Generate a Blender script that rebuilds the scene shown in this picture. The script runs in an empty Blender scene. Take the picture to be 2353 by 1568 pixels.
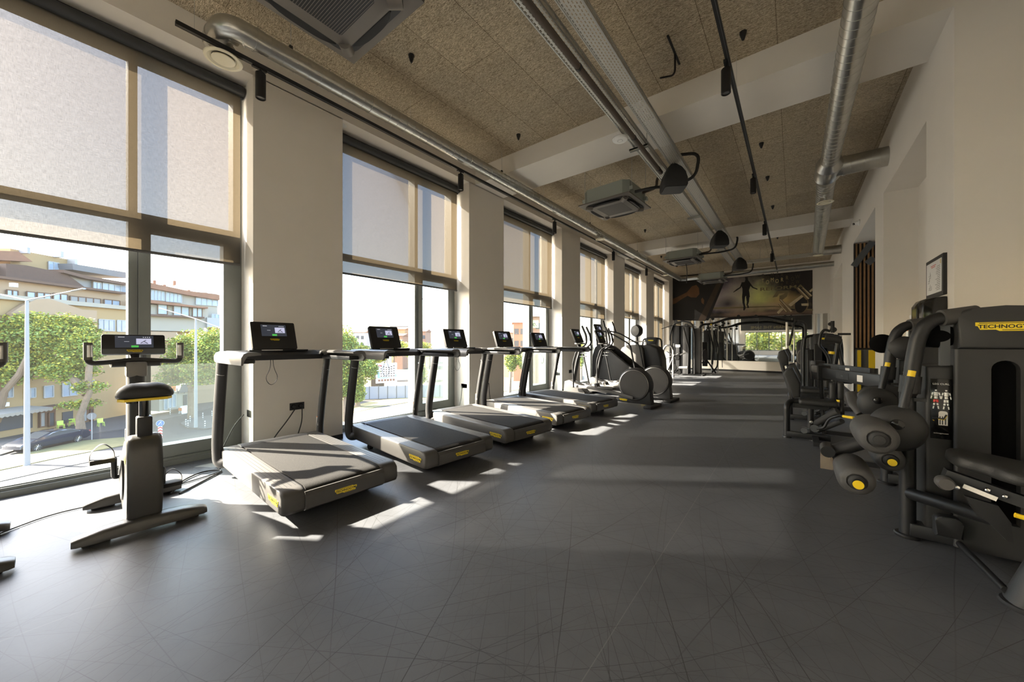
import bpy, bmesh, math, random
from mathutils import Vector, Matrix, Euler
random.seed(7)
C = bpy.context.scene.collection
PI = math.pi
# ---- camera constants (image taken as 2353x1568) ----
FPX = 828.1; CXP = 1176.5; CAMH = 1.25; HZY = 789.0
TH = math.atan(648.5/828.1); SN, CS = math.sin(TH), math.cos(TH)
def ray(x, y):
    u = (x-CXP)/FPX; v = (HZY-y)/FPX
    return Vector((-SN+u*CS, CS+u*SN, v))
def onX(x, y, X):
    r = ray(x, y); t = X/r.x; return Vector((X, t*r.y, CAMH+t*r.z))
def onY(x, y, Y):
    r = ray(x, y); t = Y/r.y; return Vector((t*r.x, Y, CAMH+t*r.z))
def onZ(x, y, Z):
    r = ray(x, y); t = (Z-CAMH)/r.z; return Vector((t*r.x, t*r.y, Z))

# ---------------- materials ----------------
MATS = {}
def nmat(name):
    m = bpy.data.materials.new(name); m.use_nodes = True
    nt = m.node_tree; b = nt.nodes['Principled BSDF']
    return m, nt, b
def N(nt, t, **kw):
    n = nt.nodes.new(t)
    for k, v in kw.items():
        if k in ('operation', 'blend_type', 'wave_type', 'bands_direction', 'feature', 'data_type', 'noise_dimensions', 'interpolation_type', 'distance', 'voronoi_dimensions'):
            setattr(n, k, v)
        else:
            n.inputs[k].default_value = v
    return n
def simple(name, col, rough=0.5, metal=0.0, spec=0.5, noise=0.0, nscale=40, bump=0.0, bscale=200, coat=0.0):
    m, nt, b = nmat(name)
    b.inputs['Base Color'].default_value = (*col, 1)
    b.inputs['Roughness'].default_value = rough
    b.inputs['Metallic'].default_value = metal
    b.inputs['Specular IOR Level'].default_value = spec
    b.inputs['Coat Weight'].default_value = coat
    tc = nt.nodes.new('ShaderNodeTexCoord')
    n = N(nt, 'ShaderNodeTexNoise', Scale=nscale, Detail=3.0)
    nt.links.new(tc.outputs['Object'], n.inputs['Vector'])
    mr = nt.nodes.new('ShaderNodeMix'); mr.data_type = 'RGBA'
    k = max(noise, 0.03)
    mr.inputs['A'].default_value = (*[c*(1-k) for c in col], 1)
    mr.inputs['B'].default_value = (*[min(1, c*(1+k)) for c in col], 1)
    nt.links.new(n.outputs['Fac'], mr.inputs['Factor'])
    nt.links.new(mr.outputs['Result'], b.inputs['Base Color'])
    if bump > 0:
        n2 = N(nt, 'ShaderNodeTexNoise', Scale=bscale, Detail=2.0)
        nt.links.new(tc.outputs['Object'], n2.inputs['Vector'])
        bp = nt.nodes.new('ShaderNodeBump'); bp.inputs['Strength'].default_value = bump; bp.inputs['Distance'].default_value = 0.002
        nt.links.new(n2.outputs['Fac'], bp.inputs['Height']); nt.links.new(bp.outputs['Normal'], b.inputs['Normal'])
    MATS[name] = m
    return m
def emis(name, col, s):
    m, nt, b = nmat(name)
    b.inputs['Base Color'].default_value = (*[c*0.2 for c in col], 1)
    b.inputs['Emission Color'].default_value = (*col, 1); b.inputs['Emission Strength'].default_value = s
    b.inputs['Roughness'].default_value = 0.2
    MATS[name] = m; return m

simple('wall', (0.79, 0.745, 0.68), 0.7, noise=0.02, nscale=3, bump=0.12, bscale=60, spec=0.25)
simple('white_wall', (0.80, 0.78, 0.74), 0.6, noise=0.02, nscale=3, spec=0.3)
simple('black', (0.012, 0.012, 0.013), 0.45)
simple('black_soft', (0.02, 0.02, 0.02), 0.7, bump=0.3, bscale=300)
simple('black_gloss', (0.01, 0.01, 0.01), 0.12)
simple('baseboard', (0.015, 0.015, 0.016), 0.5)
simple('frame_grey', (0.17, 0.185, 0.178), 0.42, spec=0.5)
simple('tube_dark', (0.017, 0.017, 0.018), 0.42, metal=0.3, spec=0.5, bump=0.05, bscale=500)
simple('tube_brown', (0.085, 0.065, 0.05), 0.75, bump=0.3, bscale=80)
simple('shell_dark', (0.017, 0.017, 0.018), 0.5, bump=0.25, bscale=700)
simple('shell_grey', (0.17, 0.165, 0.16), 0.42, metal=0.35, bump=0.1, bscale=600)
simple('shell_mid', (0.075, 0.071, 0.067), 0.5, metal=0.0, spec=0.4, bump=0.1, bscale=600)
simple('bike_grey', (0.075, 0.073, 0.07), 0.38, metal=0.3, bump=0.1, bscale=600)
simple('silver', (0.55, 0.54, 0.52), 0.3, metal=0.9)
simple('chrome', (0.8, 0.8, 0.8), 0.12, metal=1.0)
simple('pad', (0.020, 0.020, 0.020), 0.55, bump=0.35, bscale=260)
simple('pad_light', (0.052, 0.05, 0.048), 0.6, bump=0.35, bscale=260)
simple('rubber', (0.02, 0.02, 0.02), 0.8)
simple('yellow', (0.80, 0.55, 0.01), 0.4)
simple('yellow_logo', (0.82, 0.62, 0.02), 0.4)
simple('ink', (0.01, 0.01, 0.01), 0.5)
simple('white_ink', (0.75, 0.75, 0.72), 0.5)
simple('red_ink', (0.6, 0.03, 0.03), 0.5)
simple('orange_ink', (0.85, 0.25, 0.05), 0.5)
simple('green_ink', (0.1, 0.5, 0.1), 0.5)
simple('sticker', (0.75, 0.72, 0.66), 0.5, noise=0.1, nscale=200)
simple('cream_plastic', (0.80, 0.74, 0.56), 0.35)
simple('white_plastic', (0.8, 0.8, 0.78), 0.35)
simple('ac_panel', (0.14, 0.125, 0.11), 0.45)
simple('ac_body', (0.33, 0.36, 0.33), 0.5, metal=0.5)
simple('wood_slat', (0.30, 0.165, 0.07), 0.5, noise=0.25, nscale=12)
simple('wood_back', (0.02, 0.015, 0.012), 0.7)
simple('steel_dark', (0.09, 0.095, 0.10), 0.5)
simple('paper', (0.72, 0.72, 0.72), 0.5)
simple('blind_bar', (0.10, 0.10, 0.10), 0.4, metal=0.2)
simple('roller', (0.030, 0.032, 0.034), 0.5)
simple('cable', (0.012, 0.012, 0.012), 0.5)
simple('cable_light', (0.45, 0.44, 0.42), 0.5)
simple('plastic_clear', (0.35, 0.28, 0.2), 0.2); MATS['plastic_clear'].node_tree.nodes['Principled BSDF'].inputs['Alpha'].default_value = 0.45
simple('void', (0.003, 0.003, 0.003), 0.9, spec=0.1)
simple('disc_grey', (0.035, 0.034, 0.033), 0.5, bump=0.2, bscale=700)
simple('tower_shell', (0.021, 0.021, 0.021), 0.5, bump=0.25, bscale=700)
emis('display_dark', (0.05, 0.055, 0.07), 0.5)
emis('display_pic', (0.45, 0.45, 0.6), 0.8)
emis('display_green', (0.08, 0.45, 0.08), 0.7)
emis('display_white', (0.6, 0.6, 0.65), 0.7)

# running belt with speckle
m, nt, b = nmat('belt'); MATS['belt'] = m
tc = nt.nodes.new('ShaderNodeTexCoord')
n = N(nt, 'ShaderNodeTexNoise', Scale=260.0, Detail=2.0); nt.links.new(tc.outputs['Object'], n.inputs['Vector'])
cr = nt.nodes.new('ShaderNodeValToRGB'); cr.color_ramp.elements[0].position = 0.35; cr.color_ramp.elements[0].color = (0.012, 0.012, 0.012, 1)
cr.color_ramp.elements[1].position = 0.75; cr.color_ramp.elements[1].color = (0.045, 0.041, 0.037, 1)
nt.links.new(n.outputs['Fac'], cr.inputs['Fac']); nt.links.new(cr.outputs['Color'], b.inputs['Base Color'])
bp = nt.nodes.new('ShaderNodeBump'); bp.inputs['Strength'].default_value = 0.6; bp.inputs['Distance'].default_value = 0.002
nt.links.new(n.outputs['Fac'], bp.inputs['Height']); nt.links.new(bp.outputs['Normal'], b.inputs['Normal'])
b.inputs['Roughness'].default_value = 0.75; b.inputs['Specular IOR Level'].default_value = 0.2

# galvanised spiral duct: banded seams along local Y handled in geometry; blotchy zinc colour
m, nt, b = nmat('galv'); MATS['galv'] = m
tc = nt.nodes.new('ShaderNodeTexCoord')
n = N(nt, 'ShaderNodeTexNoise', Scale=9.0, Detail=5.0, Roughness=0.6); nt.links.new(tc.outputs['Object'], n.inputs['Vector'])
cr = nt.nodes.new('ShaderNodeValToRGB'); cr.color_ramp.elements[0].color = (0.42, 0.42, 0.40, 1); cr.color_ramp.elements[1].color = (0.66, 0.65, 0.62, 1)
nt.links.new(n.outputs['Fac'], cr.inputs['Fac']); nt.links.new(cr.outputs['Color'], b.inputs['Base Color'])
b.inputs['Metallic'].default_value = 0.95; b.inputs['Roughness'].default_value = 0.3
simple('galv_flat', (0.50, 0.50, 0.47), 0.4, metal=0.85, noise=0.15, nscale=20)

# perforated cable tray (holes via alpha in object space: x across, y along)
m, nt, b = nmat('perf'); MATS['perf'] = m
b.inputs['Metallic'].default_value = 0.7; b.inputs['Roughness'].default_value = 0.42; b.inputs['Base Color'].default_value = (0.56, 0.55, 0.51, 1)
tc = nt.nodes.new('ShaderNodeTexCoord')
uvn = nt.nodes.new('ShaderNodeUVMap'); uvn.uv_map = 'UVMap'
br = N(nt, 'ShaderNodeTexBrick', Scale=1.0); br.offset = 0.5
br.inputs['Color1'].default_value = (1, 1, 1, 1); br.inputs['Color2'].default_value = (1, 1, 1, 1); br.inputs['Mortar'].default_value = (0, 0, 0, 1)
br.inputs['Mortar Size'].default_value = 0.0085; br.inputs['Mortar Smooth'].default_value = 0.0
br.inputs['Brick Width'].default_value = 0.045; br.inputs['Row Height'].default_value = 0.026
nt.links.new(uvn.outputs['UV'], br.inputs['Vector'])
inv = N(nt, 'ShaderNodeMath', operation='SUBTRACT'); inv.inputs[0].default_value = 1.0
sep = nt.nodes.new('ShaderNodeSeparateColor'); nt.links.new(br.outputs['Color'], sep.inputs['Color'])
nt.links.new(sep.outputs[0], inv.inputs[1]); nt.links.new(inv.outputs[0], b.inputs['Alpha'])

# wood-wool ceiling
m, nt, b = nmat('woodwool'); MATS['woodwool'] = m
tc = nt.nodes.new('ShaderNodeTexCoord')
fac = None
for i, (rot, sc) in enumerate([((0, 0, 0.35), 1.0), ((0, 0, 1.15), 1.1), ((0, 0, 1.95), 0.95), ((0, 0, 2.75), 1.15)]):
    mp = nt.nodes.new('ShaderNodeMapping'); mp.inputs['Rotation'].default_value = rot; mp.inputs['Scale'].default_value = (17*sc, 110*sc, 1)
    ns = N(nt, 'ShaderNodeTexNoise', Scale=1.0, Detail=2.0); ns.inputs['Distortion'].default_value = 2.6
    nt.links.new(tc.outputs['Object'], mp.inputs['Vector']); nt.links.new(mp.outputs['Vector'], ns.inputs['Vector'])
    if fac is None: fac = ns.outputs['Fac']
    else:
        mx = N(nt, 'ShaderNodeMath', operation='MAXIMUM'); nt.links.new(fac, mx.inputs[0]); nt.links.new(ns.outputs['Fac'], mx.inputs[1]); fac = mx.outputs[0]
cr = nt.nodes.new('ShaderNodeValToRGB')
cr.color_ramp.elements[0].position = 0.49; cr.color_ramp.elements[0].color = (0.16, 0.12, 0.075, 1)
cr.color_ramp.elements[1].position = 0.69; cr.color_ramp.elements[1].color = (0.86, 0.765, 0.60, 1)
nt.links.new(fac, cr.inputs['Fac'])
big = N(nt, 'ShaderNodeTexNoise', Scale=1.3, Detail=3.0); nt.links.new(tc.outputs['Object'], big.inputs['Vector'])
cr2 = nt.nodes.new('ShaderNodeValToRGB'); cr2.color_ramp.elements[0].color = (0.78, 0.78, 0.80, 1); cr2.color_ramp.elements[1].color = (1.1, 1.05, 0.95, 1)
nt.links.new(big.outputs['Fac'], cr2.inputs['Fac'])
mm = nt.nodes.new('ShaderNodeMix'); mm.data_type = 'RGBA'; mm.blend_type = 'MULTIPLY'; mm.inputs['Factor'].default_value = 1
nt.links.new(cr.outputs['Color'], mm.inputs['A']); nt.links.new(cr2.outputs['Color'], mm.inputs['B'])
# panel seams: rows 0.6 m wide running along Y, 2.4 m long
mp = nt.nodes.new('ShaderNodeMapping'); mp.inputs['Rotation'].default_value = (0, 0, PI/2); mp.inputs['Location'].default_value = (1.04, 0.142, 0)
nt.links.new(tc.outputs['Object'], mp.inputs['Vector'])
br = N(nt, 'ShaderNodeTexBrick', Scale=1.0); br.offset = 0.5
br.inputs['Brick Width'].default_value = 2.0; br.inputs['Row Height'].default_value = 0.598; br.inputs['Mortar Size'].default_value = 0.0035
br.inputs['Mortar Smooth'].default_value = 0.2
br.inputs['Color1'].default_value = (0.86, 0.85, 0.84, 1); br.inputs['Color2'].default_value = (1, 1, 1, 1); br.inputs['Mortar'].default_value = (0.42, 0.39, 0.36, 1)
nt.links.new(mp.outputs['Vector'], br.inputs['Vector'])
m2 = nt.nodes.new('ShaderNodeMix'); m2.data_type = 'RGBA'; m2.blend_type = 'MULTIPLY'; m2.inputs['Factor'].default_value = 1
nt.links.new(mm.outputs['Result'], m2.inputs['A']); nt.links.new(br.outputs['Color'], m2.inputs['B'])
nt.links.new(m2.outputs['Result'], b.inputs['Base Color'])
bp = nt.nodes.new('ShaderNodeBump'); bp.inputs['Strength'].default_value = 0.7; bp.inputs['Distance'].default_value = 0.006
nt.links.new(fac, bp.inputs['Height']); nt.links.new(bp.outputs['Normal'], b.inputs['Normal'])
b.inputs['Roughness'].default_value = 0.85; b.inputs['Specular IOR Level'].default_value = 0.1

# floor: dark grey vinyl with long criss-cross hair lines and roll seams
m, nt, b = nmat('floor_vinyl'); MATS['floor_vinyl'] = m
tc = nt.nodes.new('ShaderNodeTexCoord')
acc = None
for i, (ang, spc, wid, dens, seed) in enumerate([(0.22, .55, .0042, .50, 1), (0.98, .34, .0030, .48, 2), (1.47, .30, .0030, .50, 3), (2.05, .42, .0036, .48, 4), (2.68, .27, .0028, .48, 5), (0.62, .13, .0020, .48, 6), (1.23, .11, .0020, .48, 7), (2.38, .10, .0018, .48, 8), (2.93, .12, .0020, .48, 9), (1.78, .09, .0017, .46, 10), (0.41, .08, .0016, .46, 11), (0.80, .075, .0015, .46, 12), (2.52, .07, .0015, .46, 13)]):
    mp = nt.nodes.new('ShaderNodeMapping'); mp.inputs['Rotation'].default_value = (0, 0, ang); mp.inputs['Location'].default_value = (seed*3.7, seed*1.9, 0)
    nt.links.new(tc.outputs['Object'], mp.inputs['Vector'])
    wn = N(nt, 'ShaderNodeTexNoise', Scale=0.45, Detail=1.0); nt.links.new(mp.outputs['Vector'], wn.inputs['Vector'])
    sx = nt.nodes.new('ShaderNodeSeparateXYZ'); nt.links.new(mp.outputs['Vector'], sx.inputs[0])
    w1 = N(nt, 'ShaderNodeMath', operation='MULTIPLY_ADD'); w1.inputs[1].default_value = 0.10; nt.links.new(wn.outputs['Fac'], w1.inputs[0]); nt.links.new(sx.outputs['X'], w1.inputs[2])
    dv = N(nt, 'ShaderNodeMath', operation='DIVIDE'); dv.inputs[1].default_value = spc; nt.links.new(w1.outputs[0], dv.inputs[0])
    fl = N(nt, 'ShaderNodeMath', operation='FLOOR'); nt.links.new(dv.outputs[0], fl.inputs[0])
    fr = N(nt, 'ShaderNodeMath', operation='FRACT'); nt.links.new(dv.outputs[0], fr.inputs[0])
    wh = nt.nodes.new('ShaderNodeTexWhiteNoise'); wh.noise_dimensions = '1D'; nt.links.new(fl.outputs[0], wh.inputs['W'])
    pos = N(nt, 'ShaderNodeMath', operation='MULTIPLY_ADD'); pos.inputs[1].default_value = 0.8; pos.inputs[2].default_value = 0.1; nt.links.new(wh.outputs['Value'], pos.inputs[0])
    df = N(nt, 'ShaderNodeMath', operation='SUBTRACT'); nt.links.new(fr.outputs[0], df.inputs[0]); nt.links.new(pos.outputs[0], df.inputs[1])
    ab = N(nt, 'ShaderNodeMath', operation='ABSOLUTE'); nt.links.new(df.outputs[0], ab.inputs[0])
    ln = N(nt, 'ShaderNodeMath', operation='LESS_THAN'); ln.inputs[1].default_value = wid/spc*0.62; nt.links.new(ab.outputs[0], ln.inputs[0])
    # along-line presence
    cb = nt.nodes.new('ShaderNodeCombineXYZ'); nt.links.new(fl.outputs[0], cb.inputs['X']); 
    ys = N(nt, 'ShaderNodeMath', operation='MULTIPLY'); ys.inputs[1].default_value = 0.45; nt.links.new(sx.outputs['Y'], ys.inputs[0]); nt.links.new(ys.outputs[0], cb.inputs['Y'])
    pn = N(nt, 'ShaderNodeTexNoise', Scale=1.0, Detail=1.0); nt.links.new(cb.outputs[0], pn.inputs['Vector'])
    pr = nt.nodes.new('ShaderNodeMapRange'); pr.inputs['From Min'].default_value = 1-dens-0.06; pr.inputs['From Max'].default_value = 1-dens+0.12; nt.links.new(pn.outputs['Fac'], pr.inputs['Value'])
    ml = N(nt, 'ShaderNodeMath', operation='MULTIPLY'); nt.links.new(ln.outputs[0], ml.inputs[0]); nt.links.new(pr.outputs[0], ml.inputs[1])
    if acc is None: acc = ml.outputs[0]
    else:
        mx = N(nt, 'ShaderNodeMath', operation='MAXIMUM'); nt.links.new(acc, mx.inputs[0]); nt.links.new(ml.outputs[0], mx.inputs[1]); acc = mx.outputs[0]
nz = N(nt, 'ShaderNodeTexNoise', Scale=2.2, Detail=6.0, Roughness=0.65); nt.links.new(tc.outputs['Object'], nz.inputs['Vector'])
cr = nt.nodes.new('ShaderNodeValToRGB'); cr.color_ramp.elements[0].position = 0.3; cr.color_ramp.elements[0].color = (0.072, 0.075, 0.082, 1)
cr.color_ramp.elements[1].position = 0.75; cr.color_ramp.elements[1].color = (0.104, 0.107, 0.114, 1)
nt.links.new(nz.outputs['Fac'], cr.inputs['Fac'])
mx = nt.nodes.new('ShaderNodeMix'); mx.data_type = 'RGBA'; mx.inputs['B'].default_value = (0.022, 0.021, 0.02, 1)
sc = N(nt, 'ShaderNodeMath', operation='MULTIPLY'); sc.inputs[1].default_value = 0.9; nt.links.new(acc, sc.inputs[0])
nt.links.new(sc.outputs[0], mx.inputs['Factor']); nt.links.new(cr.outputs['Color'], mx.inputs['A'])
# pale roll seams every 2 m, running along the room
sx = nt.nodes.new('ShaderNodeSeparateXYZ'); nt.links.new(tc.outputs['Object'], sx.inputs[0])
s1 = N(nt, 'ShaderNodeMath', operation='ADD'); s1.inputs[1].default_value = 0.62+20.0; nt.links.new(sx.outputs['X'], s1.inputs[0])
s2 = N(nt, 'ShaderNodeMath', operation='MODULO'); s2.inputs[1].default_value = 2.0; nt.links.new(s1.outputs[0], s2.inputs[0])
s3 = N(nt, 'ShaderNodeMath', operation='LESS_THAN'); s3.inputs[1].default_value = 0.004; nt.links.new(s2.outputs[0], s3.inputs[0])
s4 = N(nt, 'ShaderNodeMath', operation='MULTIPLY'); s4.inputs[1].default_value = 0.35; nt.links.new(s3.outputs[0], s4.inputs[0])
mx2 = nt.nodes.new('ShaderNodeMix'); mx2.data_type = 'RGBA'; mx2.inputs['B'].default_value = (0.22, 0.21, 0.2, 1)
nt.links.new(s4.outputs[0], mx2.inputs['Factor']); nt.links.new(mx.outputs['Result'], mx2.inputs['A'])
nt.links.new(mx2.outputs['Result'], b.inputs['Base Color'])
rr = nt.nodes.new('ShaderNodeMapRange'); rr.inputs['To Min'].default_value = 0.40; rr.inputs['To Max'].default_value = 0.52; nt.links.new(nz.outputs['Fac'], rr.inputs['Value'])
nt.links.new(rr.outputs[0], b.inputs['Roughness']); b.inputs['Specular IOR Level'].default_value = 0.45

# glass pane: mostly transparent with a fresnel reflection
def glassmat(name, tint, refl, haze=0.0):
    m = bpy.data.materials.new(name); m.use_nodes = True; nt = m.node_tree; nt.nodes.clear()
    o = nt.nodes.new('ShaderNodeOutputMaterial'); tr = nt.nodes.new('ShaderNodeBsdfTransparent'); tr.inputs['Color'].default_value = (*tint, 1)
    gl = nt.nodes.new('ShaderNodeBsdfGlossy'); gl.inputs['Roughness'].default_value = 0.02
    fr = nt.nodes.new('ShaderNodeLayerWeight'); fr.inputs['Blend'].default_value = 0.35
    mu = N(nt, 'ShaderNodeMath', operation='MULTIPLY'); mu.inputs[1].default_value = refl; nt.links.new(fr.outputs['Fresnel'], mu.inputs[0])
    mx = nt.nodes.new('ShaderNodeMixShader'); nt.links.new(mu.outputs[0], mx.inputs['Fac']); nt.links.new(tr.outputs[0], mx.inputs[1]); nt.links.new(gl.outputs[0], mx.inputs[2])
    out = mx.outputs[0]
    if haze:
        df = nt.nodes.new('ShaderNodeBsdfTranslucent'); df.inputs['Color'].default_value = (0.9, 0.9, 0.88, 1)
        m3 = nt.nodes.new('ShaderNodeMixShader'); m3.inputs['Fac'].default_value = haze; nt.links.new(out, m3.inputs[1]); nt.links.new(df.outputs[0], m3.inputs[2]); out = m3.outputs[0]
    nt.links.new(out, o.inputs['Surface']); MATS[name] = m
glassmat('glass', (0.95, 0.97, 0.96), 0.5, 0.004)
glassmat('glass_rail', (0.86, 0.92, 0.90), 0.5, 0.010)

# screen fabric of the roller blinds: weave with see-through openness + translucency
m = bpy.data.materials.new('blind'); m.use_nodes = True; nt = m.node_tree; nt.nodes.clear(); MATS['blind'] = m
o = nt.nodes.new('ShaderNodeOutputMaterial')
tc = nt.nodes.new('ShaderNodeTexCoord'); mp = nt.nodes.new('ShaderNodeMapping'); mp.inputs['Scale'].default_value = (1, 60, 4)
n1 = N(nt, 'ShaderNodeTexNoise', Scale=6.0, Detail=3.0); nt.links.new(tc.outputs['Object'], mp.inputs['Vector']); nt.links.new(mp.outputs['Vector'], n1.inputs['Vector'])
mp2 = nt.nodes.new('ShaderNodeMapping'); mp2.inputs['Scale'].default_value = (1, 4, 60)
n2 = N(nt, 'ShaderNodeTexNoise', Scale=6.0, Detail=3.0); nt.links.new(tc.outputs['Object'], mp2.inputs['Vector']); nt.links.new(mp2.outputs['Vector'], n2.inputs['Vector'])
av = N(nt, 'ShaderNodeMath', operation='ADD'); nt.links.new(n1.outputs['Fac'], av.inputs[0]); nt.links.new(n2.outputs['Fac'], av.inputs[1])
rg = nt.nodes.new('ShaderNodeMapRange'); rg.inputs['From Min'].default_value = 0.7; rg.inputs['From Max'].default_value = 1.3; rg.inputs['To Min'].default_value = 0.72; rg.inputs['To Max'].default_value = 1.25
nt.links.new(av.outputs[0], rg.inputs['Value'])
hs = nt.nodes.new('ShaderNodeHueSaturation'); hs.inputs['Color'].default_value = (0.052, 0.040, 0.025, 1); nt.links.new(rg.outputs[0], hs.inputs['Value'])
tl = nt.nodes.new('ShaderNodeBsdfTranslucent'); nt.links.new(hs.outputs['Color'], tl.inputs['Color'])
df = nt.nodes.new('ShaderNodeBsdfDiffuse'); df.inputs['Color'].default_value = (0.16, 0.15, 0.135, 1)
mx = nt.nodes.new('ShaderNodeMixShader'); mx.inputs['Fac'].default_value = 0.5; nt.links.new(tl.outputs[0], mx.inputs[1]); nt.links.new(df.outputs[0], mx.inputs[2])
tr = nt.nodes.new('ShaderNodeBsdfTransparent'); tr.inputs['Color'].default_value = (1, 1, 1, 1)
m2 = nt.nodes.new('ShaderNodeMixShader'); tf = N(nt, 'ShaderNodeMath', operation='MULTIPLY'); tf.inputs[1].default_value = 0.05; nt.links.new(rg.outputs[0], tf.inputs[0]); nt.links.new(tf.outputs[0], m2.inputs['Fac'])
nt.links.new(mx.outputs[0], m2.inputs[1]); nt.links.new(tr.outputs[0], m2.inputs[2]); nt.links.new(m2.outputs[0], o.inputs['Surface'])

m, nt, b = nmat('mirror'); MATS['mirror'] = m
b.inputs['Metallic'].default_value = 1; b.inputs['Roughness'].default_value = 0.02; b.inputs['Base Color'].default_value = (0.82, 0.83, 0.82, 1)

# ---------------- mesh builder ----------------
class MB:
    def __init__(s): s.bm = bmesh.new(); s.mats = []; s.mi = 0; s.M = Matrix.Identity(4); s.uv = False
    def mat(s, name):
        if name not in s.mats: s.mats.append(name)
        s.mi = s.mats.index(name); return s
    def _v(s, p): return s.bm.verts.new(s.M @ Vector(p))
    def _f(s, vs):
        try: f = s.bm.faces.new(vs)
        except ValueError: return None
        f.material_index = s.mi; return f
    def box(s, a, b, bev=0.0, seg=2, R=None):
        a = Vector(a); b = Vector(b); c = (a+b)/2; h = (b-a)/2
        vs = []
        for dx in (-1, 1):
            for dy in (-1, 1):
                for dz in (-1, 1):
                    v = Vector((dx*h.x, dy*h.y, dz*h.z))
                    if R is not None: v = R @ v
                    vs.append(s._v(c+v))
        idx = [(0, 1, 3, 2), (4, 6, 7, 5), (0, 4, 5, 1), (2, 3, 7, 6), (0, 2, 6, 4), (1, 5, 7, 3)]
        fs = [s._f([vs[i] for i in q]) for q in idx]
        if bev > 0:
            es = list({e for f in fs for e in f.edges})
            r = bmesh.ops.bevel(s.bm, geom=es, offset=bev, segments=seg, affect='EDGES', profile=0.5)
            for f in r['faces']: f.material_index = s.mi
        return s
    def cbox(s, c, size, bev=0.0, seg=2, R=None):
        c = Vector(c); h = Vector(size)/2
        return s.box(c-h, c+h, bev, seg, R)
    def prism(s, poly, lo, hi, axis='y', bev=0.0, seg=2):
        """poly: 2D points; axis: extrusion axis. y -> (x,z), x -> (y,z), z -> (x,y)"""
        def P(p, t):
            if axis == 'y': return (p[0], t, p[1])
            if axis == 'x': return (t, p[0], p[1])
            return (p[0], p[1], t)
        A = [s._v(P(p, lo)) for p in poly]; B = [s._v(P(p, hi)) for p in poly]
        n = len(poly); fs = []
        fs.append(s._f(A)); fs.append(s._f(B[::-1]))
        for i in range(n): fs.append(s._f([A[i], B[i], B[(i+1) % n], A[(i+1) % n]]))
        fs = [f for f in fs if f]
        if bev > 0:
            es = list({e for f in fs[:2] for e in f.edges})
            r = bmesh.ops.bevel(s.bm, geom=es, offset=bev, segments=seg, affect='EDGES', profile=0.5)
            for f in r['faces']: f.material_index = s.mi
        return s
    def loft(s, rings, cap=True, closed=True):
        R = [[s._v(p) for p in r] for r in rings]
        n = len(R[0])
        for a, b in zip(R, R[1:]):
            for i in range(n if closed else n-1):
                s._f([a[i], a[(i+1) % n], b[(i+1) % n], b[i]])
        if cap and closed:
            s._f(R[0][::-1]); s._f(R[-1])
        return s
    def tube(s, pts, r, n=12, sub=6, fil=0.0, ell=None, cap=True, up=None):
        """swept tube; r float or list; fil: corner fillet radius; ell: (a,b) ellipse scale"""
        P = [Vector(p) for p in pts]
        rs = r if isinstance(r, (list, tuple)) else [r]*len(P)
        Q = []; RR = []
        for i, p in enumerate(P):
            if fil > 0 and 0 < i < len(P)-1:
                d0 = (P[i-1]-p); d1 = (P[i+1]-p); f = min(fil, d0.length*0.49, d1.length*0.49)
                a = p+d0.normalized()*f; b = p+d1.normalized()*f
                for k in range(sub+1):
                    t = k/sub; Q.append(a*(1-t)**2+p*2*t*(1-t)+b*t*t); RR.append(rs[i])
            else: Q.append(p); RR.append(rs[i])
        # parallel transport frames
        T = []
        for i in range(len(Q)):
            if i == 0: t = Q[1]-Q[0]
            elif i == len(Q)-1: t = Q[-1]-Q[-2]
            else: t = (Q[i+1]-Q[i]).normalized()+(Q[i]-Q[i-1]).normalized()
            T.append(t.normalized())
        u = Vector(up) if up else (Vector((0, 0, 1)) if abs(T[0].z) < 0.9 else Vector((0, 1, 0)))
        rings = []
        e = ell or (1, 1)
        for q, t, rr in zip(Q, T, RR):
            if up: u = Vector(up)
            a = (u - t*u.dot(t)).normalized(); b = t.cross(a); u = a
            rings.append([q + a*math.cos(2*PI*k/n)*rr*e[0] + b*math.sin(2*PI*k/n)*rr*e[1] for k in range(n)])
        return s.loft(rings, cap)
    def lathe(s, prof, c=(0, 0, 0), axis=(0, 0, 1), n=24, cap=True, sc=(1, 1)):
        ax = Vector(axis).normalized(); a = ax.orthogonal().normalized()
        if abs(ax.z) > 0.99: a = Vector((1, 0, 0))
        elif abs(ax.z) < 0.01: a = Vector((0, 0, 1))
        b = ax.cross(a); c = Vector(c)
        rings = [[c+ax*z+a*math.cos(2*PI*k/n)*r*sc[0]+b*math.sin(2*PI*k/n)*r*sc[1] for k in range(n)] for r, z in prof]
        return s.loft(rings, cap)
    def quad(s, ps): s._f([s._v(p) for p in ps]); return s
    def build(s, name, mat=None, parent=None, smooth=35, M=None):
        if M is not None: s.bm.transform(M)
        bmesh.ops.recalc_face_normals(s.bm, faces=s.bm.faces)
        me = bpy.data.meshes.new(name)
        if s.uv:
            uvl = s.bm.loops.layers.uv.new('UVMap')
            for f in s.bm.faces:
                nn = f.normal
                for l in f.loops:
                    co = l.vert.co
                    other = co.x if abs(nn.z) > 0.5 else co.z
                    if s.uv == 'x': l[uvl].uv = (co.x, co.y if abs(nn.z) > .5 else co.z)
                    else: l[uvl].uv = (co.y, other)
        s.bm.to_mesh(me); s.bm.free()
        names = s.mats if s.mats else [mat]
        if mat and mat not in names and not s.mats: names = [mat]
        for nm in names: me.materials.append(MATS[nm])
        if smooth:
            me.polygons.foreach_set('use_smooth', [True]*len(me.polygons))
            me.set_sharp_from_angle(angle=math.radians(smooth))
        o = bpy.data.objects.new(name, me); C.objects.link(o)
        if parent: o.parent = parent
        return o
def mb(mat=None):
    m = MB()
    if mat: m.mat(mat)
    return m
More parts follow.
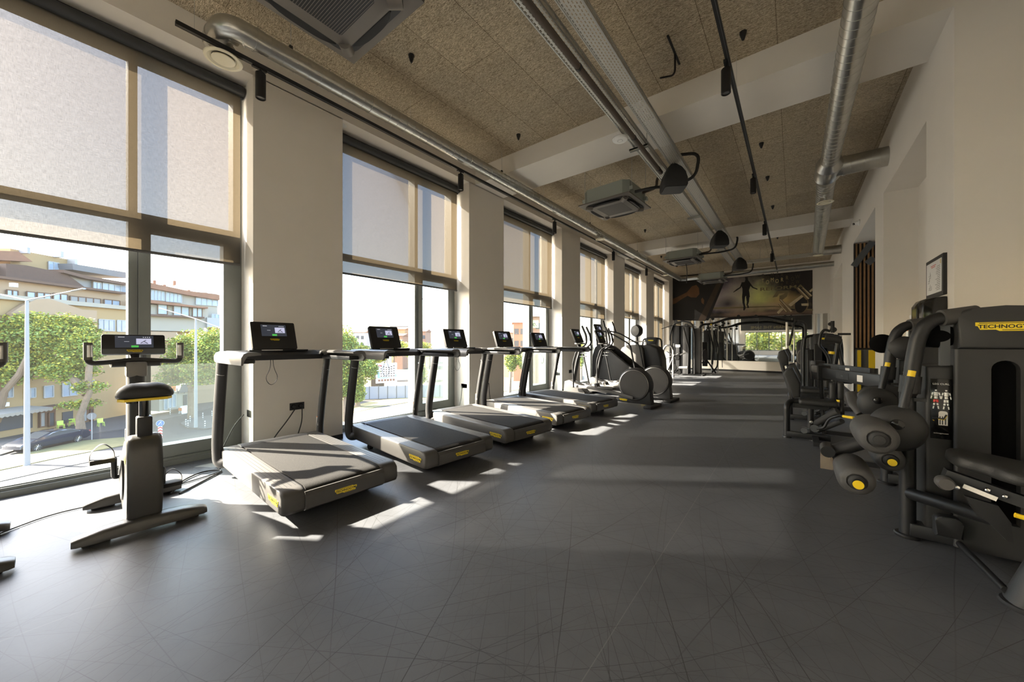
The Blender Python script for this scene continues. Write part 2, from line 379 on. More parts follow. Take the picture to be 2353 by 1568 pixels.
def tag(o, label=None, cat=None, group=None, kind=None):
    if label: o['label'] = label
    if cat: o['category'] = cat
    if group: o['group'] = group
    if kind: o['kind'] = kind
    return o
def thing(name, label, cat, loc=(0, 0, 0), rz=0.0, group=None):
    o = bpy.data.objects.new(name, None); C.objects.link(o); o.location = loc; o.rotation_euler = (0, 0, rz); o.empty_display_size = 0.1
    return tag(o, label, cat, group)
def kids(o): return [c for c in o.children]
def dup(root, loc=None, rz=None, label=None):
    r = root.copy(); C.objects.link(r)
    if loc is not None: r.location = loc
    if rz is not None: r.rotation_euler = (0, 0, rz)
    if label: r['label'] = label
    for ch in kids(root):
        c = ch.copy(); C.objects.link(c); c.parent = r
        for g in kids(ch):
            d = g.copy(); C.objects.link(d); d.parent = c
    return r
def struct(o): o['kind'] = 'structure'; return o
def text(name, s, size, mat, parent, loc, rot=(0, 0, 0), ext=0.0008, align='CENTER', space=1.0, xs=1.0, M=None, bold=0.0, label=None):
    cu = bpy.data.curves.new('tmp', 'FONT'); cu.body = s; cu.size = size; cu.extrude = ext; cu.align_x = align; cu.align_y = 'CENTER'; cu.space_character = space; cu.offset = bold
    cu.resolution_u = 3
    t = bpy.data.objects.new('tmp', cu); C.objects.link(t)
    bpy.context.view_layer.update()
    dg = bpy.context.evaluated_depsgraph_get()
    me = bpy.data.meshes.new_from_object(t.evaluated_get(dg)); bpy.data.objects.remove(t); bpy.data.curves.remove(cu)
    T = M if M is not None else Matrix.Translation(loc) @ Euler(rot).to_matrix().to_4x4()
    me.transform(T @ Matrix.Diagonal((xs, 1, 1, 1)))
    me.materials.clear(); me.materials.append(MATS[mat]); me.name = name
    o = bpy.data.objects.new(name, me); C.objects.link(o)
    if parent: o.parent = parent
    return o
def frameM(origin, xdir, ydir):
    x = Vector(xdir).normalized(); y = Vector(ydir); z = x.cross(y).normalized(); y = z.cross(x).normalized()
    M = Matrix.Identity(4)
    for i in range(3): M[i][0] = x[i]; M[i][1] = y[i]; M[i][2] = z[i]; M[i][3] = origin[i]
    return M
def logo(parent, origin, xdir, ydir, w, detail=True):
    """yellow stepped badge with black lettering; parent gets 'logo' > 'lettering'"""
    M = frameM(origin, xdir, ydir); h = w*0.235
    poly = [(-.5, .5), (.30, .5), (.36, .36), (.5, .36), (.5, .02), (.44, -.16), (.44, -.5), (-.10, -.5), (-.16, -.34), (-.42, -.34), (-.46, .06), (-.5, .10)]
    m = mb('yellow_logo'); m.M = M; m.prism([(x*w, y*h) for x, y in poly], 0, 0.0015, axis='z')
    lg = m.build('logo', None, parent, smooth=0)
    if detail:
        t = text('lettering', 'TECHNOGYM', h*0.56, 'ink', lg, None, M=M @ Matrix.Translation((0, 0, 0.0016)), xs=w*0.86/(h*0.56*5.9), bold=h*0.012)
        m = mb('ink'); m.M = M
        m.box((-.44*w, .36*h, .0014), (.28*w, .42*h, .0024)); m.box((-.06*w, -.40*h, .0014), (.40*w, -.34*h, .0024))
        m.build('logo_line', None, lg, smooth=0)
    return lg
def cyl(m, a, b, r, n=16): return m.tube([a, b], r, n=n)
# ---------------- room shell ----------------
XW = -4.67; XG = -5.12; XR = 1.10; XN = 1.47; YB = 18.7; YF = -9.0; ZC = 4.5; ZB = 4.20
PER = 3.335
def win_y(k): return (-0.98+PER*k, 1.36+PER*k)
m = mb('floor_vinyl'); m.box((-5.34, YF, -0.2), (2.9, YB+0.2, 0.0)); struct(m.build('floor', smooth=0))
m = mb('woodwool'); m.box((-5.34, YF, ZC), (2.9, YB+0.2, ZC+0.2)); struct(m.build('ceiling', smooth=0))
m = mb('wall')
ks = list(range(-3, 6))
m.box((-5.34, YF, ZB-0.01), (XW, YB+0.2, ZC+0.3))
prev = YF
for k in ks:
    a, b_ = win_y(k)
    if a > prev: m.box((-5.34, max(prev, YF), 0), (XW, a, ZB))
    prev = b_
m.box((-5.34, prev, 0), (XW, YB+0.2, ZB))
struct(m.build('wall_left', smooth=0))
m = mb('wall')
# right wall: pilasters flush with the beams, niches between them
for (a, b_) in ((4.86, 5.70), (8.03, 8.76), (11.67, 14.2), (17.37, YB+0.2)): m.box((XR, a, 0), (XN+0.35, b_, ZC))
for (a, b_) in ((5.70, 8.03), (14.2, 17.37)):
    m.box((XR, a, 3.60), (XN, b_, ZC)); m.box((XN, a, 0), (XN+0.35, b_, ZC))
m.box((XR, 8.76, 3.60), (2.6, 11.67, ZC))
m.box((2.6, 8.0, 0), (2.75, 12.4, ZC))
m.box((1.75, 8.2, 0), (2.6, 8.76, ZC))
m.box((XN, YF, 0), (XN+0.35, 4.86, ZC))
struct(m.build('wall_right', smooth=0))
m = mb('wall'); m.box((-5.34, YB, 0), (2.9, YB+0.2, ZC)); struct(m.build('wall_back', smooth=0))
m = mb('wall'); m.box((-5.34, YF-0.2, 0), (2.9, YF, 0.45)); m.box((-5.34, YF-0.2, 2.45), (2.9, YF, ZC)); m.box((-5.34, YF-0.2, .45), (-4.2, YF, 2.45)); m.box((1.1, YF-0.2, .45), (2.9, YF, 2.45)); struct(m.build('wall_front', smooth=0))
m = mb('frame_grey')
for i in range(6): x = -4.2+i*1.06; m.box((x-.04, YF-.15, .45), (x+.04, YF-.05, 2.45))
m.box((-4.2, YF-.15, .45), (1.1, YF-.05, .53)); m.box((-4.2, YF-.15, 2.37), (1.1, YF-.05, 2.45)); wf = struct(m.build('window_10', smooth=0))
g = mb('glass'); g.quad([(-4.2, YF-.1, .45), (1.1, YF-.1, .45), (1.1, YF-.1, 2.45), (-4.2, YF-.1, 2.45)]); g.build('pane', None, wf, smooth=0)
for i, (a, b_) in enumerate(((4.86, 5.66), (11.67, 12.45), (-1.95, -1.15))):
    m = mb('wall'); m.box((XW, a, ZB), (XR, b_, ZC)); struct(m.build('trim_%d' % (i+1), smooth=0))
# low baseboards
m = mb('baseboard'); m.box((XW, YB-0.012, 0), (XR, YB, 0.075)); struct(m.build('baseboard_back', smooth=0))
m = mb('baseboard')
prev = YF
for k in ks:
    a, b_ = win_y(k); m.box((XW, max(prev, YF), 0), (XW+0.012, a, 0.06)); prev = b_
m.box((XW, prev, 0), (XW+0.012, YB, 0.06)); struct(m.build('baseboard_left', smooth=0))
m = mb('baseboard')
for (a, b_) in ((4.86, 5.70), (8.03, 8.76), (11.67, 14.2), (17.37, YB)): m.box((XR-0.012, a, 0), (XR, b_, 0.06))
m.box((XN-0.012, YF, 0), (XN, 4.86, 0.06)); struct(m.build('baseboard_right', smooth=0))

# ---------------- windows and blinds ----------------
def window(k, idx):
    a, b_ = win_y(k)
    xo, xi = -5.24, -5.06
    m = mb('frame_grey')
    fw = 0.08
    m.box((xo, a, 0.0), (xi, a+fw, 4.19)); m.box((xo, b_-fw, 0), (xi, b_, 4.19))
    m.box((xo, a+fw, 4.06), (xi, b_-fw, 4.19)); m.box((xo, a+fw, 0), (xi, b_-fw, 0.085))
    ym = a+1.435; mw = 0.062
    m.box((xo, ym, 0.085), (xi, ym+mw, 4.06))
    zt = 2.455
    m.box((xo+0.03, a+fw, zt), (xi, ym, zt+0.075)); m.box((xo+0.03, ym+mw, zt), (xi, b_-fw, zt+0.075))
    # narrow opening sash on the right, below the transom
    y0, y1 = ym+mw+0.003, b_-fw-0.003
    z0, z1 = 0.088, zt-0.003; s = 0.088
    for q in (((y0+s, z0), (y1-s, z0+s*1.35)), ((y0+s, z1-s), (y1-s, z1)), ((y0, z0), (y0+s, z1)), ((y1-s, z0), (y1, z1))):
        m.box((xo+0.05, q[0][0], q[0][1]), (xi+0.014, q[1][0], q[1][1]))
    # flat sill cover on the room side
    m.box((xi, a, 0.0), (xi+0.05, b_, 0.05)); m.box((xi, a, 0.05), (xi+0.02, b_, 0.075))
    fr = m.build('window_%d' % idx, smooth=0); struct(fr)
    g = mb('glass')
    xg = -5.195
    for (p, q) in (((a+fw, 0.085), (ym, zt)), ((a+fw, zt+.075), (ym, 4.06)), ((y0+.08, 0.2), (y1-.08, zt-.08)), ((ym+mw, zt+.075), (b_-fw, 4.06))):
        g.quad([(xg, p[0], p[1]), (xg, q[0], p[1]), (xg, q[0], q[1]), (xg, p[0], q[1])])
    g.build('pane', None, fr, smooth=0)
    r = mb('glass_rail'); r.box((-5.300, ym+mw*.5, 0.02), (-5.288, b_-0.01, 1.02)); rl = r.build('guard_glass', None, fr, smooth=0)
    if k >= 0:
        h = mb('steel_dark'); h.box((xi+0.012, y0+0.025, 1.02), (xi+0.03, y0+0.055, 1.18)); h.tube([(xi+0.035, y0+0.04, 1.10), (xi+0.06, y0+0.04, 1.10), (xi+0.065, y0+0.04, 1.0)], 0.009, n=8)
        h.build('handle', None, fr)
    return fr
blind_bot = {0: 2.15, 1: 2.24, 2: 2.16, 3: 2.05, 4: 2.2, 5: 1.0, -1: 2.2, -2: 2.2, -3: 2.2}
order = ['nearest roller blind, half lowered, with bright street buildings under it', 'second roller blind from the left, half lowered behind the second treadmill', 'third roller blind from the left, beige in the sun over the fourth treadmill',
         'fourth roller blind from the left, half lowered behind the ellipticals', 'fifth roller blind, half lowered above the weight machine by the window', 'farthest roller blind, pulled down lowest, beside the dark wall mural']
for idx, k in enumerate([0, 1, 2, 3, 4, 5, -1, -2, -3]):
    window(k, idx+1)
    a, b_ = win_y(k)
    if k < 0: continue
    lab = order[k] if k >= 0 else 'roller blind behind the camera, seen only in the mirror'
    t = thing('roller_blind', lab, 'roller blind', (-4.93, (a+b_)/2, 4.17), 0, 'charcoal roller blinds in the tall windows')
    w = (b_-a)/2-0.012
    m = mb('roller'); m.tube([(0, -w, -0.07), (0, w, -0.07)], 0.052, n=20); m.build('roller_tube', None, t)
    m = mb('roller'); m.box((-0.062, -w-0.005, -0.135), (-0.02, w+0.005, 0.012), 0.006); m.build('cassette', None, t)
    zb = blind_bot[k]-4.17
    m = mb('blind'); m.quad([(-0.018, -w+0.03, -0.09), (-0.018, w-0.03, -0.09), (-0.018, w-0.03, zb), (-0.018, -w+0.03, zb)]); m.build('fabric', None, t, smooth=0)
    m = mb('blind_bar'); m.box((-0.03, -w+0.03, zb-0.028), (-0.006, w-0.03, zb), 0.006); m.build('bottom_bar', None, t)

# ---------------- wall sockets ----------------
def socket_plate(parent, n, M, plugs):
    m = mb('black'); m.M = M; m.box((-0.04*n, -0.042, 0), (0.04*n, 0.042, 0.010), 0.003); m.build('plate', None, parent)
    for i in range(n):
        x = -0.04*(n-1)+0.08*i
        m = mb('black_gloss'); m.M = M; m.lathe([(0.026, 0.0095), (0.026, 0.012), (0.019, 0.012), (0.019, 0.0105)], (x, 0, 0)); m.build('outlet', None, parent)
        if plugs[i]:
            m = mb('black_soft'); m.M = M; m.lathe([(0.018, 0.01), (0.018, 0.035), (0.010, 0.04), (0.007, 0.055)], (x, 0, 0)); m.build('plug', None, parent)
socks = [(0, 1.862, 0.44, (1, 1)), (1, 1.862+PER, 0.44, (1, 0)), (2, 1.862+2*PER, 0.44, (0, 1)), (3, 1.862+3*PER, 0.44, (0, 0))]
sl = ['double black socket on the near pillar above the first treadmill deck', 'double black socket on the second pillar behind the third treadmill', 'double black socket on the third pillar behind the ellipticals', 'double black socket low on the fourth pillar behind the stair climber']
for (k, y, z, pl), lb in zip(socks, sl):
    t = thing('wall_socket', lb, 'wall socket', (XW, y-0.06, z+0.06), 0, 'black double sockets on the pillars')
    socket_plate(t, 2, frameM((0, 0, 0), (0, 1, 0), (0, 0, 1)), pl)
jl = ['socket on the sunlit window reveal beside the near pillar', 'socket on the sunlit reveal right of the second window', 'socket on the sunlit reveal right of the third window']
for k, lb in enumerate(jl):
    a, b_ = win_y(k)
    t = thing('reveal_socket', lb, 'wall socket', (-4.80, b_, 0.46), 0, 'sockets on the window reveals')
    socket_plate(t, 2, frameM((0, 0, 0), (-1, 0, 0), (0, 0, 1)), (1, 0))
def cord(pts, r, lab, name='power_cord', mat='cable', cat='cable', fil=0.12):
    m = mb(mat); m.tube(pts, r, n=8, fil=fil, sub=8); return tag(m.build(name), lab, cat)
cord([(XW+0.05, 1.84, 0.47), (XW+0.10, 1.82, 0.33), (XW+0.2, 1.72, 0.15), (-4.38, 1.58, 0.012)], 0.006, 'black cable drooping from the near pillar socket to the first treadmill')
cord([(XW+0.05, 1.76, 0.47), (XW+0.10, 1.66, 0.36), (XW+0.16, 1.50, 0.2), (XW+0.3, 1.35, 0.03), (-4.38, 1.33, 0.012)], 0.006, 'second black cable from the near pillar socket, left of the other')
cord([(-4.80, 1.31, 0.46), (-4.78, 1.22, 0.36), (-4.72, 1.10, 0.14), (-4.60, 1.02, 0.012), (-4.45, 1.02, 0.012)], 0.006, 'pale sunlit cable from the reveal socket down behind the first treadmill')
cord([(-4.80, 1.31+PER, 0.46), (-4.78, 1.26+PER, 0.2), (-4.72, 1.12+PER, 0.012), (-4.3, 1.0+PER, 0.012)], 0.006, 'cable hanging from the socket on the second window reveal')
cord([(XW+0.05, 5.18, 0.48), (XW+0.10, 5.14, 0.25), (XW+0.2, 5.1, 0.012), (-4.3, 5.0, 0.012)], 0.006, 'cable hanging from the socket on the second pillar')
cord([(XW+0.05, 8.52, 0.48), (XW+0.16, 8.5, 0.36), (XW+0.16, 8.46, 0.16), (XW+0.10, 8.4, 0.012), (-4.4, 8.2, 0.012)], 0.006, 'looping cable from the socket on the third pillar')
cord([(-3.4, -0.9, 0.008), (-4.05, -0.25, 0.008), (-4.25, 0.0, 0.008), (-4.2, 0.55, 0.008), (-4.35, 0.98, 0.008)], 0.005, 'thin black cable on the floor running between the two exercise bikes')
cord([(-4.05, 0.6, 0.008), (-4.35, 0.72, 0.010), (-4.5, 0.9, 0.012), (-4.40, 1.05, 0.010), (-4.2, 0.85, 0.008), (-4.0, 0.65, 0.008)], 0.007, 'loop of black cable on the floor between the bike and the first treadmill')

# ---------------- back wall: mural, mirrors ----------------
m = bpy.data.materials.new('mural_art'); m.use_nodes = True; nt = m.node_tree; b = nt.nodes['Principled BSDF']; MATS['mural_art'] = m
tc = nt.nodes.new('ShaderNodeTexCoord')
nz = N(nt, 'ShaderNodeTexNoise', Scale=1.3, Detail=5.0); nt.links.new(tc.outputs['Object'], nz.inputs['Vector'])
def blob(cx, cz, rx, rz, col, pw=1.0):
    mp = nt.nodes.new('ShaderNodeMapping'); mp.inputs['Location'].default_value = (-cx/rx, 0, -cz/rz); mp.inputs['Scale'].default_value = (1/rx, 0.0, 1/rz)
    nt.links.new(tc.outputs['Object'], mp.inputs['Vector'])
    ln = N(nt, 'ShaderNodeVectorMath', operation='LENGTH'); nt.links.new(mp.outputs[0], ln.inputs[0])
    ad = N(nt, 'ShaderNodeMath', operation='MULTIPLY_ADD'); ad.inputs[1].default_value = 1.3; nt.links.new(nz.outputs['Fac'], ad.inputs[0]); nt.links.new(ln.outputs['Value'], ad.inputs[2])
    rg = nt.nodes.new('ShaderNodeMapRange'); rg.inputs['From Min'].default_value = 1.65; rg.inputs['From Max'].default_value = 0.75; rg.inputs['To Max'].default_value = pw
    nt.links.new(ad.outputs[0], rg.inputs['Value'])
    mxn = nt.nodes.new('ShaderNodeMix'); mxn.data_type = 'RGBA'; mxn.inputs['B'].default_value = (*col, 1); nt.links.new(rg.outputs[0], mxn.inputs['Factor'])
    return mxn
lay = [(-2.3, 3.4, 1.3, 0.9, (0.32, 0.26, 0.36), 0.95), (-1.6, 3.3, 1.5, 0.9, (0.50, 0.45, 0.30), 0.9), (-2.35, 3.0, 0.45, 0.4, (0.05, 0.04, 0.05), 0.95), (-1.15, 3.2, 0.70, 0.70, (0.78, 0.80, 0.25), 1.0), (-0.35, 3.0, 0.75, 0.45, (0.60, 0.42, 0.16), 0.9), (-1.2, 2.80, 1.7, 0.24, (0.48, 0.33, 0.22), 0.8), (-1.0, 2.52, 2.4, 0.16, (0.30, 0.19, 0.13), 0.95)]
prevc = None
for L in lay:
    mxn = blob(*L)
    if prevc is None: mxn.inputs['A'].default_value = (0.020, 0.015, 0.013, 1)
    else: nt.links.new(prevc, mxn.inputs['A'])
    prevc = mxn.outputs['Result']
nt.links.new(prevc, b.inputs['Base Color']); b.inputs['Roughness'].default_value = 0.5
simple('mural_dark', (0.010, 0.008, 0.007), 0.5); simple('mural_skin', (0.14, 0.062, 0.022), 0.55, noise=0.6, nscale=3)
simple('mural_gold', (0.62, 0.50, 0.22), 0.5); simple('mural_gold_dim', (0.20, 0.155, 0.075), 0.5, noise=0.3, nscale=4); simple('mural_faint', (0.075, 0.055, 0.03), 0.5)
simple('mural_metal', (0.55, 0.45, 0.28), 0.5, noise=0.5, nscale=6); simple('mural_bronze', (0.20, 0.13, 0.065), 0.5, noise=0.5, nscale=6); simple('mural_brown', (0.05, 0.030, 0.018), 0.5, noise=0.4, nscale=3)
mu = thing('wall_mural', 'dark printed mural with rope-skipping silhouette, fist, dumbbells and gold TOMORROW lettering above the mirrors', 'mural', (0, YB-0.004, 0))
ym = 0.0
def fp(px, py):  # point on back wall in mural-local (x,z)
    p = onY(px, py, YB-0.02); return (p.x, p.z)
x0, x1 = -4.66, 0.575
m = mb('mural_art'); m.box((x0, -0.006, 2.40), (x1, 0.0, 4.17)); m.build('print', None, mu, smooth=0)
def flat(name, polys, mat, d=0.008, lab=None):
    m = mb(mat)
    for p in polys: m.prism([(a, c) for a, c in p], -d, -d+0.0008, axis='y')
    o = m.build(name, None, mu, smooth=0)
    if lab: o['label'] = lab
    return o
Z = lambda pts: [fp(*p) for p in pts]
# left dark field with beam and arm
flat('dark_field', [Z([(1540, 628), (1580, 622), (1668, 612), (1621, 738), (1540, 736)])], 'mural_dark', 0.0070)
flat('rope_post', [Z([(1646, 652), (1658, 651), (1620, 737), (1604, 737)])], 'mural_brown', 0.0078)
flat('dark_post', [Z([(1658, 651), (1664, 650), (1632, 727), (1628, 737), (1620, 737)])], 'mural_dark', 0.0079)
flat('fist', [Z([(1540, 690), (1560, 681), (1578, 672), (1590, 658), (1600, 655), (1606, 662), (1607, 676), (1600, 684), (1588, 684), (1580, 680), (1566, 688), (1553, 697), (1540, 702)])], 'mural_skin', 0.0085)
flat('knee', [Z([(1614, 684), (1618, 690), (1617, 700), (1612, 696), (1611, 688)])], 'mural_skin', 0.0085)
flat('ring_floor_line', [Z([(1634, 707), (1780, 703), (1868, 711), (1868, 714), (1780, 706), (1634, 711)])], 'mural_gold_dim', 0.0074)
# skipping figure
fig = [[(1712, 637), (1718, 637), (1719, 644), (1722, 648), (1711, 648), (1713, 643)],
       [(1704, 649), (1722, 647), (1725, 655), (1721, 667), (1722, 673), (1706, 673), (1706, 664), (1703, 655)],
       [(1706, 672), (1722, 672), (1723, 683), (1716, 684), (1714, 680), (1711, 684), (1705, 683)],
       [(1705, 682), (1712, 682), (1711, 695), (1713, 706), (1711, 711), (1709, 706), (1706, 696)],
       [(1714, 682), (1722, 682), (1721, 694), (1718, 702), (1715, 703), (1716, 694)],
       [(1708, 706), (1713, 706), (1713, 710), (1710, 714), (1708, 713)], [(1717, 701), (1720, 702), (1721, 708), (1717, 708)],
       [(1704, 650), (1706, 654), (1702, 662), (1693, 668), (1686, 672), (1684, 672), (1692, 665), (1700, 660)],
       [(1722, 648), (1725, 652), (1731, 660), (1741, 664), (1740, 666), (1729, 662), (1722, 655)]]
flat('skipping_figure', [Z(p) for p in fig], 'mural_dark', 0.0092)
# lettering
yy = YB-0.02
def mtext(s, px, py, hpx, mat, name='lettering', xs=1.0, rot=0, bold=0.0):
    p = fp(px, py); k = 4.0*0+ (fp(px, py)[1]-fp(px, py+hpx)[1])/0.72
    return text(name, s, k, mat, mu, (p[0], -0.0098, p[1]), (PI/2, 0, 0), xs=xs, bold=bold)
cols = [(1753, 646, 'T', 'mural_gold'), (1763.5, 649, 'O', 'mural_gold'), (1774.5, 643.5, 'M', 'mural_gold'), (1785.5, 646.5, 'O', 'mural_gold'), (1797, 643.5, 'R', 'mural_gold'), (1808.5, 639, 'R', 'mural_gold_dim'), (1821, 641.5, 'O', 'mural_faint'), (1833, 636.5, 'W', 'mural_faint')]
for px, py, ch, mt in cols:
    mtext(ch, px, py, 9.5, mt, xs=0.62)
    if py > 642: mtext(ch, px, py-11.5, 8.5, 'mural_faint', xs=0.62)
    if py+11 < 656.5: mtext(ch, px, py+11.5, 8, 'mural_faint', xs=0.62)
t_ = mtext('REFORMA', 1795, 662, 7.5, 'mural_gold_dim', xs=1.75, bold=0.004)
flat('emblem', [Z([(1785, 669), (1812, 668), (1808, 682), (1800, 688), (1793, 693), (1791, 691), (1791, 680), (1800, 677), (1804, 673), (1790, 675), (1786, 682), (1775, 684)])], 'mural_gold_dim', 0.0085)
# dumbbells
def disc_poly(cx, cy, rx, ry, ang, n=18):
    o = []
    for i in range(n):
        a = 2*PI*i/n; x = rx*math.cos(a); y = ry*math.sin(a); o.append((cx+x*math.cos(ang)-y*math.sin(ang), cy+x*math.sin(ang)+y*math.cos(ang)))
    return o
A45 = math.radians(45)
flat('plate_disc', [Z(disc_poly(1841, 700, 14, 20, 0.3))], 'mural_dark', 0.0086)
flat('plate_ring', [Z(disc_poly(1841, 700, 17, 19, 0.3)), Z(disc_poly(1869, 697, 9, 18, 0.0)[5:14]+[(1867.5, 680), (1867.5, 714)])][:1], 'mural_bronze', 0.0081)
flat('dumbbell_plate', [Z([(a, c) for a, c in [(1829, 663), (1835, 661), (1858, 684), (1853, 690)]]), Z([(1841, 662), (1846, 661), (1864, 678), (1861, 684)]), Z([(1790, 690), (1796, 688), (1824, 718), (1815, 720)]), Z([(1788, 699), (1793, 697), (1812, 717), (1806, 720)])], 'mural_bronze', 0.0088)
flat('dumbbell_plate', [Z([(1831, 661), (1834, 660), (1860, 686), (1857, 688)]), Z([(1843, 661), (1845, 660), (1866, 679), (1864, 682)]), Z([(1792, 689), (1794, 688), (1820, 715), (1817, 717)]), Z([(1789, 698), (1791, 697), (1808, 716), (1806, 717)])], 'mural_metal', 0.0090)
flat('dumbbell_bar', [Z([(1842, 678), (1846, 682), (1817, 705), (1811, 700)]), Z([(1785, 718), (1796, 707), (1800, 711), (1789, 722)]), Z([(1841, 698), (1858, 697), (1858, 703), (1842, 703)]), Z([(1859, 669), (1867, 662), (1867, 668), (1863, 672)])], 'mural_metal', 0.0094)

for i in range(5):
    w = (x1-x0)/4.6; a = x0+0.04+i*w; bb = min(a+w-0.006, x1+0.03)
    if bb <= a: break
    t = mb('mirror'); t.box((a, YB-0.010, 0.47), (bb, YB-0.001, 2.39))
    labs = ['leftmost wall mirror panel under the mural, behind the multi-station tower', 'mirror panel under the mural behind the cable crossover frame', 'middle mirror panel under the mural reflecting the ellipticals', 'mirror panel under the mural reflecting green plants', 'narrow mirror panel under the right end of the mural']
    tag(t.build('wall_mirror', smooth=0), labs[i], 'mirror', 'mirror panels under the mural')
t = mb('mirror'); t.box((0.66, YB-0.010, 0.47), (1.09, YB-0.001, 2.42)); tag(t.build('wall_mirror', smooth=0), 'narrow mirror at the right end of the back wall, clear of the mural', 'mirror')
t = mb('mirror'); t.box((XN-0.010, 14.5, 0.47), (XN-0.001, 17.2, 2.6)); tag(t.build('wall_mirror', smooth=0), 'mirror in the far niche of the right wall', 'mirror')
# blackened strip above the mural with the open service gap
m = mb('black'); m.box((-4.4, YB-0.035, 4.24), (0.6, YB-0.002, 4.42)); tag(m.build('service_gap_panel', smooth=0), 'black strip high on the back wall above the mural', 'panel')

# ---------------- right wall details ----------------
# stair opening: slatted screen, yellow-grey base panel, slanted stringers
t = thing('slat_screen', 'tall vertical wooden slat screen in the right wall opening', 'slat screen', (XR, 11.66, 0))
m = mb('wood_back'); m.box((0.01, -0.03, 1.12), (0.62, 0.0, 3.58)); m.build('backing', None, t, smooth=0)
for i in range(9):
    m = mb('wood_slat'); x = 0.045+i*0.068; m.box((x-0.016, -0.065, 1.14), (x+0.016, -0.03, 3.58), 0.003); m.build('slat', None, t, smooth=0)
m = mb('wood_back'); m.box((0.0, -0.075, 0.0), (0.025, 0.0, 3.58)); m.box((0.0, -0.075, 1.10), (0.62, -0.02, 1.14)); m.build('frame', None, t, smooth=0)
t = thing('colour_block_panel', 'yellow and grey panel below the wooden slat screen', 'panel', (XR, 11.56, 0))
m = mb('steel_dark'); m.box((0.03, -0.05, 0.02), (0.62, 0, 1.10)); m.build('panel', None, t, smooth=0)
for a, bb in ((0.05, 0.11), (0.235, 0.36)):
    m = mb('yellow'); m.box((a, -0.09, 0.02), (bb, -0.05, 1.09)); m.build('yellow_block', None, t, smooth=0)
def bar3(m, a, b_, w, h):
    a = Vector(a); b_ = Vector(b_); d = (b_-a); L = d.length; d.normalize(); s = d.cross(Vector((0, 1, 0))).normalized(); u = Vector((0, 1, 0))
    R = Matrix((d, u, s)).transposed(); m.cbox((a+b_)/2, (L, w, h), 0, R=R)
for i, (p, q, lb) in enumerate(((onY(1962, 612, 11.3), onY(2005, 556, 11.3), 'upper slanted grey steel stringer crossing the slat screen'), (onY(1993, 606, 11.0), onY(2008, 593, 11.0), 'lower slanted grey steel stringer at the edge of the slat screen'))):
    m = mb('steel_dark'); bar3(m, p, q, 0.05, 0.125); tag(m.build('steel_stringer', smooth=0), lb, 'steel beam')
# framed notice
t = thing('framed_notice', 'black framed evacuation plan hanging on the right wall pilaster', 'picture frame', (XR, 5.31, 1.89))
for nm, a, bb, mt in (('frame', (-0.025, -0.27, -0.19), (0, 0.27, 0.19), 'black'), ('paper', (-0.028, -0.235, -0.155), (-0.024, 0.235, 0.155), 'paper')):
    m = mb(mt); m.box(a, bb); m.build(nm, None, t, smooth=0)
m = mb('steel_dark')
rnd = random.Random(3)
for i in range(14):
    z = 0.09-i*0.017; m.box((-0.0288, -0.20, z), (-0.0282, -0.20+0.08+rnd.random()*0.07, z+0.004))
for i in range(7):
    y = 0.03+rnd.random()*0.13; z = -0.12+rnd.random()*0.17; m.box((-0.0288, y, z), (-0.0282, y+0.05, z+0.003)); m.box((-0.0288, y, z), (-0.0282, y+0.003, z+0.04))
m.build('plan_lines', None, t, smooth=0)
m = mb('red_ink'); m.box((-0.0288, -0.07, 0.115), (-0.0282, 0.09, 0.121)); m.box((-0.0288, -0.05, 0.10), (-0.0282, 0.07, 0.106)); m.build('heading', None, t, smooth=0)
m = mb('mural_gold'); m.box((-0.0288, -0.225, 0.105), (-0.0282, -0.20, 0.148)); m.build('badge', None, t, smooth=0)
# towel dispenser on the pilaster
t = thing('paper_dispenser', 'glossy black paper towel dispenser on the right wall under the framed notice', 'dispenser', (XR, 5.22, 1.48))
m = mb('black_gloss'); m.prism([(-0.16, -0.2), (-0.16, 0.13), (-0.13, 0.185), (-0.07, 0.20), (0.0, 0.20), (0, -0.2)], -0.20, 0.20, axis='y', bev=0.02); m.build('housing', None, t)
m = mb('chrome'); m.prism([(-0.164, -0.19), (-0.164, 0.10), (-0.14, 0.15), (-0.13, 0.14), (-0.15, 0.09), (-0.15, -0.19)], -0.02, 0.13, axis='y'); m.build('window', None, t)
# spray bottle
p = onX(2085, 745, 0.95)
t = thing('spray_bottle', 'white spray bottle with orange label standing behind the leg curl tower', 'bottle', (0.98, 5.6, 1.298))
m = mb('white_plastic'); m.lathe([(0.042, 0), (0.045, 0.02), (0.045, 0.13), (0.03, 0.17), (0.014, 0.19), (0.014, 0.215)], n=16); m.build('bottle', None, t)
m = mb('white_plastic'); m.prism([(-0.05, 0.215), (-0.06, 0.235), (-0.02, 0.25), (0.03, 0.25), (0.035, 0.22), (0.0, 0.21)], -0.014, 0.014, axis='x'); m.build('trigger', None, t)
m = mb('orange_ink'); m.lathe([(0.0455, 0.08), (0.0455, 0.11)], n=16, cap=False); m.build('label_band', None, t)
t = thing('wall_shelf', 'small shelf on the right wall holding the spray bottle', 'shelf', (XR, 5.62, 1.28))
m = mb('black'); m.box((-0.2, -0.14, 0), (0, 0.14, 0.018)); m.build('board', None, t, smooth=0)
# dome camera
t = thing('security_camera', 'small white security camera on the right wall above the opening', 'camera', (XR, 10.6, 3.82))
m = mb('white_plastic'); m.lathe([(0.065, 0), (0.065, 0.02), (0.05, 0.03)], axis=(-1, 0, 0)); m.build('mount', None, t)
m = mb('white_plastic'); m.lathe([(0.005, 0.03+0.07), (0.03, 0.092), (0.045, 0.06), (0.045, 0.03)][::-1], axis=(-1, 0, 0)); m.build('housing', None, t)
m = mb('black_gloss'); m.lathe([(0.022, 0.0), (0.022, 0.02), (0.01, 0.024)], (-0.09, -0.01, -0.015), axis=(-1, -0.3, -0.3)); m.build('lens', None, t)

